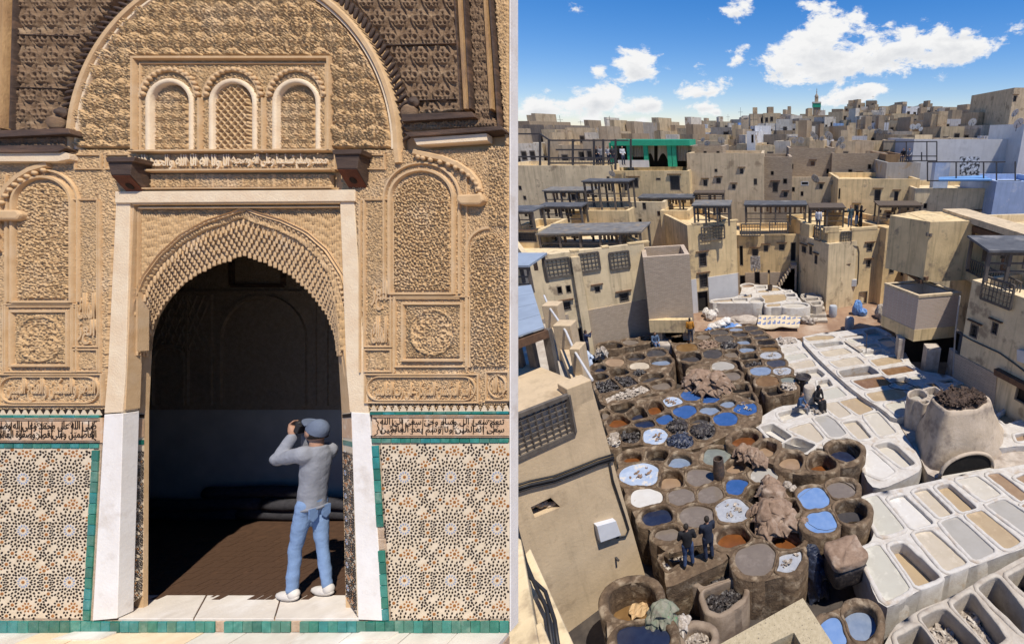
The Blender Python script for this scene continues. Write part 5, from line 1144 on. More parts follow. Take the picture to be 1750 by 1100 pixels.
pile('hide_drape', 'black wet hides hanging down by the square bale', 'hides', HB, [(1392,990,-1.2,.35,.5,.8,.1),(1385,965,-.9,.35,.4,.7,.2),(1396,1005,-1.4,.35,.35,.5,.2)], 12)
PLAST = mat('white_plastic_sacks', (.72,.70,.66), (.52,.47,.40), 4, .55, .6, 12, c3=(.30,.42,.62), s3=2, thr3=(.6,.66))
BLUEP = mat('blue_tarpaulin', (.10,.22,.50), (.16,.30,.58), 4, .5, .6, 12)
pile('sack_heap', 'heap of white and blue plastic sacks by the dark doorway', 'sacks', PLAST, [(1215,546,-.72,.5,.45,.55,.2),(1224,540,-.72,.45,.4,.6,.6),(1208,540,-.72,.4,.4,.5,0)], 5, part='sack')
pile('sack_heap', 'scatter of pale sacks behind the long vat block', 'sacks', PLAST, [(1230,560,-.3,.5,.4,.4,.2),(1240,556,-.3,.5,.4,.45,.6),(1218,562,-.3,.45,.35,.3,0),(1262,561,-.3,.35,.25,.2,.3)], 6, part='sack')
pile('tarpaulin_heap', 'crumpled blue tarpaulin among the pale sacks', 'tarpaulin', BLUEP, [(1252,561,-.3,.6,.25,.25,.2),(1213,564,-.3,.35,.2,.2,0)], 6, part='fold')
pile('blue_bundle', 'two blue plastic bundles by the tower doorway', 'bundle', BLUEP, [(1464,537,-.72,.45,.4,.85,.2),(1474,539,-.72,.4,.35,.45,.2)], 5, part='bundle')
pile('refuse_heap', 'small heap of refuse beside the stone steps', 'refuse', HW, [(1376,552,-.72,.5,.35,.45,.2),(1388,553,-.72,.5,.35,.35,.4),(1368,545,-.72,.3,.3,.6,.4)], 14, part='scrap')
pile('wool_heap', 'grey wool heap against the brick box', 'wool', HW, [(1506,543,-.72,.6,.6,.8,.2),(1512,550,-.72,.5,.5,.5,.4)], 18, part='tuft')
GRN = mat('green_grey_sacking', (.17,.20,.14), (.26,.24,.19), 6, .9, .8, 14, c3=(.10,.25,.12), s3=3, thr3=(.6,.66))
pile('sacking_bundle', 'green grey sacking slung over the tall vat rim', 'sacking', GRN, [(1130,1048,.7,.34,.34,.3,.3),(1140,1062,.55,.28,.25,.28,.2),(1120,1060,.6,.26,.25,.22,0)], 5, part='fold')
pile('cloth_bundle', 'pale cloth bundle on the rim beside the green sacking', 'cloth', HW, [(1163,1070,-.2,.32,.22,.22,.6)], 6, part='fold')
PAPER = mat('brown_paper', (.55,.39,.22), (.46,.32,.17), 8, .9, .7, 14)
mb = MB(); p = onz(1094,1042,-.17)
g = []
for i in range(6):
    for j in range(5): g.append(Vector(((i-2.5)*.12+.03*math.sin(j*2+i), (j-2)*.12, .05+.07*math.sin(i*1.9+j*1.3))))
mb.add(g, [(i*5+j, (i+1)*5+j, (i+1)*5+j+1, i*5+j+1) for i in range(5) for j in range(4)]); o = mb.build('paper_sack', PAPER, None); o.location = p; o.rotation_euler = (0,0,.5)
so_ = o.modifiers.new('solid','SOLIDIFY'); so_.thickness = .01; tag(o, 'crumpled brown paper sack floating in the tall vat', 'paper')
# patterned blanket on the ground across the yard
def blanket():
    px = [(1292,556),(1296,541),(1345,537),(1368,541),(1372,556),(1365,565),(1300,563)]
    P = [onz(*q,-.55) for q in ((1294,563),(1366,563),(1370,542),(1296,540))]; mb = MB(); nx, ny = 26, 14; V = []; Fc = []; mi = []
    for j in range(ny+1):
        for i in range(nx+1):
            s, t = i/nx, j/ny; q = P[0]*(1-s)*(1-t)+P[1]*s*(1-t)+P[2]*s*t+P[3]*(1-s)*t
            V.append(q+Vector((.06*rn(q,1), .06*rn(q,2), .12+.18*rn(q,1.3)+.3*math.sin(t*3.1))))
    for j in range(ny):
        for i in range(nx):
            Fc.append((j*(nx+1)+i, j*(nx+1)+i+1, (j+1)*(nx+1)+i+1, (j+1)*(nx+1)+i)); mi.append(1 if j in (2,6,10) and i % 3 < 2 or j in (3,7,11) and i % 3 == 1 else 0)
    me = mesh(V, Fc, True); me.materials.append(mat('cream_wool',(.62,.53,.38),(.54,.45,.31),6,.95)); me.materials.append(mat('blue_wool',(.12,.16,.30),(.16,.2,.33),6,.95)); me.polygons.foreach_set('material_index', mi)
    o = link('patterned_blanket', me); m = o.modifiers.new('s','SOLIDIFY'); m.thickness = .03
    tag(o, 'cream blanket with blue woven bands spread before the white tanks', 'blanket')
blanket()
pile('grey_mound', 'low grey mound of plaster waste beside the patterned blanket', 'mound', LIMD, [(1270,556,-.9,1.5,.8,.55,0)], 3, part='mound')
# stone steps up to the tank
st = empty('stone_steps', onz(1400,550,-.72), 'short flight of pale worn stone steps beside the far tanks', 'steps')
for k in range(5):
    a = onz(1384-k*1.5, 551-k*5.5, -.72); b = onz(1414-k*2.5, 550-k*5.5, -.72); mb = MB(st.location)
    mb.box((a.x,a.y-.1,-.72),(b.x,a.y+.55,-.72+.22*(k+1))); o = mb.build('step', OLDL, st); bevel(o,.03,2)
# stick and hose on the lime vats
mb = MB(); p = onz(1480,603,.1); mb.tube([(0,0,0),(-.03,.02,.7),(-.02,.05,1.3)], .025, 6); o = mb.build('stick', METB, None); o.location = p; tag(o, 'dark stick standing upright in a lime vat', 'stick')
mb = MB(); p = onz(1458,592,.14); q = onz(1466,598,.14)-p; mb.box((-.12,-.9,0),(.12,.9,.06)); o = mb.build('plank', OLDL, None); bevel(o,.01); o.location = p; o.rotation_euler = (0,0,.45); tag(o, 'grey plank lying on the white vat wall', 'plank')
hp = [onz(*rp('W2',u,v), .22) for u, v in ((480,725),(420,690),(330,655),(230,648),(150,660),(125,690),(160,715),(240,735),(330,745),(410,755))]
mb = MB(hp[0]); mb.tube(hp, .022, 6); o = mb.build('black_hose', mat('black_rubber',(.02,.02,.02),None,4,.5), None, smooth=True); o.location = hp[0]; tag(o, 'thin black hose looped over the white vat walls', 'hose')
# =================================================================== houses round the yard and the medina beyond
def plaster(name, c, d=.78, streak=.75, stain=(.34,.26,.17), thr=(.57,.66)): return mat(name, c, tuple(x*d for x in c), .9, .92, .6, 9, c3=stain, s3=.8, thr3=thr, streak=streak)
OCH = [plaster('ochre_plaster', (.76,.58,.32)), plaster('pale_ochre_plaster', (.76,.615,.39)), plaster('warm_ochre_plaster', (.72,.525,.275)), plaster('sand_plaster', (.64,.51,.335), streak=.7)]
FARM = [('sand',plaster('far_sand',(0.538,0.429,0.288))),('brown',plaster('far_brown',(0.384,0.294,0.198))),('ochre',plaster('far_ochre',(0.602,0.474,0.301))),('grey',plaster('far_grey',(0.371,0.326,0.275))),('dark',plaster('far_dark',(0.243,0.205,0.166))),('pale',plaster('far_pale',(0.691,0.627,0.525))),('tan',plaster('far_tan',(0.474,0.371,0.256))),('white',plaster('far_white',(0.720,0.720,0.720),.85)),('blue',plaster('far_blue',(0.282,0.435,0.704),.85))]
WPL = plaster('white_wall', (.60,.60,.60), .88, .2, (.5,.5,.5)); BPL = plaster('blue_wall', (.36,.46,.66), .85, .3, (.5,.55,.65)); GPL = plaster('grey_cement', (.36,.345,.325), .85, .4)
def brickm(name, c1, c2, mortar, sc=1.0):
    m = bpy.data.materials.new(name); m.use_nodes = True; nt = m.node_tree; N = nt.nodes; Lk = nt.links; b = N['Principled BSDF']; b.inputs['Roughness'].default_value = .93
    tc = N.new('ShaderNodeTexCoord'); sep = N.new('ShaderNodeSeparateXYZ'); cmb = N.new('ShaderNodeCombineXYZ'); ad = N.new('ShaderNodeMath'); ad.operation = 'ADD'
    Lk.new(tc.outputs['Object'], sep.inputs[0]); Lk.new(sep.outputs[0], ad.inputs[0]); Lk.new(sep.outputs[1], ad.inputs[1]); Lk.new(ad.outputs[0], cmb.inputs[0]); Lk.new(sep.outputs[2], cmb.inputs[1])
    t = N.new('ShaderNodeTexBrick'); t.inputs['Scale'].default_value = sc; t.inputs['Brick Width'].default_value = .30; t.inputs['Row Height'].default_value = .085; t.inputs['Mortar Size'].default_value = .013
    t.inputs['Color1'].default_value = (*c1,1); t.inputs['Color2'].default_value = (*c2,1); t.inputs['Mortar'].default_value = (*mortar,1); Lk.new(cmb.outputs[0], t.inputs[0]); Lk.new(t.outputs[0], b.inputs[0])
    bn = N.new('ShaderNodeBump'); bn.inputs['Distance'].default_value = .03; bn.invert = True; Lk.new(t.outputs['Fac'], bn.inputs['Height']); Lk.new(bn.outputs[0], b.inputs['Normal']); return m
BRW = brickm('weathered_brick', (.54,.43,.32), (.44,.345,.25), (.36,.305,.24)); BRP = brickm('pink_brick', (.56,.43,.34), (.49,.37,.285), (.56,.51,.44)); BRD = brickm('rough_brick', (.46,.37,.265), (.34,.265,.19), (.27,.22,.17))
TIMB = mat('grey_timber', (.15,.13,.11), (.09,.078,.068), 6, .85, .5, 30, stretch=(1,1,.3)); BTIM = mat('brown_timber', (.15,.085,.05), (.095,.055,.035), 6, .8, .5, 30)
ROOFS = mat('grey_sheet_roof', (.105,.11,.12), (.075,.078,.086), 2, .75, .3, 10, c3=(.25,.24,.23), s3=.8); ROOFT = mat('brown_board_roof', (.13,.10,.075), (.085,.066,.05), 5, .85, .6, 20, stretch=(1,4,1)); ROOFG = mat('dusty_sheet_roof', (.20,.195,.185), (.13,.125,.12), 2, .8, .5, 10, c3=(.28,.22,.15), s3=1.2); ROOFB = mat('pale_blue_sheet_roof', (.30,.36,.44), (.25,.30,.37), 1.5, .5, .2, 10)
IRON = mat('dark_iron', (.05,.05,.055), (.075,.065,.06), 10, .6); DARK = mat('dark_interior', (.02,.018,.017), (.03,.026,.023), 2, .95)  # DARK: near-black, painted for the shade inside openings
PANE = mat('window_shade', (.03,.032,.036), (.05,.05,.055), 3, .3, spec=.5); CLAY = mat('weathered_frame', (.20,.17,.14), (.14,.115,.09), 8, .85)
def basis(a, b):
    e = (b-a); e.z = 0; L_ = e.length; e.normalize(); return e, Vector((e.y,-e.x,0)), L_      # along, outward, length
def window(h, off, e, n, s0, z0, s1, z1, o0, kind='grille', name='window'):
    """recessed opening: frame, pane and grille as parts of house h; wall coordinates"""
    def w(s, z, d): return o0+e*s+Vector((0,0,z))+n*d-off
    fr = MB(); t = min(.07, (s1-s0)*.12)
    for a, b in (((s0,z0),(s1,z0+t)),((s0,z1-t),(s1,z1)),((s0,z0+t),(s0+t,z1-t)),((s1-t,z0+t),(s1,z1-t))):
        fr.add([w(a[0],a[1],-.10),w(b[0],a[1],-.10),w(b[0],b[1],-.10),w(a[0],b[1],-.10),w(a[0],a[1],.012),w(b[0],a[1],.012),w(b[0],b[1],.012),w(a[0],b[1],.012)], [(3,2,1,0),(4,5,6,7),(0,1,5,4),(1,2,6,5),(2,3,7,6),(3,0,4,7)])
    f = fr.build(name, CLAY if kind != 'white' else WPL, h)
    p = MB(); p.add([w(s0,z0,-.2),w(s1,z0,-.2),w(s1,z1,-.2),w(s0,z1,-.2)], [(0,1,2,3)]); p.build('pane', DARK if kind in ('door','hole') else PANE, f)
    if kind in ('grille','white'):
        g = MB(); nx = max(2, int((s1-s0)/.16)); nz = max(2, int((z1-z0)/.2))
        for i in range(1,nx): s = s0+(s1-s0)*i/nx; g.bar(w(s,z0+.03,-.03), w(s,z1-.03,-.03), .025)
        for i in range(1,nz): z = z0+(z1-z0)*i/nz; g.bar(w(s0+.03,z,-.035), w(s1-.03,z,-.035), .025)
        g.build('grille', IRON, f)
    if kind == 'shutter':
        g = MB(); m_ = (s0+s1)/2
        for a, b in ((s0+t,m_-.01),(m_+.01,s1-t)): g.add([w(a,z0+t,-.09),w(b,z0+t,-.09),w(b,z1-t,-.09),w(a,z1-t,-.09),w(a,z0+t,-.05),w(b,z0+t,-.05),w(b,z1-t,-.05),w(a,z1-t,-.05)], [(3,2,1,0),(4,5,6,7),(0,1,5,4),(1,2,6,5),(2,3,7,6),(3,0,4,7)])
        g.build('shutter', BTIM, f)
    return f
def house(name, label, A, B, zg, topy, depth, m, wins=(), cat='house', par=.5, lintels=True, group=None, zt=None, foot=None, brick=None, wl=(), wr=()):
    """front wall between ground points A, B (pixels at height zg, or world vectors); top in picture row topy; wins: (x0,y0,x1,y1,kind) pixels on the front wall"""
    a = A if isinstance(A, Vector) else onz(*A, zg); b = B if isinstance(B, Vector) else onz(*B, zg)
    a.z = b.z = zg; e, n, W_ = basis(a, b); zt = zt if zt is not None else zrow(a.y, topy); H = zt-zg
    h = empty(name, (a+b)/2, label, cat, group); off = h.location.copy()
    hs = []; recs = []
    for (x0,y0,x1,y1,k) in wins:
        xm, ym = (x0+x1)/2, (y0+y1)/2
        p0 = onplane(x0,ym,a,n); p1 = onplane(x1,ym,a,n); q0 = onplane(xm,y1,a,n); q1 = onplane(xm,y0,a,n)
        s0, s1 = (p0-a).dot(e), (p1-a).dot(e); z0, z1 = q0.z-zg, q1.z-zg
        s0 = max(.06,s0); s1 = min(W_-.06,s1); z0 = max(.03,z0); z1 = min(H-.06,z1)
        if s1-s0 < .05 or z1-z0 < .05: continue
        recs.append((s0,z0,s1,z1,k)); hs.append([(s0,z0),(s1,z0),(s1,z1),(s0,z1)])
    V2, T = cdt([(0,0),(W_,0),(W_,H),(0,H)], hs)
    mb = MB(off); mb.add([a+e*p[0]+Vector((0,0,p[1])) for p in V2], T)
    for (s0,z0,s1,z1,k) in recs:                                        # reveals
        c4 = [(s0,z0),(s1,z0),(s1,z1),(s0,z1)]; v = [a+e*s+Vector((0,0,z)) for s, z in c4]; mb.add(v+[q-n*.24 for q in v], [(i,(i+1)%4,(i+1)%4+4,i+4) for i in range(4)])
    d = -n*depth; up = Vector((0,0,H)); pt = .28
    for p, q in ((b, b+d), (b+d, a+d), (a+d, a)): mb.add([p,q,q+up,p+up], [(0,1,2,3)])
    o4 = [a+up, b+up, b+d+up, a+d+up]; i4 = [a+e*pt-n*pt+up, b-e*pt-n*pt+up, b+d-e*pt+n*pt+up, a+d+e*pt+n*pt+up]
    mb.add(o4+i4+[q-Vector((0,0,par)) for q in i4], [(i,(i+1)%4,(i+1)%4+4,i+4) for i in range(4)]+[(i+4,(i+1)%4+4,(i+1)%4+8,i+8) for i in range(4)]+[(8,9,10,11)])
    mb.build('wall', m, h)
    if foot:                                                            # differently faced foot of the wall
        z1 = zrow(a.y, foot[0])-zg; fb = MB(off); segs = [(0.0,W_)]
        for (s0,z0,s1_,zz,k) in recs:
            if z0 < z1:
                ns = []
                for p0,p1 in segs:
                    if s1_ <= p0 or s0 >= p1: ns.append((p0,p1))
                    else:
                        if s0 > p0: ns.append((p0,s0))
                        if s1_ < p1: ns.append((s1_,p1))
                segs = ns
        for p0,p1 in segs:
            fb.prism([a+e*p0, a+e*p1, a+e*p1+Vector((0,0,z1)), a+e*p0+Vector((0,0,z1))], (0,0,0), n*.05)
        fb.build('wall_foot', foot[1], h)
    for (s0,z0,s1,z1,k) in recs:
        window(h, off, e, n, s0, z0, s1, z1, a, k, 'doorway' if k == 'door' else 'window')
        if lintels and k in ('grille','shutter') and s1-s0 > .35:
            lb = MB(off); lb.bar(a+e*(s0-.2)+Vector((0,0,z1+.13))+n*.06, a+e*(s1+.2)+Vector((0,0,z1+.13))+n*.06, .16, .06); lb.build('window_hood', BTIM, h)
    h['_'] = 0; del h['_']
    return h, a, b, e, n, zt, off
def grille_panel(H, x0, y0, x1, y1, name='railing', d=.05, m=None):
    h, a, b, e, n, zt, off = H; xm, ym = (x0+x1)/2, (y0+y1)/2
    s0 = (onplane(x0,ym,a,n)-a).dot(e); s1 = (onplane(x1,ym,a,n)-a).dot(e); z0 = onplane(xm,y1,a,n).z; z1 = onplane(xm,y0,a,n).z; g = MB(off)
    def w(s, z): return Vector((a.x,a.y,0))+e*s+Vector((0,0,z))+n*d
    for p, q in (((s0,z0),(s1,z0)),((s0,z1),(s1,z1)),((s0,z0),(s0,z1)),((s1,z0),(s1,z1))): g.bar(w(*p), w(*q), .1)
    for i in range(1, max(3,int((s1-s0)/.22))): s = s0+(s1-s0)*i/max(3,int((s1-s0)/.22)); g.bar(w(s,z0), w(s,z1), .04)
    for i in range(1, max(3,int((z1-z0)/.25))): z = z0+(z1-z0)*i/max(3,int((z1-z0)/.25)); g.bar(w(s0,z), w(s1,z), .04)
    g.build(name, m or TIMB, h)
def parapet_pier(H, x0, x1, ytop, dep=.35, m=None, zb=None):
    h, a, b, e, n, zt, off = H; xm = (x0+x1)/2
    s0 = (onplane(x0,ytop,a,n)-a).dot(e); s1 = (onplane(x1,ytop,a,n)-a).dot(e); z1 = onplane(xm,ytop,a,n).z; A0 = Vector((a.x,a.y,0))
    mb = MB(off); p = [A0+e*s0+n*.02, A0+e*s1+n*.02, A0+e*s1-n*dep, A0+e*s0-n*dep]; mb.prism([q+Vector((0,0,zt-.02)) for q in p], (0,0,0), (0,0,max(.1,z1-zt))); mb.build('parapet_pier', m or OCH[0], h)
def canopy(label, x0, x1, ytop, ybase, y, dep=2.4, nposts=4, slope=.35, m=None, name='terrace_canopy', group='timber canopies on the terraces', rails=True, tilt=0.0):
    """sheet roof on timber posts; picture rows of its front eave and of its post feet at distance y"""
    dep *= .62; slope *= .3
    a = ony(x0,ytop,y); b = ony(x1,ytop,y); zf = zrow(y, ybase); base = Vector(((a.x+b.x)/2, y, zf)); t = empty(name, base, label, 'canopy', group); m = m or random.Random(int(x0*7)).choice([ROOFS,ROOFS,ROOFT,ROOFG])
    z1 = a.z; z2 = b.z+tilt
    mb = MB(base); P = [Vector((a.x-.15,y-.2,z1)),Vector((b.x+.15,y-.2,z2)),Vector((b.x+.15,y+dep,z2+slope)),Vector((a.x-.15,y+dep,z1+slope))]; mb.prism(P, (0,0,0), (0,0,.1)); mb.build('roof_sheet', m, t)
    for i in range(nposts):
        f = i/(nposts-1); x = a.x+(b.x-a.x)*f; zt_ = z1+(z2-z1)*f
        for yy, dz in ((y,0),(y+dep-.2,slope)):
            mb = MB(base); mb.bar(Vector((x,yy,zf)), Vector((x,yy,zt_+dz)), .14); mb.build('post', TIMB, t)
    for yy, dz in ((y,-.09),(y+dep-.2,slope-.09)):
        mb = MB(base); mb.bar(Vector((a.x,yy,z1+dz)), Vector((b.x,yy,z2+dz)), .12); mb.build('beam', TIMB, t)
    if rails:
        for k in (.4,.75):
            mb = MB(base); mb.bar(Vector((a.x,y+.02,zf+(z1-zf)*k*.8)), Vector((b.x,y+.02,zf+(z1-zf)*k*.8)), .07); mb.build('rail', TIMB, t)
    mb = MB(base); hw_ = random.Random(int(x0)); 
    for i in range(int((b.x-a.x)/.28)):                                   # hides and rags hanging in its shade
        if hw_.random() < .55: continue
        xx = a.x+.2+i*.28; l = hw_.uniform(.3,.8); mb.box((xx,y+dep*.5,z1+.1-l-.2),(xx+.2,y+dep*.5+.04,z1+.02))
    if mb.v: mb.build('hanging_hides', HT if hw_.random() > .4 else HD, t, kind='stuff')
    return t
# ---- front row round the yard
H1 = house('house', 'ochre house with a long grey canopy on its terrace', (934,622), (1117,579), -.8, 440, 7, OCH[1], [(952,489,961,503,'hole'),(967,487,976,501,'hole'),(984,484,993,497,'hole'),(961,515,976,531,'grille'),(1016,489,1026,500,'grille'),(1058,500,1075,516,'grille'),(977,560,997,586,'door')], foot=(546,BRW))
for x0,x1,yt in ((912,930,440),(975,990,430),(1030,1042,431),(1075,1111,427)): parapet_pier(H1, x0, x1, yt)
for r in ((930,442,974,472),(991,432,1024,462),(1042,430,1075,458)): grille_panel(H1, *r)
hh, a, b, e, n, zt, off = H1; s = (onplane(1001,560,a,n)-a).dot(e); mb = MB(off); mb.prism([a+e*(s-.25), a+e*(s+.25), a+e*(s+.25)+Vector((0,0,zt-a.z-.3)), a+e*(s-.25)+Vector((0,0,zt-a.z-.3))], (0,0,0), n*.3); mb.build('pilaster', OCH[1], hh)
canopy('long grey sheet canopy over the ochre terrace with drying hides', 921, 1094, 401, 438, 31.5, 4.2, 6, .55, tilt=.15)
H2 = house('brick_chute', 'weathered brick box with open top beside the ochre house', onz(1111,560,.9)+Vector((0,0,0)), onz(1186,552,.9), .9, 440, 3.0, BRW, cat='brick box', par=1.2)
hh, a, b, e, n, zt, off = H2; mb = MB(off); mb.box(*[tuple(x) for x in ((a.x,a.y-.12,.6),(b.x,a.y+.3,1.5))]); mb.build('plaster_band', OCH[0], hh)
mb = MB(off); mb.box((a.x+.3,a.y+1.2,-.8),(b.x-.2,a.y+1.5,.7)); mb.build('dark_backing', DARK, hh)  # solid near-black slab, painted shade under the chute
for x in (a.x+.1, b.x-.7): mb = MB(off); mb.box((x,a.y+.2,-.9),(x+.6,a.y+1.6,.6)); mb.build('support_pier', BRW, hh)
mb = MB(off); mb.box((a.x+.2,a.y-.5,-.9),(b.x-.3,a.y+1.0,-.1)); o = mb.build('stone_basin', LIMD, hh); bevel(o,.15,3)
H3 = house('house', 'ochre tower house with grille balcony and white patched foot', (1184,536), (1262,522), -.75, 385, 8, OCH[0], [(1194,432,1208,456,'grille'),(1195,468,1210,492,'grille'),(1192,497,1211,534,'door'),(1160,409,1164,415,'grille')], foot=(478,WPL))
for r in ((1197,386,1236,408),): grille_panel(H3, *r, d=.25)
parapet_pier(H3, 1184, 1196, 383); parapet_pier(H3, 1237, 1262, 382)
H3b = house('house', 'narrow ochre house block between the canopy and the tower', (1140,500), (1187,500), -.7, 360, 6, OCH[0], [(1158,408,1166,416,'grille')], zt=None)
canopy('grey canopy with open timber room on the ochre tower', 1186, 1245, 352, 386, 36.4, 3.2, 4, .3)
H4 = house('house', 'recessed ochre house behind the white tanks with striped cloth', (1261,502), (1372,500), -.72, 402, 6, OCH[2], [(1264,420,1270,454,'door'),(1285,425,1296,438,'grille'),(1305,419,1313,430,'grille'),(1331,417,1341,428,'grille'),(1351,414,1360,446,'door'),(1289,464,1299,486,'door'),(1264,470,1274,500,'door'),(1312,461,1316,467,'hole')], foot=(466,BRW))
for r in ((1267,382,1299,402),(1315,378,1346,398)): grille_panel(H4, *r, d=.2)
canopy('dark canopy over the terrace behind the striped cloth', 1274, 1377, 351, 385, 43, 3, 5, .3)
H5 = house('house', 'ochre tower house with flat roof where three visitors stand', (1409,528), (1496,517), -.72, 397, 9, OCH[0], [(1481,416,1491,430,'grille'),(1480,444,1488,457,'grille'),(1439,454,1448,470,'grille'),(1420,481,1427,494,'grille'),(1418,503,1429,524,'door'),(1467,498,1482,521,'door')], par=.35)
hh, a, b, e, n, zt, off = H5
parapet_pier(H5, 1410, 1434, 388); parapet_pier(H5, 1456, 1500, 388); grille_panel(H5, 1437, 396, 1454, 417)
mb = MB(off); q = [onplane(x,y,a,n)+n*.04 for x,y in ((1411,420),(1440,418),(1466,421),(1468,430),(1467,460),(1465,486))]; mb.tube(q, .03, 6); mb.build('cable', IRON, hh)
p = onplane(1459,483,a,n); mb = MB(off); mb.box((p.x-.2,p.y-.12,p.z-.3),(p.x+.22,p.y+.1,p.z+.3)); o = mb.build('meter_box', WPL, hh); bevel(o,.02)
H5b = house('house', 'ochre side wing with rooftop grille left of the visitor tower', (1364,505), (1411,531), -.72, 400, 5, OCH[1], [(1383,420,1388,435,'grille'),(1392,435,1397,451,'grille'),(1370,420,1378,432,'grille')])
parapet_pier(H5b, 1368, 1384, 381); grille_panel(H5b, 1393, 386, 1403, 410)
canopy('grey canopy with a wall of bamboo canes on the visitor tower', 1386, 1442, 356, 388, 39.6, 3, 3, .3)
mb = MB(); yb = 40.6; a_ = ony(1408,386,yb)
for i in range(26):
    x = ony(1408+i*1.3,386,yb).x; z0 = zrow(yb,386); z1 = zrow(yb,363+random.uniform(-1,1)); mb.tube([(x,yb,z0),(x+.02,yb,z1)], .04, 6)
CANE = mat('bamboo_cane', (.38,.27,.14), (.27,.185,.095), 9, .7); bo = Vector((a_.x,yb,z0)); mb.off = Vector(); o = mb.build('cane_screen', CANE, None); o.data.transform(Matrix.Translation(-bo)); o.location = bo; tag(o, 'upright bamboo cane screen under the tower canopy', 'screen', kind=None)
H6 = house('house', 'narrow ochre house in the gap beside the overhang', (1503,522), (1552,512), -.72, 390, 8, OCH[2], [(1525,423,1532,437,'grille'),(1519,452,1528,468,'grille'),(1539,465,1545,471,'grille')])
grille_panel(H6, 1530, 382, 1541, 402)
canopy('grey canopy over the narrow gap house', 1503, 1573, 352, 388, 42, 3, 3, .35)
# overhanging house on the right
zt7 = 6.9; A7 = ony(1542,420,31.0); C7 = ony(1585,420,27.5); D7 = ony(1639,420,29.5)
H7 = house('house', 'jettied ochre house with dark timber under its overhang', Vector((A7.x,A7.y,0)), Vector((C7.x,C7.y,0)), zrow(29.0,470), 0, 4.5, OCH[0], [(1551,397,1559,420,'grille'),(1564,401,1573,425,'grille')], zt=zrow(29.0,372), par=.02)
H7b = house('house', 'blank ochre side of the jettied house', Vector((C7.x+.01,C7.y,0)), Vector((D7.x,D7.y,0)), zrow(28.5,468), 0, 3.0, OCH[0], [], zt=zrow(29.0,372)-.004, par=.02)
for Hq in (H7, H7b):
    hh, a, b, e, n, zt, off = Hq; mb = MB(off); mb.bar(a+n*.06, b+n*.06, .2, .22); mb.build('timber_sill', BTIM, hh)
    mb = MB(off); mb.bar(Vector((a.x,a.y,zt-.75))+n*.05, Vector((b.x,b.y,zt-.75))+n*.05, .1, .18); mb.build('cornice', CLAY, hh)
H7c = house('house', 'pale undercroft wall beneath the jettied house', onz(1548,505,.3), onz(1640,505,.3), -.7, 0, 4, OCH[1], [], zt=zrow(33,466))
# gallery wing on the far right
Ag = ony(1636,400,31.5); Bg = ony(1790,430,23.0)
H8 = house('house', 'ochre gallery wing with timber posts and balustrade', Vector((Ag.x,Ag.y,0)), Vector((Bg.x,Bg.y,0)), .5, 0, 6, OCH[1], [(1662,402,1676,430,'shutter'),(1681,408,1696,432,'shutter'),(1716,410,1732,428,'shutter')], zt=zrow(31.5,368))
hh, a, b, e, n, zt, off = H8
for xx in (1683,1748):
    p = onplane(xx,430,a,n)+n*1.0; mb = MB(off); mb.bar(Vector((p.x,p.y,zrow(p.y,462))), Vector((p.x,p.y,zt-.3)), .22); mb.build('gallery_post', BTIM, hh)
mb = MB(off); mb.bar(Vector((a.x,a.y,zt-.2))+n*1.0, Vector((b.x,b.y,zt-.2))+n*1.0, .3, .35); mb.build('gallery_beam', BTIM, hh)
mb = MB(off); mb.prism([Vector((q.x,q.y,zt+.1)) for q in (a-n*.3, b-n*.3, b+n*1.3, a+n*1.3)][::-1], (0,0,0), (0,0,.35)); mb.build('gallery_roof', OCH[3], hh)
zg8 = zrow(29,455); mb = MB(off); mb.prism([Vector((q.x,q.y,zg8)) for q in (a, b, b+n*1.1, a+n*1.1)][::-1], (0,0,-.5), (0,0,0)); mb.build('gallery_floor', OCH[0], hh)
g = MB(off)
for i in range(40):
    q = a.lerp(b, i/39)+n*1.05; g.bar(Vector((q.x,q.y,zg8)), Vector((q.x,q.y,zg8+.8)), .05)
for dz in (.05,.8): g.bar(Vector((a.x,a.y,zg8+dz))+n*1.05, Vector((b.x,b.y,zg8+dz))+n*1.05, .08)
g.build('balustrade', TIMB, hh)
# pink brick box on piers
zb9, zt9 = 1.4, 4.15; cA = onz(1512,487,zt9); cC = onz(1570,509,zt9); cD = onz(1642,503,zt9)
bx9 = empty('brick_box', Vector((cC.x,cC.y,-.3)), 'pink brick box with open grey top standing on white piers', 'brick box'); off = bx9.location.copy()
cB = Vector((cA.x+(cD.x-cC.x), cA.y+(cD.y-cC.y)+.0, 0)); ring = [Vector((p.x,p.y,0)) for p in (cA, cC, cD, cB)]
cen = sum(ring, Vector())/4; inn = [cen+(p-cen)*.86 for p in ring]; up = Vector((0,0,1))
mb = MB(off); mb.add([p+up*(zb9+.75) for p in ring]+[p+up*zt9 for p in ring], [(i,(i+1)%4,(i+1)%4+4,i+4) for i in range(4)]); mb.build('brick_wall', BRP, bx9)
mb = MB(off); mb.prism([cen+(p-cen)*1.015 for p in ring], up*zb9, up*(zb9+.75)); mb.build('plaster_band', OCH[0], bx9)
mb = MB(off); mb.add([cen+(p-cen)*1.02+up*(zt9+.14) for p in ring]+[p+up*(zt9+.14) for p in inn]+[cen+(p-cen)*1.02+up*zt9 for p in ring]+[p+up*(zt9-1.6) for p in inn], [(i,(i+1)%4,(i+1)%4+4,i+4) for i in range(4)]+[((i+1)%4,i,i+8,(i+1)%4+8) for i in range(4)]); mb.build('coping', OCH[3], bx9)
mb = MB(off); mb.add([p+up*(zt9-.001) for p in inn]+[p+up*(zt9-1.2) for p in inn], [((i+1)%4,i,i+4,(i+1)%4+4) for i in range(4)]+[(4,5,6,7)]); mb.build('tank_lining', GPL, bx9)
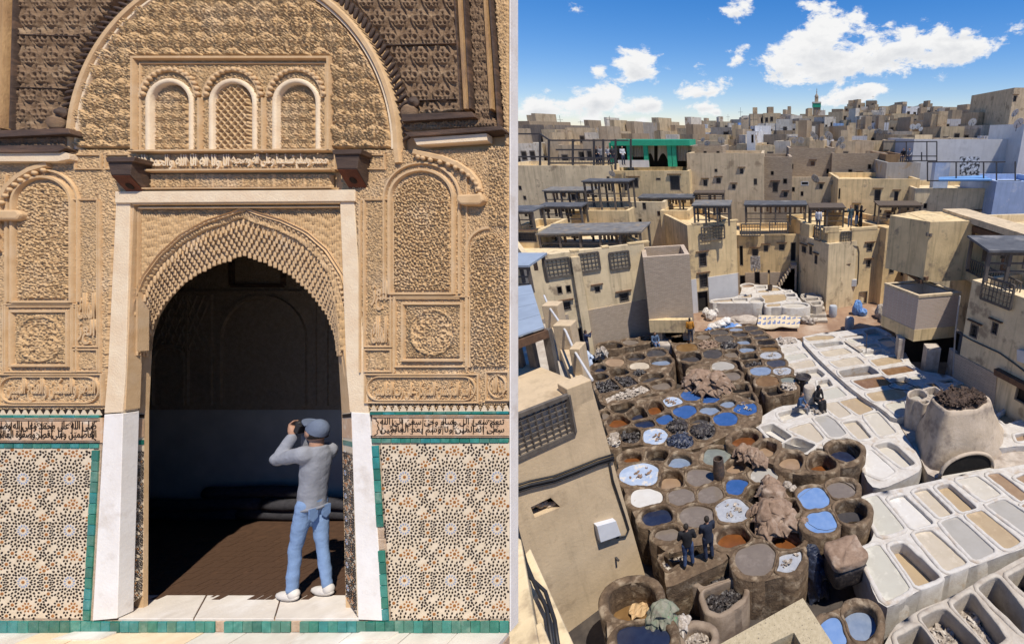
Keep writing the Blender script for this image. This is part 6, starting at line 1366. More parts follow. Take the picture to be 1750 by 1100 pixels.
for px0, px1, py in ((1533,1543,615),(1580,1603,632),(1624,1632,640)):
    p = onz(px0,py,0); q = onz(px1,py,0); mb = MB(off); mb.box((p.x,p.y,-.6),(q.x,p.y+.7,zb9)); mb.build('pier', LIMD, bx9)
mb = MB(off); mb.box((onz(1545,610,0).x, onz(1545,604,0).y, -.6),(onz(1640,610,0).x, onz(1545,604,0).y+.2, zb9)); mb.build('dark_backing', DARK, bx9)  # near-black slab between the piers, its colour standing for shade
# right-hand ochre wall running towards the camera
Aw = onz(1633,648,0); Bw = onz(1775,735,0)
H9 = house('house', 'ochre house wall with cable and brick foot on the right', Vector((Aw.x,Aw.y,0)), Vector((Bw.x,Bw.y,0)), -.8, 0, 5, OCH[1], [(1657,553,1672,578,'grille'),(1694,550,1706,572,'grille'),(1735,655,1760,690,'door')], zt=zrow(Aw.y,478))
hh, a, b, e, n, zt, off = H9
mb = MB(off); q = [onplane(x,y,a,n)+n*.05 for x,y in ((1635,566),(1660,580),(1690,594),(1710,603),(1735,621),(1760,640))]; mb.tube(q, .035, 6); mb.build('cable', IRON, hh)
mb = MB(off); q = [onplane(x,y,a,n)+n*.06 for x,y in ((1642,505),(1634,570),(1630,640))]; mb.tube(q, .05, 8); mb.build('drain_pipe', GPL, hh)
p = [onplane(x,y,a,n) for x,y in ((1743,596),(1762,600),(1762,622),(1743,615))]; mb = MB(off); mb.prism(p, n*0, n*.2); mb.build('meter_box', WPL, hh)
p = [onplane(x,y,a,n) for x,y in ((1707,628),(1765,658),(1765,668),(1707,638))]; mb = MB(off); mb.prism(p, n*0, n*.35); mb.build('timber_hood', BTIM, hh)
p = [onplane(x,y,a,n) for x,y in ((1632,602),(1705,640),(1700,690),(1628,655))]; mb = MB(off); mb.prism(p, n*0, n*.06); mb.build('brick_foot', BRW, hh)
grille_panel(H9, 1681, 478, 1736, 520, d=.15)
canopy('timber pavilion roof at the right edge of the yard', 1692, 1800, 430, 480, 19.5, 3.5, 4, .5)
# ---- second row behind the terraces
HR = random.Random(5)
def H(nm, lab, x0, x1, ytop, y, m, wins=(), depth=8, zg=-.7, **kw):
    wins = list(wins)
    if m not in (WPL, BPL, GPL) and x1-x0 > 45 and depth > 2:
        for _ in range(9):
            wx = HR.uniform(x0+6, x1-12); wy = ytop+HR.uniform(10, 62); ww = HR.uniform(4.5,8); wh = ww*HR.uniform(1.1,1.6)
            if len(wins) < (x1-x0)/17 and not any(wx < q[2]+7 and wx+ww > q[0]-7 and wy < q[3]+7 and wy+wh > q[1]-7 for q in wins): wins.append((wx,wy,wx+ww,wy+wh,HR.choice(['grille','grille','hole','shutter'])))
    return house(nm, lab, Vector((ony(x0,400,y).x,y,0)), Vector((ony(x1,400,y).x,y,0)), zg, ytop, depth, m, wins, **kw)
H('house', 'long ochre house wall under the black steel terrace', 860, 1056, 283, 46, OCH[1], [(930,357,934,362,'hole')])
Hm = H('house', 'tall ochre house below the green pavilion with grey shutters', 1055, 1184, 292, 47, OCH[0], [(1075,304,1091,321,'grille'),(1121,304,1129,308,'hole'),(1145,300,1162,325,'grille'),(1083,344,1089,358,'grille')])
H('house', 'ochre house of flaking plaster beside the green pavilion', 1182, 1306, 262, 48.5, OCH[3], [(1202,307,1209,318,'grille'),(1288,305,1294,316,'grille')])
H('house', 'upper flaking brick house with two dark openings', 1180, 1240, 250, 52, BRD, [(1202,258,1208,266,'hole'),(1224,258,1230,266,'hole')])
H('house', 'rough brick house wall in the middle distance', 1300, 1352, 268, 50, BRD, [(1320,311,1330,329,'grille')])
H('house', 'brown eroded brick house with small square holes', 1346, 1420, 253, 56, BRD, [(1353,280,1356,289,'hole'),(1412,288,1417,297,'hole')])
H('house', 'long eroded brick house under dark parapet', 1416, 1505, 262, 55, BRD, [])
H('house', 'low ochre annexe with white framed window', 1346, 1430, 303, 51, OCH[3], [(1369,310,1382,317,'white')])
H('house', 'ochre house with two tall dark windows behind the visitors', 1428, 1562, 306, 46, OCH[0], [(1433,322,1436,340,'hole'),(1494,324,1505,344,'grille'),(1528,327,1535,344,'grille')])
H('house', 'low ochre roofed house wall below the white building', 1556, 1690, 322, 44, OCH[1], [])
H('house', 'plain ochre house behind the left canopies', 990, 1140, 345, 42, OCH[1], [(1098,344,1104,358,'grille'),(996,405,1012,412,'grille')], depth=3)
H('house', 'low ochre terrace house behind the long canopy', 870, 1010, 415, 34, OCH[2], [(884,425,910,440,'grille')], depth=5)
H('house', 'grey cement block house under the small steel balcony', 1505, 1560, 278, 49, GPL, [])
H('house', 'brown plank hut beside the grey cement block', 1502, 1534, 264, 52, plaster('plank_brown',(.30,.19,.10)), [])
HWb = H('house', 'broad whitewashed building with satellite dishes on its roof', 1545, 1800, 238, 54, WPL, [], depth=12)
H('house', 'white building wing with tall shaded window', 1716, 1800, 212, 51, WPL, [(1730,212,1746,232,'hole')], depth=8)
H('house', 'pale blue painted terrace wall below the white building', 1688, 1800, 310, 42, BPL, [])
H('house', 'blue wall panel under the terrace frame', 1584, 1608, 278, 47.5, BPL, [], depth=1)
H('house', 'square sandstone tower rising over the white building', 1690, 1800, 150, 68, OCH[3], [], depth=14)
# green pavilion
gp = empty('green_pavilion', ony(1110,285,50), 'bright green terrace pavilion with striped curtains', 'pavilion'); off = gp.location.copy(); GRNP = mat('green_paint', (.03,.36,.21), (.025,.31,.18), 3, .6)
for x in (1045,1074,1102,1142,1150):
    p = ony(x,285,50); q = ony(x,244,50); mb = MB(off); mb.box((p.x,50,p.z),(p.x+.42,50.4,q.z)); mb.build('post', GRNP, gp)
for x0,x1,y0,y1 in ((1044,1178,239,249),):
    p = ony(x0,y1,49.8); q = ony(x1,y0,49.8); mb = MB(off); mb.box((p.x,49.8,p.z),(q.x,54,q.z)); mb.build('fascia', GRNP, gp)
CUR = mat('striped_curtain', (.42,.37,.30), (.22,.18,.14), 8, .95, 0, stretch=(6,6,.1))
for x0,x1,y1 in ((1050,1056,270),(1076,1100,268),(1150,1176,275)):
    mb = MB(off); n_ = 16; V = []
    for i in range(n_+1):
        p = ony(x0+(x1-x0)*i/n_, y1, 50.6); q = ony(x0+(x1-x0)*i/n_, 249, 50.6); dy = .12*math.sin(i*1.9); V += [p+Vector((0,dy,0)), q+Vector((0,dy,0))]
    mb.add(V, [(2*i,2*i+2,2*i+3,2*i+1) for i in range(n_)]); mb.build('curtain', CUR, gp, smooth=True)
for x0,x1 in ((1104,1118),(1124,1142)):
    mb = MB(off); n_ = 10; V = []
    for i in range(n_+1):
        f = i/n_; sag = math.sin(f*math.pi); p = ony(x0+(x1-x0)*f, 262-abs(f-.5)*0+ (1-sag)*14, 50.6); q = ony(x0+(x1-x0)*f, 249, 50.6); V += [p, q]
    mb.add(V, [(2*i,2*i+2,2*i+3,2*i+1) for i in range(n_)]); mb.build('curtain', CUR, gp, smooth=True)
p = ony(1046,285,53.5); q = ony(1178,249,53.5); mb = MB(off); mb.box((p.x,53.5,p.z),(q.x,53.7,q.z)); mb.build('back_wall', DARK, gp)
p = ony(1057,286,49); q = ony(1108,274,49); mb = MB(off); mb.box((p.x,49,p.z),(q.x,49.2,q.z)); mb.build('white_parapet', WPL, gp)
# black steel terrace frame
sf = empty('steel_frame', ony(960,285,46.3), 'black steel terrace frame with railing above the ochre wall', 'frame'); off = sf.location.copy()
for x in (923,938,979,1015,1031,1052,1078): mb = MB(off); mb.bar(ony(x,290,46.3), ony(x,238 if x > 930 else 229,46.3), .16); mb.build('post', IRON, sf)
for p, q in (((880,229),(923,229)),((923,229),(938,239)),((938,240),(1074,240)),((940,279),(1050,279)),((940,270),(1050,270)),((884,268),(936,268)),((950,256),(1010,256))): mb = MB(off); mb.bar(ony(*p,46.3), ony(*q,46.3), .13); mb.build('rail', IRON, sf)
g = MB(off)
for i in range(44): g.bar(ony(941+i*2.5,279,46.3), ony(941+i*2.5,270,46.3), .03)
g.build('baluster_row', IRON, sf, kind='stuff')
for i in range(7):
    p = ony(955+i*13,278,47); o = link('terrace_seat', None, None); bpy.data.objects.remove(o)
# right steel balcony and terrace frame
def steel(label, posts, rails, y, base):
    t = empty('steel_frame', ony(*base,y), label, 'frame'); off = t.location.copy()
    for x,y0,y1 in posts: mb = MB(off); mb.bar(ony(x,y0,y), ony(x,y1,y), .1); mb.build('post', IRON, t)
    for p,q in rails: mb = MB(off); mb.bar(ony(*p,y), ony(*q,y), .1); mb.build('rail', IRON, t)
steel('small steel balcony with railing on the grey cement block', [(1549,275,242),(1584,275,242),(1601,276,242),(1575,275,260)], [((1507,243),(1601,242)),((1545,275),(1601,275)),((1545,267),(1601,267))], 50, (1570,276))
steel('thin steel awning frame over the blue terrace', [(1585,310,277),(1634,310,278),(1681,310,278),(1703,310,278),(1735,310,276)], [((1585,277),(1718,277)),((1585,309),(1745,309))], 43.5, (1660,310))
po = Vector(ony(1658,290,46)); mb = MB(po); mb.prism([ony(x,y,46) for x,y in ((1640,268),(1674,268),(1674,300),(1640,300))][::-1], (0,0,0), (0,-.05,0)); PRT = mat('black_white_print', (.03,.03,.03), (.62,.62,.62), 3.5, .7, 0, lo=.44, hi=.56); o = mb.build('photo_banner', PRT, None); o.location = po; tag(o, 'black and white photographic banner on the white building', 'banner')
aw = ony(1640,305,43); mb = MB(aw); mb.prism([ony(1604,309,43),ony(1695,309,43),ony(1680,302,45),ony(1604,305,45)], (0,0,0), (0,0,.12)); o = mb.build('blue_awning', mat('blue_cloth',(.12,.27,.55),(.16,.33,.6),3,.8), None); o.location = aw; tag(o, 'low blue cloth awning on the terrace of the white building', 'awning')
# more canopies on the left terraces
canopy('grey canopy on the far left terrace', 858, 909, 362, 396, 33, 3, 3, .3)
canopy('wide grey canopy against the left ochre wall', 931, 1012, 327, 362, 42, 3, 4, .4)
canopy('small grey canopy on thin posts on the left terrace', 923, 992, 354, 384, 37, 2.2, 3, .3)
canopy('tall two storey timber frame hung with pale hides', 998, 1072, 311, 360, 40, 3, 4, .1)
canopy('long dark canopy under the shuttered windows', 1093, 1184, 339, 374, 43.5, 3, 5, .3)
canopy('small dark canopy above the tower balcony', 1188, 1235, 331, 345, 44, 2, 3, .3)
H('house', 'curved ochre terrace wall below the tall timber frame', 980, 1078, 360, 38.5, OCH[0], [], depth=2)
H('house', 'low ochre parapet house with grilles left of the canopy', 860, 920, 395, 31.5, OCH[0], [(882,396,917,414,'grille')], depth=5)
# ---- near left building under the balcony
E0 = onz(1103,984,ZB); W0 = onz(979,1077,ZB); dv = (W0-E0).normalized(); W0 = E0+dv*8.2
nl = empty('house', Vector((E0.x,E0.y,ZB)), 'near plastered house wall with white meter box and hole', 'house'); off = nl.location.copy()
def at_edge(px, py, y): return ony(px, py, y)
T0 = ony(1012,662,12.15); T1 = T0+dv*8.2; T1.z = T0.z; nn = Vector((-dv.y,dv.x,0)); nn = nn if nn.x > 0 else -nn
PLN = plaster('near_plaster', (.60,.465,.30), .84, .35, (.25,.18,.115), (.6,.78))
pn = (W0-E0).cross(T0-E0).normalized(); pn = pn if pn.x > 0 else -pn
ee = dv; uu = (T0-E0)
def on_nl(px, py): return onplane(px, py, E0, pn)
hole = [on_nl(*p) for p in ((907,866),(941,850),(958,866),(914,884))]
def uv(p): q = p-E0; return (q.dot(ee), q.z)
def pt(u, v): return E0+ee*u+Vector((0,0,v))+ (uu-ee*uu.dot(ee)-Vector((0,0,uu.z)))*(v/uu.z)+ee*(uu.dot(ee)*v/uu.z)*0
h2 = [ (lambda p: ((p-E0-(uu-Vector((0,0,uu.z)))*((p.z-E0.z)/uu.z)).dot(ee), p.z-E0.z))(p) for p in hole]
def P3(u, v): return E0+ee*u+uu*(v/uu.z)
V2, T = cdt([(0,0),(8.2,0),(8.2,uu.z),(0,uu.z)], [h2]); mb = MB(off); mb.add([P3(*p) for p in V2], T)
hv = [P3(*p) for p in h2]; mb.add(hv+[q-pn*.4 for q in hv], [(i,(i+1)%4,(i+1)%4+4,i+4) for i in range(4)])
bk = Vector((-2.6,1.6,0)); mb.add([E0,E0+bk,T0+bk,T0], [(0,1,2,3)]); mb.add([T0,T0+bk,T1+bk,T1], [(0,1,2,3)])
mb.build('wall', PLN, nl)
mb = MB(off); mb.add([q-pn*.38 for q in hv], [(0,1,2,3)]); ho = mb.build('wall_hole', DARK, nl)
for k in range(6): mb = MB(off); blob(mb, hv[0].lerp(hv[2], .15+.14*k)-pn*.25+Vector((0,0,-.06+.05*(k%2))), .11,.1,.09, k, 10, 7, 2, .1); mb.build('stone', BRW, nl, smooth=True)
bxp = [on_nl(*p) for p in ((1014,893),(1047,884),(1056,909),(1021,921))]; mb = MB(off); mb.prism(bxp[::-1], (0,0,0), pn*.22); o = mb.build('meter_box', mat('white_enamel',(.62,.64,.68),(.56,.58,.62),3,.4), nl); bevel(o,.015)
IC = mat('black_cable', (.025,.025,.028), None, 5, .5)
for dz, r in ((0,.05),(.12,.035),(-.1,.03)):
    pts = [(872,836),(905,828),(945,815),(985,802),(1020,790),(1046,778)]; mb = MB(off); mb.tube([on_nl(*p)+pn*.08+Vector((0,0,dz+.05*math.sin(i*2.1))) for i, p in enumerate(pts)], r, 8); mb.build('cable', IC, nl, smooth=True)
mb = MB(off); mb.tube([on_nl(*p)+pn*.05 for p in ((1039,782),(1046,820),(1056,850),(1066,880),(1073,903),(1068,914),(1052,917))], .035, 8); mb.build('cable', IC, nl, smooth=True)
mb = MB(off); p = on_nl(1052,952); mb.bar(p, p+pn*.2, .06); mb.build('iron_stub', IRON, nl)
# balcony above it: corner pier, lattice, stepped piers with white rails, terrace floor, sheet roofs
BAL = T0.z
bal = empty('balcony', T0, 'plastered balcony with lattice panel, stepped piers and white rails', 'balcony'); off = T0.copy()
def pier(pxl, pxr, py, z, dz, dep=.5):
    a = onz(pxl,py,z); b = onz(pxr,py,z); mb = MB(off); mb.box((a.x,a.y,z-dz),(b.x,a.y+dep,z)); o = mb.build('pier', PLN, bal); bevel(o,.03,2)
mb = MB(off); q = [T0+pn*.03, T0+dv*.75+pn*.03, T0+dv*.75-pn*.6, T0-pn*.6]; mb.prism(q, (0,0,-.5), (0,0,.28)); o = mb.build('pier', PLN, bal); bevel(o,.03,2)
lat = [T0+dv*.78, T0+dv*3.6]
for k, (z0, z1) in enumerate(((-1.15,0.1),)):
    fr = MB(off)
    for p, q in ((lat[0]+Vector((0,0,z0)),lat[1]+Vector((0,0,z0))),(lat[0]+Vector((0,0,z1)),lat[1]+Vector((0,0,z1))),(lat[0]+Vector((0,0,z0)),lat[0]+Vector((0,0,z1))),(lat[1]+Vector((0,0,z0)),lat[1]+Vector((0,0,z1)))): fr.bar(p+pn*.1, q+pn*.1, .12)
    for i in range(1,15): f = i/15; p = lat[0].lerp(lat[1], f); fr.bar(p+Vector((0,0,z0))+pn*.1, p+Vector((0,0,z1))+pn*.1, .035)
    for i in range(1,7): z = z0+(z1-z0)*i/7; fr.bar(lat[0]+Vector((0,0,z))+pn*.1, lat[1]+Vector((0,0,z))+pn*.1, .035)
    fr.build('lattice_panel', TIMB, bal); bkp = MB(off); bkp.prism([lat[0]+Vector((0,0,z0)),lat[1]+Vector((0,0,z0)),lat[1]+Vector((0,0,z1)),lat[0]+Vector((0,0,z1))], pn*.02, pn*.05); bkp.build('lattice_backing', OLDL, bal)
ZT_ = T0.z+.3
ps = [(972,990,596,ZT_),(944,975,556,ZT_),(925,952,522,ZT_)]
for (x0,x1,py,z) in ps: pier(x0,x1,py,z,1.5,.6)
rl = [T0+Vector((0,.1,.2)), onz(982,600,ZT_-.15), onz(967,566,ZT_-.15), onz(938,524,ZT_-.15), onz(930,505,ZT_-.1)]
for p, q in zip(rl[:-1], rl[1:]): mb = MB(off); mb.tube([p, q], .04, 8); mb.build('white_rail', WPL, bal)
mb = MB(off); fl = [onz(870,668,T0.z-1.2), onz(1000,640,T0.z-1.2), onz(962,560,T0.z-1.2), onz(870,540,T0.z-1.2)]; mb.prism(fl, (0,0,-.3), (0,0,0)); mb.build('terrace_floor', OLDL, bal)
mb = MB(off); w3 = [onz(1000,660,ZT_-1.0), onz(940,520,ZT_-1.0)]; mb.prism([w3[0],w3[1],w3[1]+Vector((-.35,0,0)),w3[0]+Vector((-.35,0,0))], (0,0,-4.5), (0,0,0)); mb.build('terrace_wall', PLN, bal)
rt = empty('sheet_roof', onz(900,560,5.2), 'pale blue corrugated sheet roof on timber posts over the balcony', 'roof'); off = rt.location.copy()
sheet_ = [onz(866,583,7.4), onz(930,561,7.4), onz(908,488,7.4), onz(866,493,7.4)]
for k in range(4):
    s0, s1 = k/4, (k+1)/4-.006; q = [sheet_[0].lerp(sheet_[3],s0), sheet_[1].lerp(sheet_[2],s0), sheet_[1].lerp(sheet_[2],s1), sheet_[0].lerp(sheet_[3],s1)]; mb = MB(off); mb.prism(q, (0,0,0), (0,0,.05)); mb.build('roof_sheet', ROOFB, rt)
mb = MB(off); mb.bar(sheet_[0]+Vector((0,.1,-.2)), sheet_[1]+Vector((0,.1,-.2)), .2, .25); mb.build('eave_beam', BTIM, rt)
for px, p2 in ((938,668),(905,668),(880,668)): q = onz(px-8,572,7.2); mb = MB(off); mb.bar(Vector((q.x,q.y+.2,T0.z-1.2)), Vector((q.x,q.y+.2,7.3)), .22); mb.build('post', TIMB, rt)
canopy('blue grey sheet roof edge above the balcony', 858, 902, 455, 500, 22, 3, 2, .4, m=ROOFB)
# near parapets at the foot of the picture
np_ = empty('parapet', onz(930,1000,5.6), 'cream stepped parapet walls with loose black cables', 'parapet'); off = np_.location.copy()
for poly, z, h in (([(884,960),(906,935),(990,1120),(930,1120)], 5.6, 2.5), ([(866,905),(890,920),(925,1120),(866,1120)], 6.1, 3.0), ([(900,1075),(925,1060),(950,1120),(905,1120)], 6.0, 1.0)):
    mb = MB(off); P = [onz(*p,z) for p in poly]; P = P if area2(P) > 0 else P[::-1]; mb.prism(P, (0,0,-h), (0,0,0)); o = mb.build('parapet_wall', OCH[1], np_); bevel(o,.03,2)
for k, pts in enumerate((((880,880),(890,940),(915,1000),(935,1040),(945,1110)),((884,905),(905,985),(932,1010),(948,1060),(955,1110)))):
    mb = MB(off); mb.tube([onz(*p,5.9) for p in pts], .03, 8); mb.build('cable', IC, np_, smooth=True)
SPK = mat('speckled_render', (.50,.42,.28), (.40,.33,.21), 14, .95, .8, 40, c3=(.16,.13,.10), s3=30, thr3=(.6,.66))
rc = empty('roof_corner', onz(1340,1080,6.0), 'speckled ochre roof corner with dark square well at its middle', 'roof'); off = rc.location.copy()
oc = [onz(*p,6.0) for p in ((1180,1128),(1372,1021),(1450,1140),(1300,1220))]; ic = [onz(*p,6.0) for p in ((1306,1104),(1357,1080),(1386,1130),(1320,1170))]
oc = oc if area2(oc) > 0 else oc[::-1]; ic = ic if area2(ic) > 0 else ic[::-1]
V2, T = cdt([(p.x,p.y) for p in oc], [[(p.x,p.y) for p in ic]]); mb = MB(off); mb.add([Vector((p[0],p[1],6.0)) for p in V2], T)
mb.add(oc+[p+Vector((0,0,-.8)) for p in oc], [((i+1)%4,i,i+4,(i+1)%4+4) for i in range(4)]); mb.add([p+Vector((0,0,-.8)) for p in oc],[(3,2,1,0)])
mb.add(ic+[p+Vector((0,0,-.6)) for p in ic], [(i,(i+1)%4,(i+1)%4+4,i+4) for i in range(4)]+[(4,5,6,7)]); mb.build('roof_slab', SPK, rc)
# ---- medina on the hill
def hill(x, y):
    t = max(0, y-58); return -1.0+ .055*t + 9*math.exp(-((x-22-.18*y)/30)**2)*max(0,min(1,(y-90)/80)) 
nx, ny_ = 40, 40; V = []
for j in range(ny_+1):
    for i in range(nx+1):
        y = 56+ (j/ny_)**2.2*3000; x = (i/nx-.5)*2*(60+1.6*y); V.append((x, y, hill(x,y) if y < 400 else hill(x,400)+0))
tm_ = mesh(V, [(j*(nx+1)+i, j*(nx+1)+i+1, (j+1)*(nx+1)+i+1, (j+1)*(nx+1)+i) for j in range(ny_) for i in range(nx)], True); link('hillside', tm_, plaster('far_ground',(.30,.25,.18)), kind='structure')
sheet('ground', [Vector((-4000,-60,0)),Vector((4000,-60,0)),Vector((4000,3200,0)),Vector((-4000,3200,0))], -2.3, DIRT, thick=.3)
FW = random.Random(11); NF = 0
def fhouse(x0, x1, ytop, y, mi=None, extra=True):
    global NF
    a = ony(x0,ytop,y); b = ony(x1,ytop,y); nm, m = FARM[mi] if mi is not None else FARM[FW.choices(range(9), [5,3,5,2.5,1.5,4,4,2.6,.4])[0]]
    zg = min(hill(a.x,y)-1, a.z-3); dep = FW.uniform(6,12); w = b.x-a.x
    size = 'small' if w < 3.5 else 'broad' if w > 7 else 'plain'; nw = FW.choice([0,1,2,2,3,3]); roof = extra and FW.random() < .4
    lab = '%s %s flat roofed medina house with %s%s' % (size, nm, ('no windows' if nw == 0 else '%s dark windows' % ('one','two','three')[nw-1] if nw > 1 else 'one dark window'), ' and roof hut' if roof else '')
    h = empty('medina_house', Vector(((a.x+b.x)/2, y, zg)), lab, 'house', 'houses of the hillside medina'); off = h.location.copy()
    ro = FW.uniform(-.3,.3); R = Matrix.Rotation(ro, 4, 'Z'); H_ = a.z-zg; pt = .3
    mb = MB(); o4 = [Vector((-w/2,0,0)),Vector((w/2,0,0)),Vector((w/2,dep,0)),Vector((-w/2,dep,0))]; i4 = [Vector((-w/2+pt,pt,0)),Vector((w/2-pt,pt,0)),Vector((w/2-pt,dep-pt,0)),Vector((-w/2+pt,dep-pt,0))]; u = Vector((0,0,1))
    mb.add([p for p in o4]+[p+u*H_ for p in o4]+[p+u*H_ for p in i4]+[p+u*(H_-.6) for p in i4], [(i,(i+1)%4,(i+1)%4+4,i+4) for i in range(4)]+[(i+4,(i+1)%4+4,(i+1)%4+8,i+8) for i in range(4)]+[(i+8,(i+1)%4+8,(i+1)%4+12,i+12) for i in range(4)]+[(12,13,14,15)])
    mb.v = [R @ v for v in mb.v]; mb.build('wall', m, h)
    for k in range(nw):
        s = -w/2+w*(k+.5+FW.uniform(-.15,.15))/nw; z = H_-FW.uniform(1.2,2.2); ww = min(.5, w*.12); mb = MB(); mb.box((s-ww,-.04,z-.55),(s+ww,.1,z+.55)); mb.v = [R @ v for v in mb.v]; f = mb.build('window', CLAY, h)
        mb = MB(); mb.box((s-ww*.75,-.055,z-.42),(s+ww*.75,-.03,z+.42)); mb.v = [R @ v for v in mb.v]; mb.build('pane', DARK, f)
        if H_ > 5 and FW.random() < .6:
            z -= FW.uniform(2.2,2.8); mb = MB(); mb.box((s-ww,-.04,z-.5),(s+ww,.1,z+.5)); mb.v = [R @ v for v in mb.v]; f = mb.build('window', CLAY, h); mb = MB(); mb.box((s-ww*.75,-.055,z-.4),(s+ww*.75,-.03,z+.4)); mb.v = [R @ v for v in mb.v]; mb.build('pane', DARK, f)
    if roof:
        ww = w*FW.uniform(.25,.5); s = FW.uniform(-w/2+ww/2, w/2-ww/2); mb = MB(); mb.box((s-ww/2,dep*.3,H_-.6),(s+ww/2,dep*.8,H_+FW.uniform(1.0,2.2))); mb.v = [R @ v for v in mb.v]; mb.build('roof_hut', FARM[FW.choice([0,1,2,5,6])][1], h)
    if FW.random() < .14:
        s = FW.uniform(-w/2,w/2); mb = MB(); mb.bar(Vector((s,dep*.5,H_-.6)), Vector((s,dep*.5,H_+FW.uniform(1.4,2.6))), .05); q = H_+1.5; mb.bar(Vector((s-.5,dep*.5,q)), Vector((s+.5,dep*.5,q)), .05); mb.build('aerial', IRON, h)
    NF += 1
def skyline(pts, x): return float(np.interp(x, [p[0] for p in pts], [p[1] for p in pts]))
LAY = [(62,[(880,240),(1000,244),(1180,246),(1290,246),(1420,240),(1560,236),(1690,236)],(26,60)),
       (72,[(880,216),(910,214),(960,224),(1040,226),(1100,238),(1180,236),(1300,232),(1420,232),(1540,226),(1690,222)],(24,54)),
       (88,[(880,214),(960,222),(1050,222),(1120,232),(1200,224),(1300,220),(1420,222),(1540,212),(1690,208)],(20,46)),
       (108,[(1120,228),(1200,214),(1300,210),(1400,210),(1460,202),(1560,202),(1690,200)],(18,40)),
       (132,[(1190,216),(1240,208),(1300,200),(1400,202),(1460,192),(1530,192),(1600,196),(1690,194)],(16,36)),
       (160,[(1280,204),(1310,198),(1400,200),(1440,190),(1500,182),(1530,186),(1690,190)],(14,32)),
       (190,[(1430,190),(1450,182),(1490,178),(1520,184),(1545,184),(1640,186),(1680,190)],(14,40))]
for y, sk, (wa, wb) in LAY[::-1]:
    x = sk[0][0]-FW.uniform(0,20)
    while x < min(sk[-1][0], 1745):
        w = FW.uniform(wa*.75, wb*.8); jit = FW.uniform(-8,6)
        if not (y < 66 and (1040 < x+w/2 < 1190)): fhouse(x, x+w, skyline(sk, x+w/2)+jit, y+FW.uniform(-3,3))
        x += w*FW.uniform(.8,1.0)
fhouse(1048,1088,208,78,3); fhouse(882,906,207,74,1); fhouse(904,938,214,74,6); fhouse(1480,1498,172,185,1); fhouse(1537,1600,187,180,5); fhouse(1600,1672,183,185,5); fhouse(1245,1276,218,95,8); fhouse(1262,1276,210,104,8); fhouse(1396,1432,200,140,4); fhouse(1290,1318,215,70,7); fhouse(1279,1292,224,66,7)
# minaret
mn = empty('minaret', ony(1395,205,150), 'square minaret with green tile band and lantern above the medina', 'minaret'); off = mn.location.copy(); my = 150
def mbox(nm, x0, x1, y0, y1, m, d=0.0):
    p = ony(x0,y1,my); q = ony(x1,y0,my); mb = MB(off); w = q.x-p.x; mb.box((p.x,my-w/2-d,p.z),(q.x,my+w/2+d,q.z)); return mb.build(nm, m, mn)
mbox('shaft', 1389, 1402, 184, 215, FARM[1][1]); mbox('tile_band', 1388.6, 1402.4, 177, 184, GRNP); mbox('parapet', 1388.2, 1402.8, 174.5, 177, FARM[5][1]); mbox('lantern', 1392.5, 1398.5, 166, 174.5, FARM[6][1])
p = ony(1395.5,166,my); mb = MB(off); mb.lathe([(.62,0),(.55,.3),(.2,.8),(.08,1.1),(.16,1.35),(.05,1.6),(.1,1.8),(.02,2.4)], p, 10); mb.build('finial', FARM[3][1], mn)
# ---- satellite dishes
DISH = mat('dish_grey', (.52,.53,.54), (.42,.43,.44), 3, .5)
prof = [(.02,0),(.3,.03),(.6,.12),(.9,.27),(1.0,.34),(1.0,.37),(.6,.16),(.3,.07),(.02,.04)]
db = MB(); db.lathe(prof, (0,0,0), 20); DM = mesh(db.v, db.f, True); ab = MB(); ab.bar((0,.3,.1),(0,.1,.9),.05); ab.bar((0,.1,.85),(0,.1,1.0),.14); AM = mesh(ab.v, ab.f); pb = MB(); pb.bar((0,0,-1.6),(0,0,0),.08); PM = mesh(pb.v, pb.f)
def dish(px, py, r, y, where):
    p = ony(px,py,y); R = r*(p-O).dot(FWD)/F; t = empty('satellite_dish', p+Vector((0,0,-1.0*R)), 'grey satellite dish %s' % where, 'satellite dish', 'satellite dishes on the roofs'); yaw = random.uniform(-.9,.9)
    o = link('bowl', DM, DISH if not DM.materials else None, t, (0,0,1.0*R)); o.rotation_euler = (math.radians(118), 0, yaw); o.scale = (R,R,R)
    a = link('feed_arm', AM, IRON if not AM.materials else None, o)
    m = link('mast', PM, IRON if not PM.materials else None, t, (0,.1*R,1.0*R)); m.scale = (R,R,R)
for px, py, r in ((1357,240,5),(1369,239,6),(1391,229,6),(1394,234,5),(1404,236,4),(1418,231,8),(1431,244,7),(1437,238,6),(1440,249,5)): dish(px, py, r, 59, 'on the roofs before the minaret')
for px, py, r in ((1428,219,4),(1435,218,4),(1487,218,4),(1497,224,4),(1504,224,5),(1521,225,5)): dish(px, py, r, 70, 'on the middle roofs of the medina')
for px, py, r in ((1560,216,5),(1568,215,5),(1573,220,4),(1661,208,7)): dish(px, py, r, 62, 'on the roof of the white building')
for px, py, r in ((1733,192,7),(1739,209,9)): dish(px, py, r, 50, 'beside the square sandstone tower')
dish(1395,304,8,50,'on the low ochre annexe'); dish(1421,311,5,50,'tinted orange on the low ochre annexe'); dish(1233,239,6,53,'on the roof behind the green pavilion'); dish(1208,244,5,53,'low on the roof behind the green pavilion'); dish(1200,238,4,53,'small on the roof behind the green pavilion'); dish(1047,296,6,45.5,'on the wall under the steel terrace')
# white water tower block
wt = H('house', 'slim white roof tower with arched niche', 1279, 1292, 224, 58, WPL, [(1284,230,1288,244,'hole')], depth=1.5)
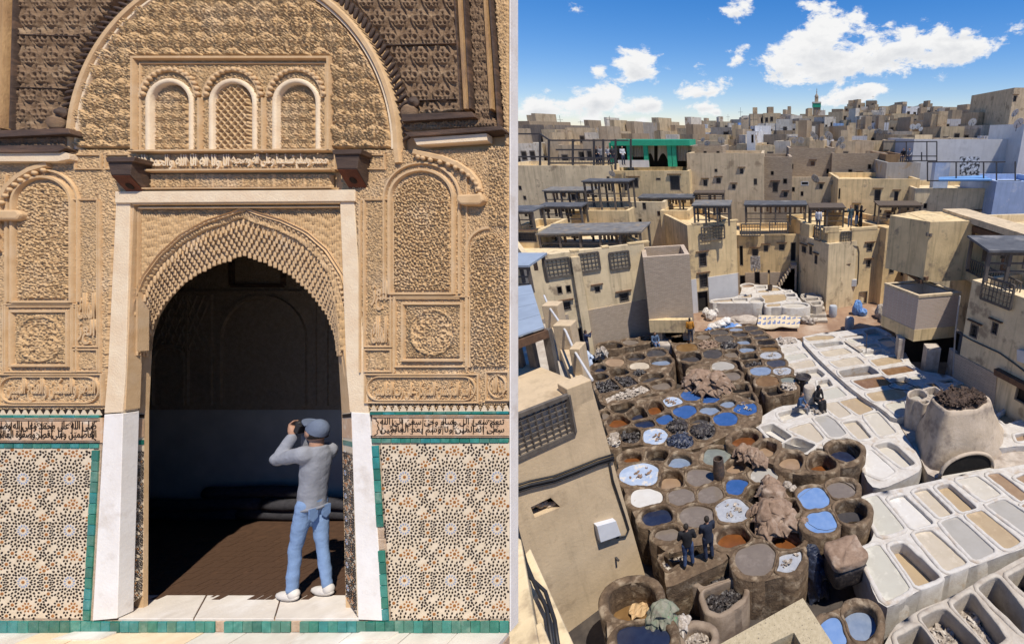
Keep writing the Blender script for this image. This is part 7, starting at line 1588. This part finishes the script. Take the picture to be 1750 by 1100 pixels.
# =================================================================== people
SKIN = mat('skin', (.42,.24,.155), (.36,.20,.13), 9, .6); SKIN2 = mat('skin_dark', (.27,.145,.09), (.22,.115,.07), 9, .6); HAIR = mat('dark_hair', (.02,.016,.013), (.03,.024,.02), 40, .7)
CLOTH = {}
def cloth(c):
    if c not in CLOTH: CLOTH[c] = mat('cloth_%d' % len(CLOTH), c, tuple(x*.86 for x in c), 5, .95, .8, 9)
    return CLOTH[c]
def ellipsoid(mb, c, rx, ry, rz, nu=14, nv=10, M=None):
    V = []
    for j in range(nv+1):
        ph = math.pi*j/nv
        for i in range(nu):
            th = 2*math.pi*i/nu; d = Vector((math.sin(ph)*math.cos(th)*rx, math.sin(ph)*math.sin(th)*ry, math.cos(ph)*rz)); V.append(Vector(c)+(M @ d if M is not None else d))
    mb.add(V, [(j*nu+i, j*nu+(i+1)%nu, (j+1)*nu+(i+1)%nu, (j+1)*nu+i) for j in range(nv) for i in range(nu)][::1])
def limb(mb, pts, rad, n=10):
    """tapering limb with round ends"""
    P = [Vector(p) for p in pts]; Q = []; R = []
    for k in range(len(P)-1):
        for s in (0,.33,.66): Q.append(P[k].lerp(P[k+1], s)); R.append(rad[k]+(rad[k+1]-rad[k])*s)
    Q.append(P[-1]); R.append(rad[-1]); mb.tube(Q, R, n)
    for p, r in ((P[0],rad[0]),(P[-1],rad[-1])): ellipsoid(mb, p, r, r, r, 10, 8)
    for p, r in zip(P[1:-1], rad[1:-1]): ellipsoid(mb, p, r*1.02, r*1.02, r*1.02, 10, 8)
def rings(mb, R, n=18):
    """torso: list of (centre, rx, ry) rings joined"""
    V = []
    for c, rx, ry in R:
        for i in range(n):
            t = 2*math.pi*i/n; V.append(Vector(c)+Vector((math.copysign(abs(math.cos(t))**.85, math.cos(t))*rx, math.copysign(abs(math.sin(t))**.85, math.sin(t))*ry, 0)))
    k = len(R); mb.add(V, [(j*n+i, j*n+(i+1)%n, (j+1)*n+(i+1)%n, (j+1)*n+i) for j in range(k-1) for i in range(n)]+[tuple(range(n-1,-1,-1)), tuple(range((k-1)*n, k*n))])
def fuse(name, mb, m, parent, vox, smooth=4):
    o = mb.build(name, m, parent, smooth=True); r = o.modifiers.new('remesh','REMESH'); r.mode = 'VOXEL'; r.voxel_size = vox; r.use_smooth_shade = True
    s = o.modifiers.new('smooth','SMOOTH'); s.iterations = smooth; s.factor = .5
    if name in ('shirt','trousers','robe') and vox < .015:
        tx = bpy.data.textures.new('cloth_folds','CLOUDS'); tx.noise_scale = .11; tx.noise_depth = 2; d = o.modifiers.new('folds','DISPLACE'); d.texture = tx; d.strength = .016; d.mid_level = .45
    return o
def hand(mb, w, d, side, curl=.5, s=1.0):
    """palm and five fingers from wrist w along d"""
    d = d.normalized(); a = d.orthogonal().normalized(); b = d.cross(a)
    ref = Vector((side,0,0)); a = (ref-d*ref.dot(d)); a = a.normalized() if a.length > .1 else d.orthogonal(); b = d.cross(a)
    mb.tube([w, w+d*.04*s, w+d*.085*s], [.026*s,.036*s,.034*s], 8)
    for k, (u, l) in enumerate(((-.028,.068),(-.010,.08),(.010,.075),(.027,.06))):
        p = w+d*.08*s+a*u*s; q = p+d*l*.5*s+b*curl*.012*s; r = q+d*l*.45*(1-curl*.5)*s+b*curl*.045*s; mb.tube([p,q,r], [.0105*s,.010*s,.008*s], 6)
    p = w+d*.03*s-a*.03*s; mb.tube([p, p-a*.03*s+d*.03*s, p-a*.04*s+d*.065*s+b*.02*s], [.013*s,.012*s,.009*s], 6)
def person(label, loc, facing, J=None, h=1.72, shirt=(.1,.1,.12), pants=(.06,.07,.1), skin=None, shoe=(.03,.03,.03), up=Vector((0,0,1)), vox=.02, group=None, long_=None, hood=False, hair=True, curl=.4, slim=1.0, head_dir=(0,1,0), cap=None, robe=None, hem=.86, detail=False, lr=1.0, ty=1.0):
    J0 = dict(pel=(0,0,.95), chest=(0,0,1.27), neck=(0,0,1.46), head=(0,.02,1.60), ls=(-.185,0,1.40), rs=(.185,0,1.40), le=(-.235,-.02,1.12), re=(.235,-.02,1.12), lw=(-.235,.07,.88), rw=(.235,.07,.88), lh=(-.095,0,.90), rh=(.095,0,.90), lk=(-.105,.03,.49), rk=(.105,.03,.49), la=(-.105,-.02,.09), ra=(.105,-.02,.09))
    J0.update(J or {}); S_ = h/1.72; J = {k: Vector((v[0]*slim, v[1], v[2])) for k, v in J0.items()}
    up = up.normalized(); f = (facing-up*facing.dot(up)).normalized(); r = f.cross(up); M = Matrix((r, f, up)).transposed().to_4x4()
    t = empty('person', loc, label, 'person', group); t.matrix_world = Matrix.Translation(loc) @ M @ Matrix.Scale(S_, 4); skin = skin or SKIN
    # body
    b = MB(); sp = J['chest']-J['pel']
    rings(b, [(J['pel']+Vector((0,0,-.06)),.12*slim,.09),(J['pel'].lerp(J['chest'],.4),.115*slim,.08),(J['chest'],.135*slim,.09),(J['ls'].lerp(J['rs'],.5),.12*slim,.07)])
    b.tube([J['chest'], J['neck'], J['head']-Vector((0,0,.03))], [.07,.055,.05], 10)
    hd = Vector(head_dir).normalized(); hx = hd.cross(Vector((0,0,1))).normalized(); hz = hx.cross(hd); HM_ = Matrix((hx, hd, hz)).transposed()
    ellipsoid(b, J['head'], .074, .092, .112, 16, 12, HM_); ellipsoid(b, J['head']+HM_ @ Vector((0,.035,-.065)), .05, .05, .05, 10, 8)
    ellipsoid(b, J['head']+HM_ @ Vector((0,.095,-.01)), .014, .022, .024, 8, 6)
    for s in (-1,1): ellipsoid(b, J['head']+HM_ @ Vector((s*.074,-.005,-.005)), .012, .022, .032, 8, 6)
    for a_, e_, w_, sd in (('ls','le','lw',-1),('rs','re','rw',1)):
        limb(b, [J[a_],J[e_],J[w_]], [.045,.036,.026]); hand(b, J[w_], J[w_]-J[e_] if not detail else (J[w_]-J[e_]).lerp(Vector((0,.2,.25)), .5), sd, curl)
    for a_, k_, n_ in (('lh','lk','la'),('rh','rk','ra')): limb(b, [J[a_],J[k_],J[n_]], [.06*lr,.045*lr,.034*lr])
    fuse('body', b, skin, t, min(vox,.012), 2)
    fc = MB()
    for s in (-1,1): ellipsoid(fc, J['head']+HM_ @ Vector((s*.03,.083,.012)), .011, .008, .007, 8, 6)
    ellipsoid(fc, J['head']+HM_ @ Vector((0,.085,-.052)), .024, .008, .006, 8, 6); fc.build('eyes_and_mouth', HAIR, t, smooth=True)
    # clothes
    c = MB(); rings(c, [(J['pel']+Vector((0,0,hem-.95)),.155*slim,.115*ty),(J['pel']+Vector((0,0,.02)),.152*slim,.115*ty),(J['pel'].lerp(J['chest'],.55),.15*slim,.112*ty),(J['chest'],.165*slim,.12*ty),(J['ls'].lerp(J['rs'],.5)+Vector((0,0,-.02)),.165*slim,.10),(J['neck']+Vector((0,0,.0)),.075,.07)])
    for a_, e_, w_ in (('ls','le','lw'),('rs','re','rw')): limb(c, [J[a_].lerp(J['chest'],.12),J[a_],J[e_],J[w_].lerp(J[e_],.08)], [.08,.075,.06,.045])
    if robe:
        for a_, k_, n_ in (('lh','lk','la'),('rh','rk','ra')): limb(c, [J[a_],J[k_],J[n_].lerp(J[k_],.05)], [.13,.12,.12])
    fuse('robe' if robe else 'shirt', c, cloth(shirt), t, vox)
    if not robe:
        p = MB(); rings(p, [(J['pel']+Vector((0,0,-.10)),.135*slim,.105*(.5+.5*lr)),(J['pel'],.145*slim,.112*(.5+.5*lr)),(J['pel']+Vector((0,0,.08)),.138*slim,.105*(.5+.5*lr))])
        for a_, k_, n_ in (('lh','lk','la'),('rh','rk','ra')): limb(p, [J[a_],J[a_].lerp(J[k_],.45),J[k_],J[n_]+Vector((0,0,.02))], [.098*lr,.09*lr,.07*lr,.062*lr])
        fuse('trousers', p, cloth(pants), t, vox)
    for k_, n_ in (('lk','la'),('rk','ra')):
        s = MB(); d = Vector((0,1,0)); a = J[n_]; ellipsoid(s, a+Vector((0,.06,-.05)), .046, .135, .04, 14, 8); ellipsoid(s, a+Vector((0,-.02,-.02)), .042, .05, .05, 12, 8); o = s.build('shoe', cloth(shoe), t, smooth=True)
    if hood:
        q = MB(); ellipsoid(q, J['head']+Vector((0,-.025,.015)), .105, .115, .14, 16, 12); limb(q, [J['head']+Vector((0,-.03,-.05)), J['neck']+Vector((0,-.01,-.05))], [.10,.13]); fuse('hood', q, cloth(shirt), t, vox)
    elif cap:
        q = MB(); n = 16; V = []
        for j in range(7):
            ph = math.pi*.5*j/6
            for i in range(n): th = 2*math.pi*i/n; V.append(J['head']+HM_ @ Vector((.083*math.sin(ph)*math.cos(th), .100*math.sin(ph)*math.sin(th)-.006, .012+.112*math.cos(ph))))
        q.add(V, [(j*n+i,(j+1)*n+i,(j+1)*n+(i+1)%n,j*n+(i+1)%n) for j in range(6) for i in range(n)]); q.build('cap_crown', cloth(cap), t, smooth=True)
        q = MB(); V = [J['head']+HM_ @ Vector((.072*math.cos(a_), .06+.115*max(0,math.sin(a_)), .02+.012*math.cos(a_*2))) for a_ in np.linspace(0, math.pi, 13)]; q.prism(V, HM_ @ Vector((0,0,-.004)), HM_ @ Vector((0,0,.004))); q.build('cap_peak', cloth(cap), t)
        q = MB(); rings(q, [(J['head']+Vector((0,-.02,-.06)),.07,.07),(J['head']+Vector((0,-.012,.02)),.078,.086)]); q.build('hair', HAIR, t, smooth=True)
    elif hair:
        q = MB(); ellipsoid(q, J['head']+HM_ @ Vector((0,-.018,.022)), .081, .090, .104, 16, 12, HM_); q.build('hair', HAIR, t, smooth=True)
    if long_:
        q = MB(); rings(q, [(J['pel']+Vector((0,0,long_-.95)),.22*slim,.18),(J['pel']+Vector((0,0,-.3)),.19*slim,.15),(J['pel'],.165*slim,.13)]); q.build('skirt', cloth(pants), t, smooth=True)
    return t, J, M, S_
# ---- visitor photographing in the portal: stands on the doorstep, turned away, camera raised
ft = flr(533, 1022)+B0; fw = lw(ft)
JP = dict(pel=(0,0,.93), chest=(0,-.05,1.25), neck=(0,-.06,1.44), head=(0,-.055,1.575), ls=(-.15,-.05,1.385), rs=(.15,-.05,1.37), le=(-.19,.21,1.33), re=(.17,.20,1.28), lw=(-.075,.16,1.53), rw=(.085,.16,1.53), lh=(-.085,0,.90), rh=(.085,0,.90), lk=(-.10,.10,.48), rk=(.09,-.04,.48), la=(-.11,.13,.09), ra=(.10,-.09,.09))
t, J, M, s_ = person('visitor in grey sweatshirt, blue jeans and cap raising a camera', fw, -RIGHT*.97+FWD*.22, JP, 1.86, (.27,.28,.31), (.20,.30,.48), up=UP, vox=.011, shoe=(.66,.62,.56), cap=(.13,.16,.22), slim=.66, head_dir=(0,.78,.55), hem=.86, curl=.9, detail=True, lr=.70, ty=.82)
TT = t
for zz, rx, ry, nm, c_ in ((.865,.158,.119,'sweatshirt_hem',(.24,.25,.28)),(.93,.150,.112,'belt',(.05,.04,.035))):
    if nm == 'belt': continue
    q = MB(); n_ = 28; pts_ = [Vector((rx*.66*math.cos(a), ry*.83*math.sin(a), zz)) for a in np.linspace(0, 2*math.pi, n_)]; q.tube(pts_, .014, 8, cap=False); q.build(nm, cloth(c_), TT, smooth=True)
for sx in (-1,1):
    q = MB(); c0 = Vector((sx*.052,-.094,.815)); q.prism([c0+Vector((dx*.6,dy,dz)) for dx,dy,dz in ((-.055,0,.06),(.055,0,.06),(.055,.004,-.03),(0,.006,-.065),(-.055,.004,-.03))], (0,-.012,0),(0,.004,0)); q.build('back_pocket', cloth((.16,.25,.42)), TT)
cb = MB(); cb.box((-.065,-.03,-.045),(.065,.03,.05)); cb.box((-.03,-.02,.05),(.03,.03,.075)); cb.lathe([(.036,0),(.036,.07),(.03,.075)], (0,0,0), 14)
lens = MB(); lens.lathe([(.036,0),(.038,.08),(.03,.085)], (0,0,0), 14)
co = MB(); co.box((-.065,-.03,-.045),(.065,.03,.05)); co.box((-.03,-.02,.05),(.03,.03,.075))
cm = M.to_3x3(); cp = Vector((.0,.10,1.60))*s_; cw = fw+cm @ cp
ce = empty('photo_camera', cw, 'black camera held up to the face of the visitor', 'camera'); ce.matrix_world = Matrix.Translation(cw) @ M @ Matrix.Rotation(.5,4,'X')
CB = mat('camera_black', (.02,.02,.022), None, 8, .5); o = co.build('camera_body', CB, ce); bevel(o,.008,2); o = lens.build('lens', CB, ce, smooth=True); o.rotation_euler = (-math.pi/2,0,0); o.location = (0,.02,0)
# ---- workers and visitors of the tannery
SIT = dict(pel=(0,0,.52), chest=(0,.05,.83), neck=(0,.09,1.02), head=(0,.12,1.16), ls=(-.18,.08,.97), rs=(.18,.08,.97), le=(-.24,.14,.72), re=(.24,.14,.72), lw=(-.13,.33,.60), rw=(.13,.33,.60), lh=(-.09,.05,.48), rh=(.09,.05,.48), lk=(-.11,.44,.48), rk=(.11,.44,.48), la=(-.11,.48,.07), ra=(.11,.48,.07))
def up_to(J, dz): return {k: (v[0],v[1],v[2]+dz) for k, v in J.items()}
V3 = Vector
person('man in black jacket with white back print and jeans', onz(1178,966,.12), V3((-.25,.95,0)), dict(le=(-.25,.02,1.15), lw=(-.16,.18,1.05), re=(.25,.02,1.15), rw=(.16,.18,1.02), la=(-.13,-.03,.09), ra=(.12,.03,.09)), 1.74, (.018,.018,.022), (.045,.075,.16))
q = MB(); 
person('man in long dark navy jacket and trousers on the walkway', onz(1212,953,.12), V3((-.5,.85,0)), dict(le=(-.22,.06,1.14), re=(.22,.06,1.14), lw=(-.1,.2,1.1), rw=(.12,.18,1.05)), 1.76, (.02,.026,.045), (.022,.032,.065), hem=.72)
person('worker in orange top standing behind the long vat block', onz(1175,572,-.3), V3((.3,-1,0)), {}, 1.72, (.42,.19,.03), (.03,.03,.04), skin=SKIN2)
person('worker in orange top and grey apron bending over a vat', onz(1181,584,.05), V3((-.2,.9,0)), dict(lw=(-.2,.15,.95), rw=(.22,.12,.9)), 1.72, (.45,.20,.03), (.05,.055,.075), skin=SKIN2, hem=.95)
person('worker in blue jeans sitting on a vat edge by the wall', onz(1120,592,-.35)+V3((0,0,-.18)), V3((.55,-.8,0)), SIT, 1.72, (.10,.15,.24), (.14,.20,.32), skin=SKIN2)
person('worker in dark vest lifting a hide beside the house door', onz(1006,606,-.2), V3((.75,.6,0)), dict(re=(.25,.2,1.3), rw=(.22,.28,1.52), le=(-.2,.2,1.25), lw=(-.1,.35,1.4)), 1.72, (.035,.045,.09), (.04,.04,.06), skin=SKIN2)
person('seated man in blue jacket beside the round stone post', onz(1366,697,.0)+V3((0,0,-.35)), V3((.9,-.4,0)), SIT, 1.74, (.04,.085,.19), (.20,.20,.22))
person('seated figure in black hooded robe beside the round stone post', onz(1396,694,.0)+V3((0,.15,-.25)), V3((.55,-.8,0)), up_to(SIT,.12), 1.74, (.022,.021,.024), (.022,.021,.024), hood=True, robe=True)
person('man in teal coat and jeans filming from the tower roof', ony(1452,388,38.6), V3((-.2,-1,0)), dict(re=(.22,.12,1.2), rw=(.08,.26,1.42)), 1.75, (.07,.11,.12), (.13,.20,.32), hem=.7)
person('woman in black with patterned skirt on the tower roof', ony(1463,387,38.4), V3((.9,-.3,0)), dict(re=(.2,.15,1.25), rw=(.1,.3,1.42), le=(-.2,.15,1.25), lw=(-.06,.3,1.4)), 1.64, (.02,.02,.024), (.20,.24,.30), long_=.25, hood=True)
person('woman in black robe holding up a phone on the tower roof', ony(1470,387,38.2), V3((.95,-.2,0)), dict(re=(.2,.18,1.25), rw=(.1,.34,1.45)), 1.66, (.018,.018,.02), (.018,.018,.02), long_=.12, hood=True)
person('person in white shirt behind the small roof grille', ony(1398,394,37.4), V3((.3,1,0)), {}, 1.72, (.62,.62,.62), (.1,.1,.12))
for px, fx, c, lab in ((1022,-.4,(.03,.03,.035),'visitor in black leaning on the steel terrace rail'),(1029,.5,(.25,.25,.27),'visitor in grey beside the black clad one on the terrace'),(1042,-.2,(.45,.45,.47),'visitor in pale top on the steel terrace'),(1049,.3,(.04,.04,.05),'visitor with dark coat nearest the green pavilion'),(1066,.8,(.55,.57,.6),'visitor in white at the green pavilion parapet')):
    person(lab, ony(px,282,47.2), V3((fx,-1,0)), dict(rw=(.2,.2,1.05), lw=(-.2,.2,1.05)), 1.7, c, (.05,.06,.1), vox=.03)
for px, c, lab in ((1543,(.03,.03,.035),'seated visitor in black on the small steel balcony'),(1553,(.4,.4,.42),'seated visitor in grey on the small steel balcony')):
    person(lab, ony(px,276,50.4), V3((-.5,-.8,0)), SIT, 1.72, c, (.05,.06,.09), vox=.03)
# ---- cloths, stairs, small things
hc = ony(1291,437,36.5); mb = MB(hc); W3_ = ony(1300,437,36.5)-ony(1283,437,36.5)
for i in range(9):
    x = (i/9-.5)*W3_.x; l = 1.15+.15*math.sin(i*2.3); V = []
    for j in range(8): z = -l*j/7; V += [hc+V3((x,-.1+.05*math.sin(j+i),z)), hc+V3((x+W3_.x/9.5,-.1+.05*math.sin(j+i+1.5),z))]
    mb.add(V, [(2*j,2*j+1,2*j+3,2*j+2) for j in range(7)])
o = mb.build('striped_cloth', HW, None); o.location = hc; m_ = o.modifiers.new('s','SOLIDIFY'); m_.thickness = .02; tag(o, 'cream striped cloth hanging from a window over the tanks', 'cloth')
sr = empty('outside_stair', onz(1325,500,-.7), 'narrow brick stair climbing to a doorway with refuse beneath', 'stair'); off = sr.location.copy()
for k in range(9):
    f = k/8; p = ony(1326+27*f, 494-44*f, 40.6-.0*f); mb = MB(off); mb.box((p.x-.1,39.9,-.7),(p.x+.42,40.9,p.z)); mb.build('stair_step', OCH[3] if k % 2 else BRW, sr)
pile('refuse_heap', 'dark refuse heap under the outside stair', 'refuse', HD, [(1345,505,-.7,.9,.5,.8,0),(1352,508,-.7,.6,.5,.5,0)], 12, part='scrap')
lathe_thing('wire_basket', 'dark wire basket of scraps beside the hooded figure', 'basket', onz(1373,648,.05), [(.35,0),(.45,.18),(.42,.18),(.32,.04),(0,.04)], HD)
pile('cloth_bundle', 'pale hides draped over the vat edge near the house door', 'hides', HW, [(1030,604,0,.35,.2,.35,.2),(1024,610,-.3,.3,.2,.4,.2)], 8, part='hide')
pile('plastic_sheet', 'pale blue plastic sheeting hanging by the balcony rail', 'sheet', mat('pale_blue_plastic',(.42,.50,.62),(.50,.57,.68),4,.4), [(1005,622,-.3,.3,.25,.55,0),(1004,612,0,.3,.25,.35,0)], 4, part='fold')
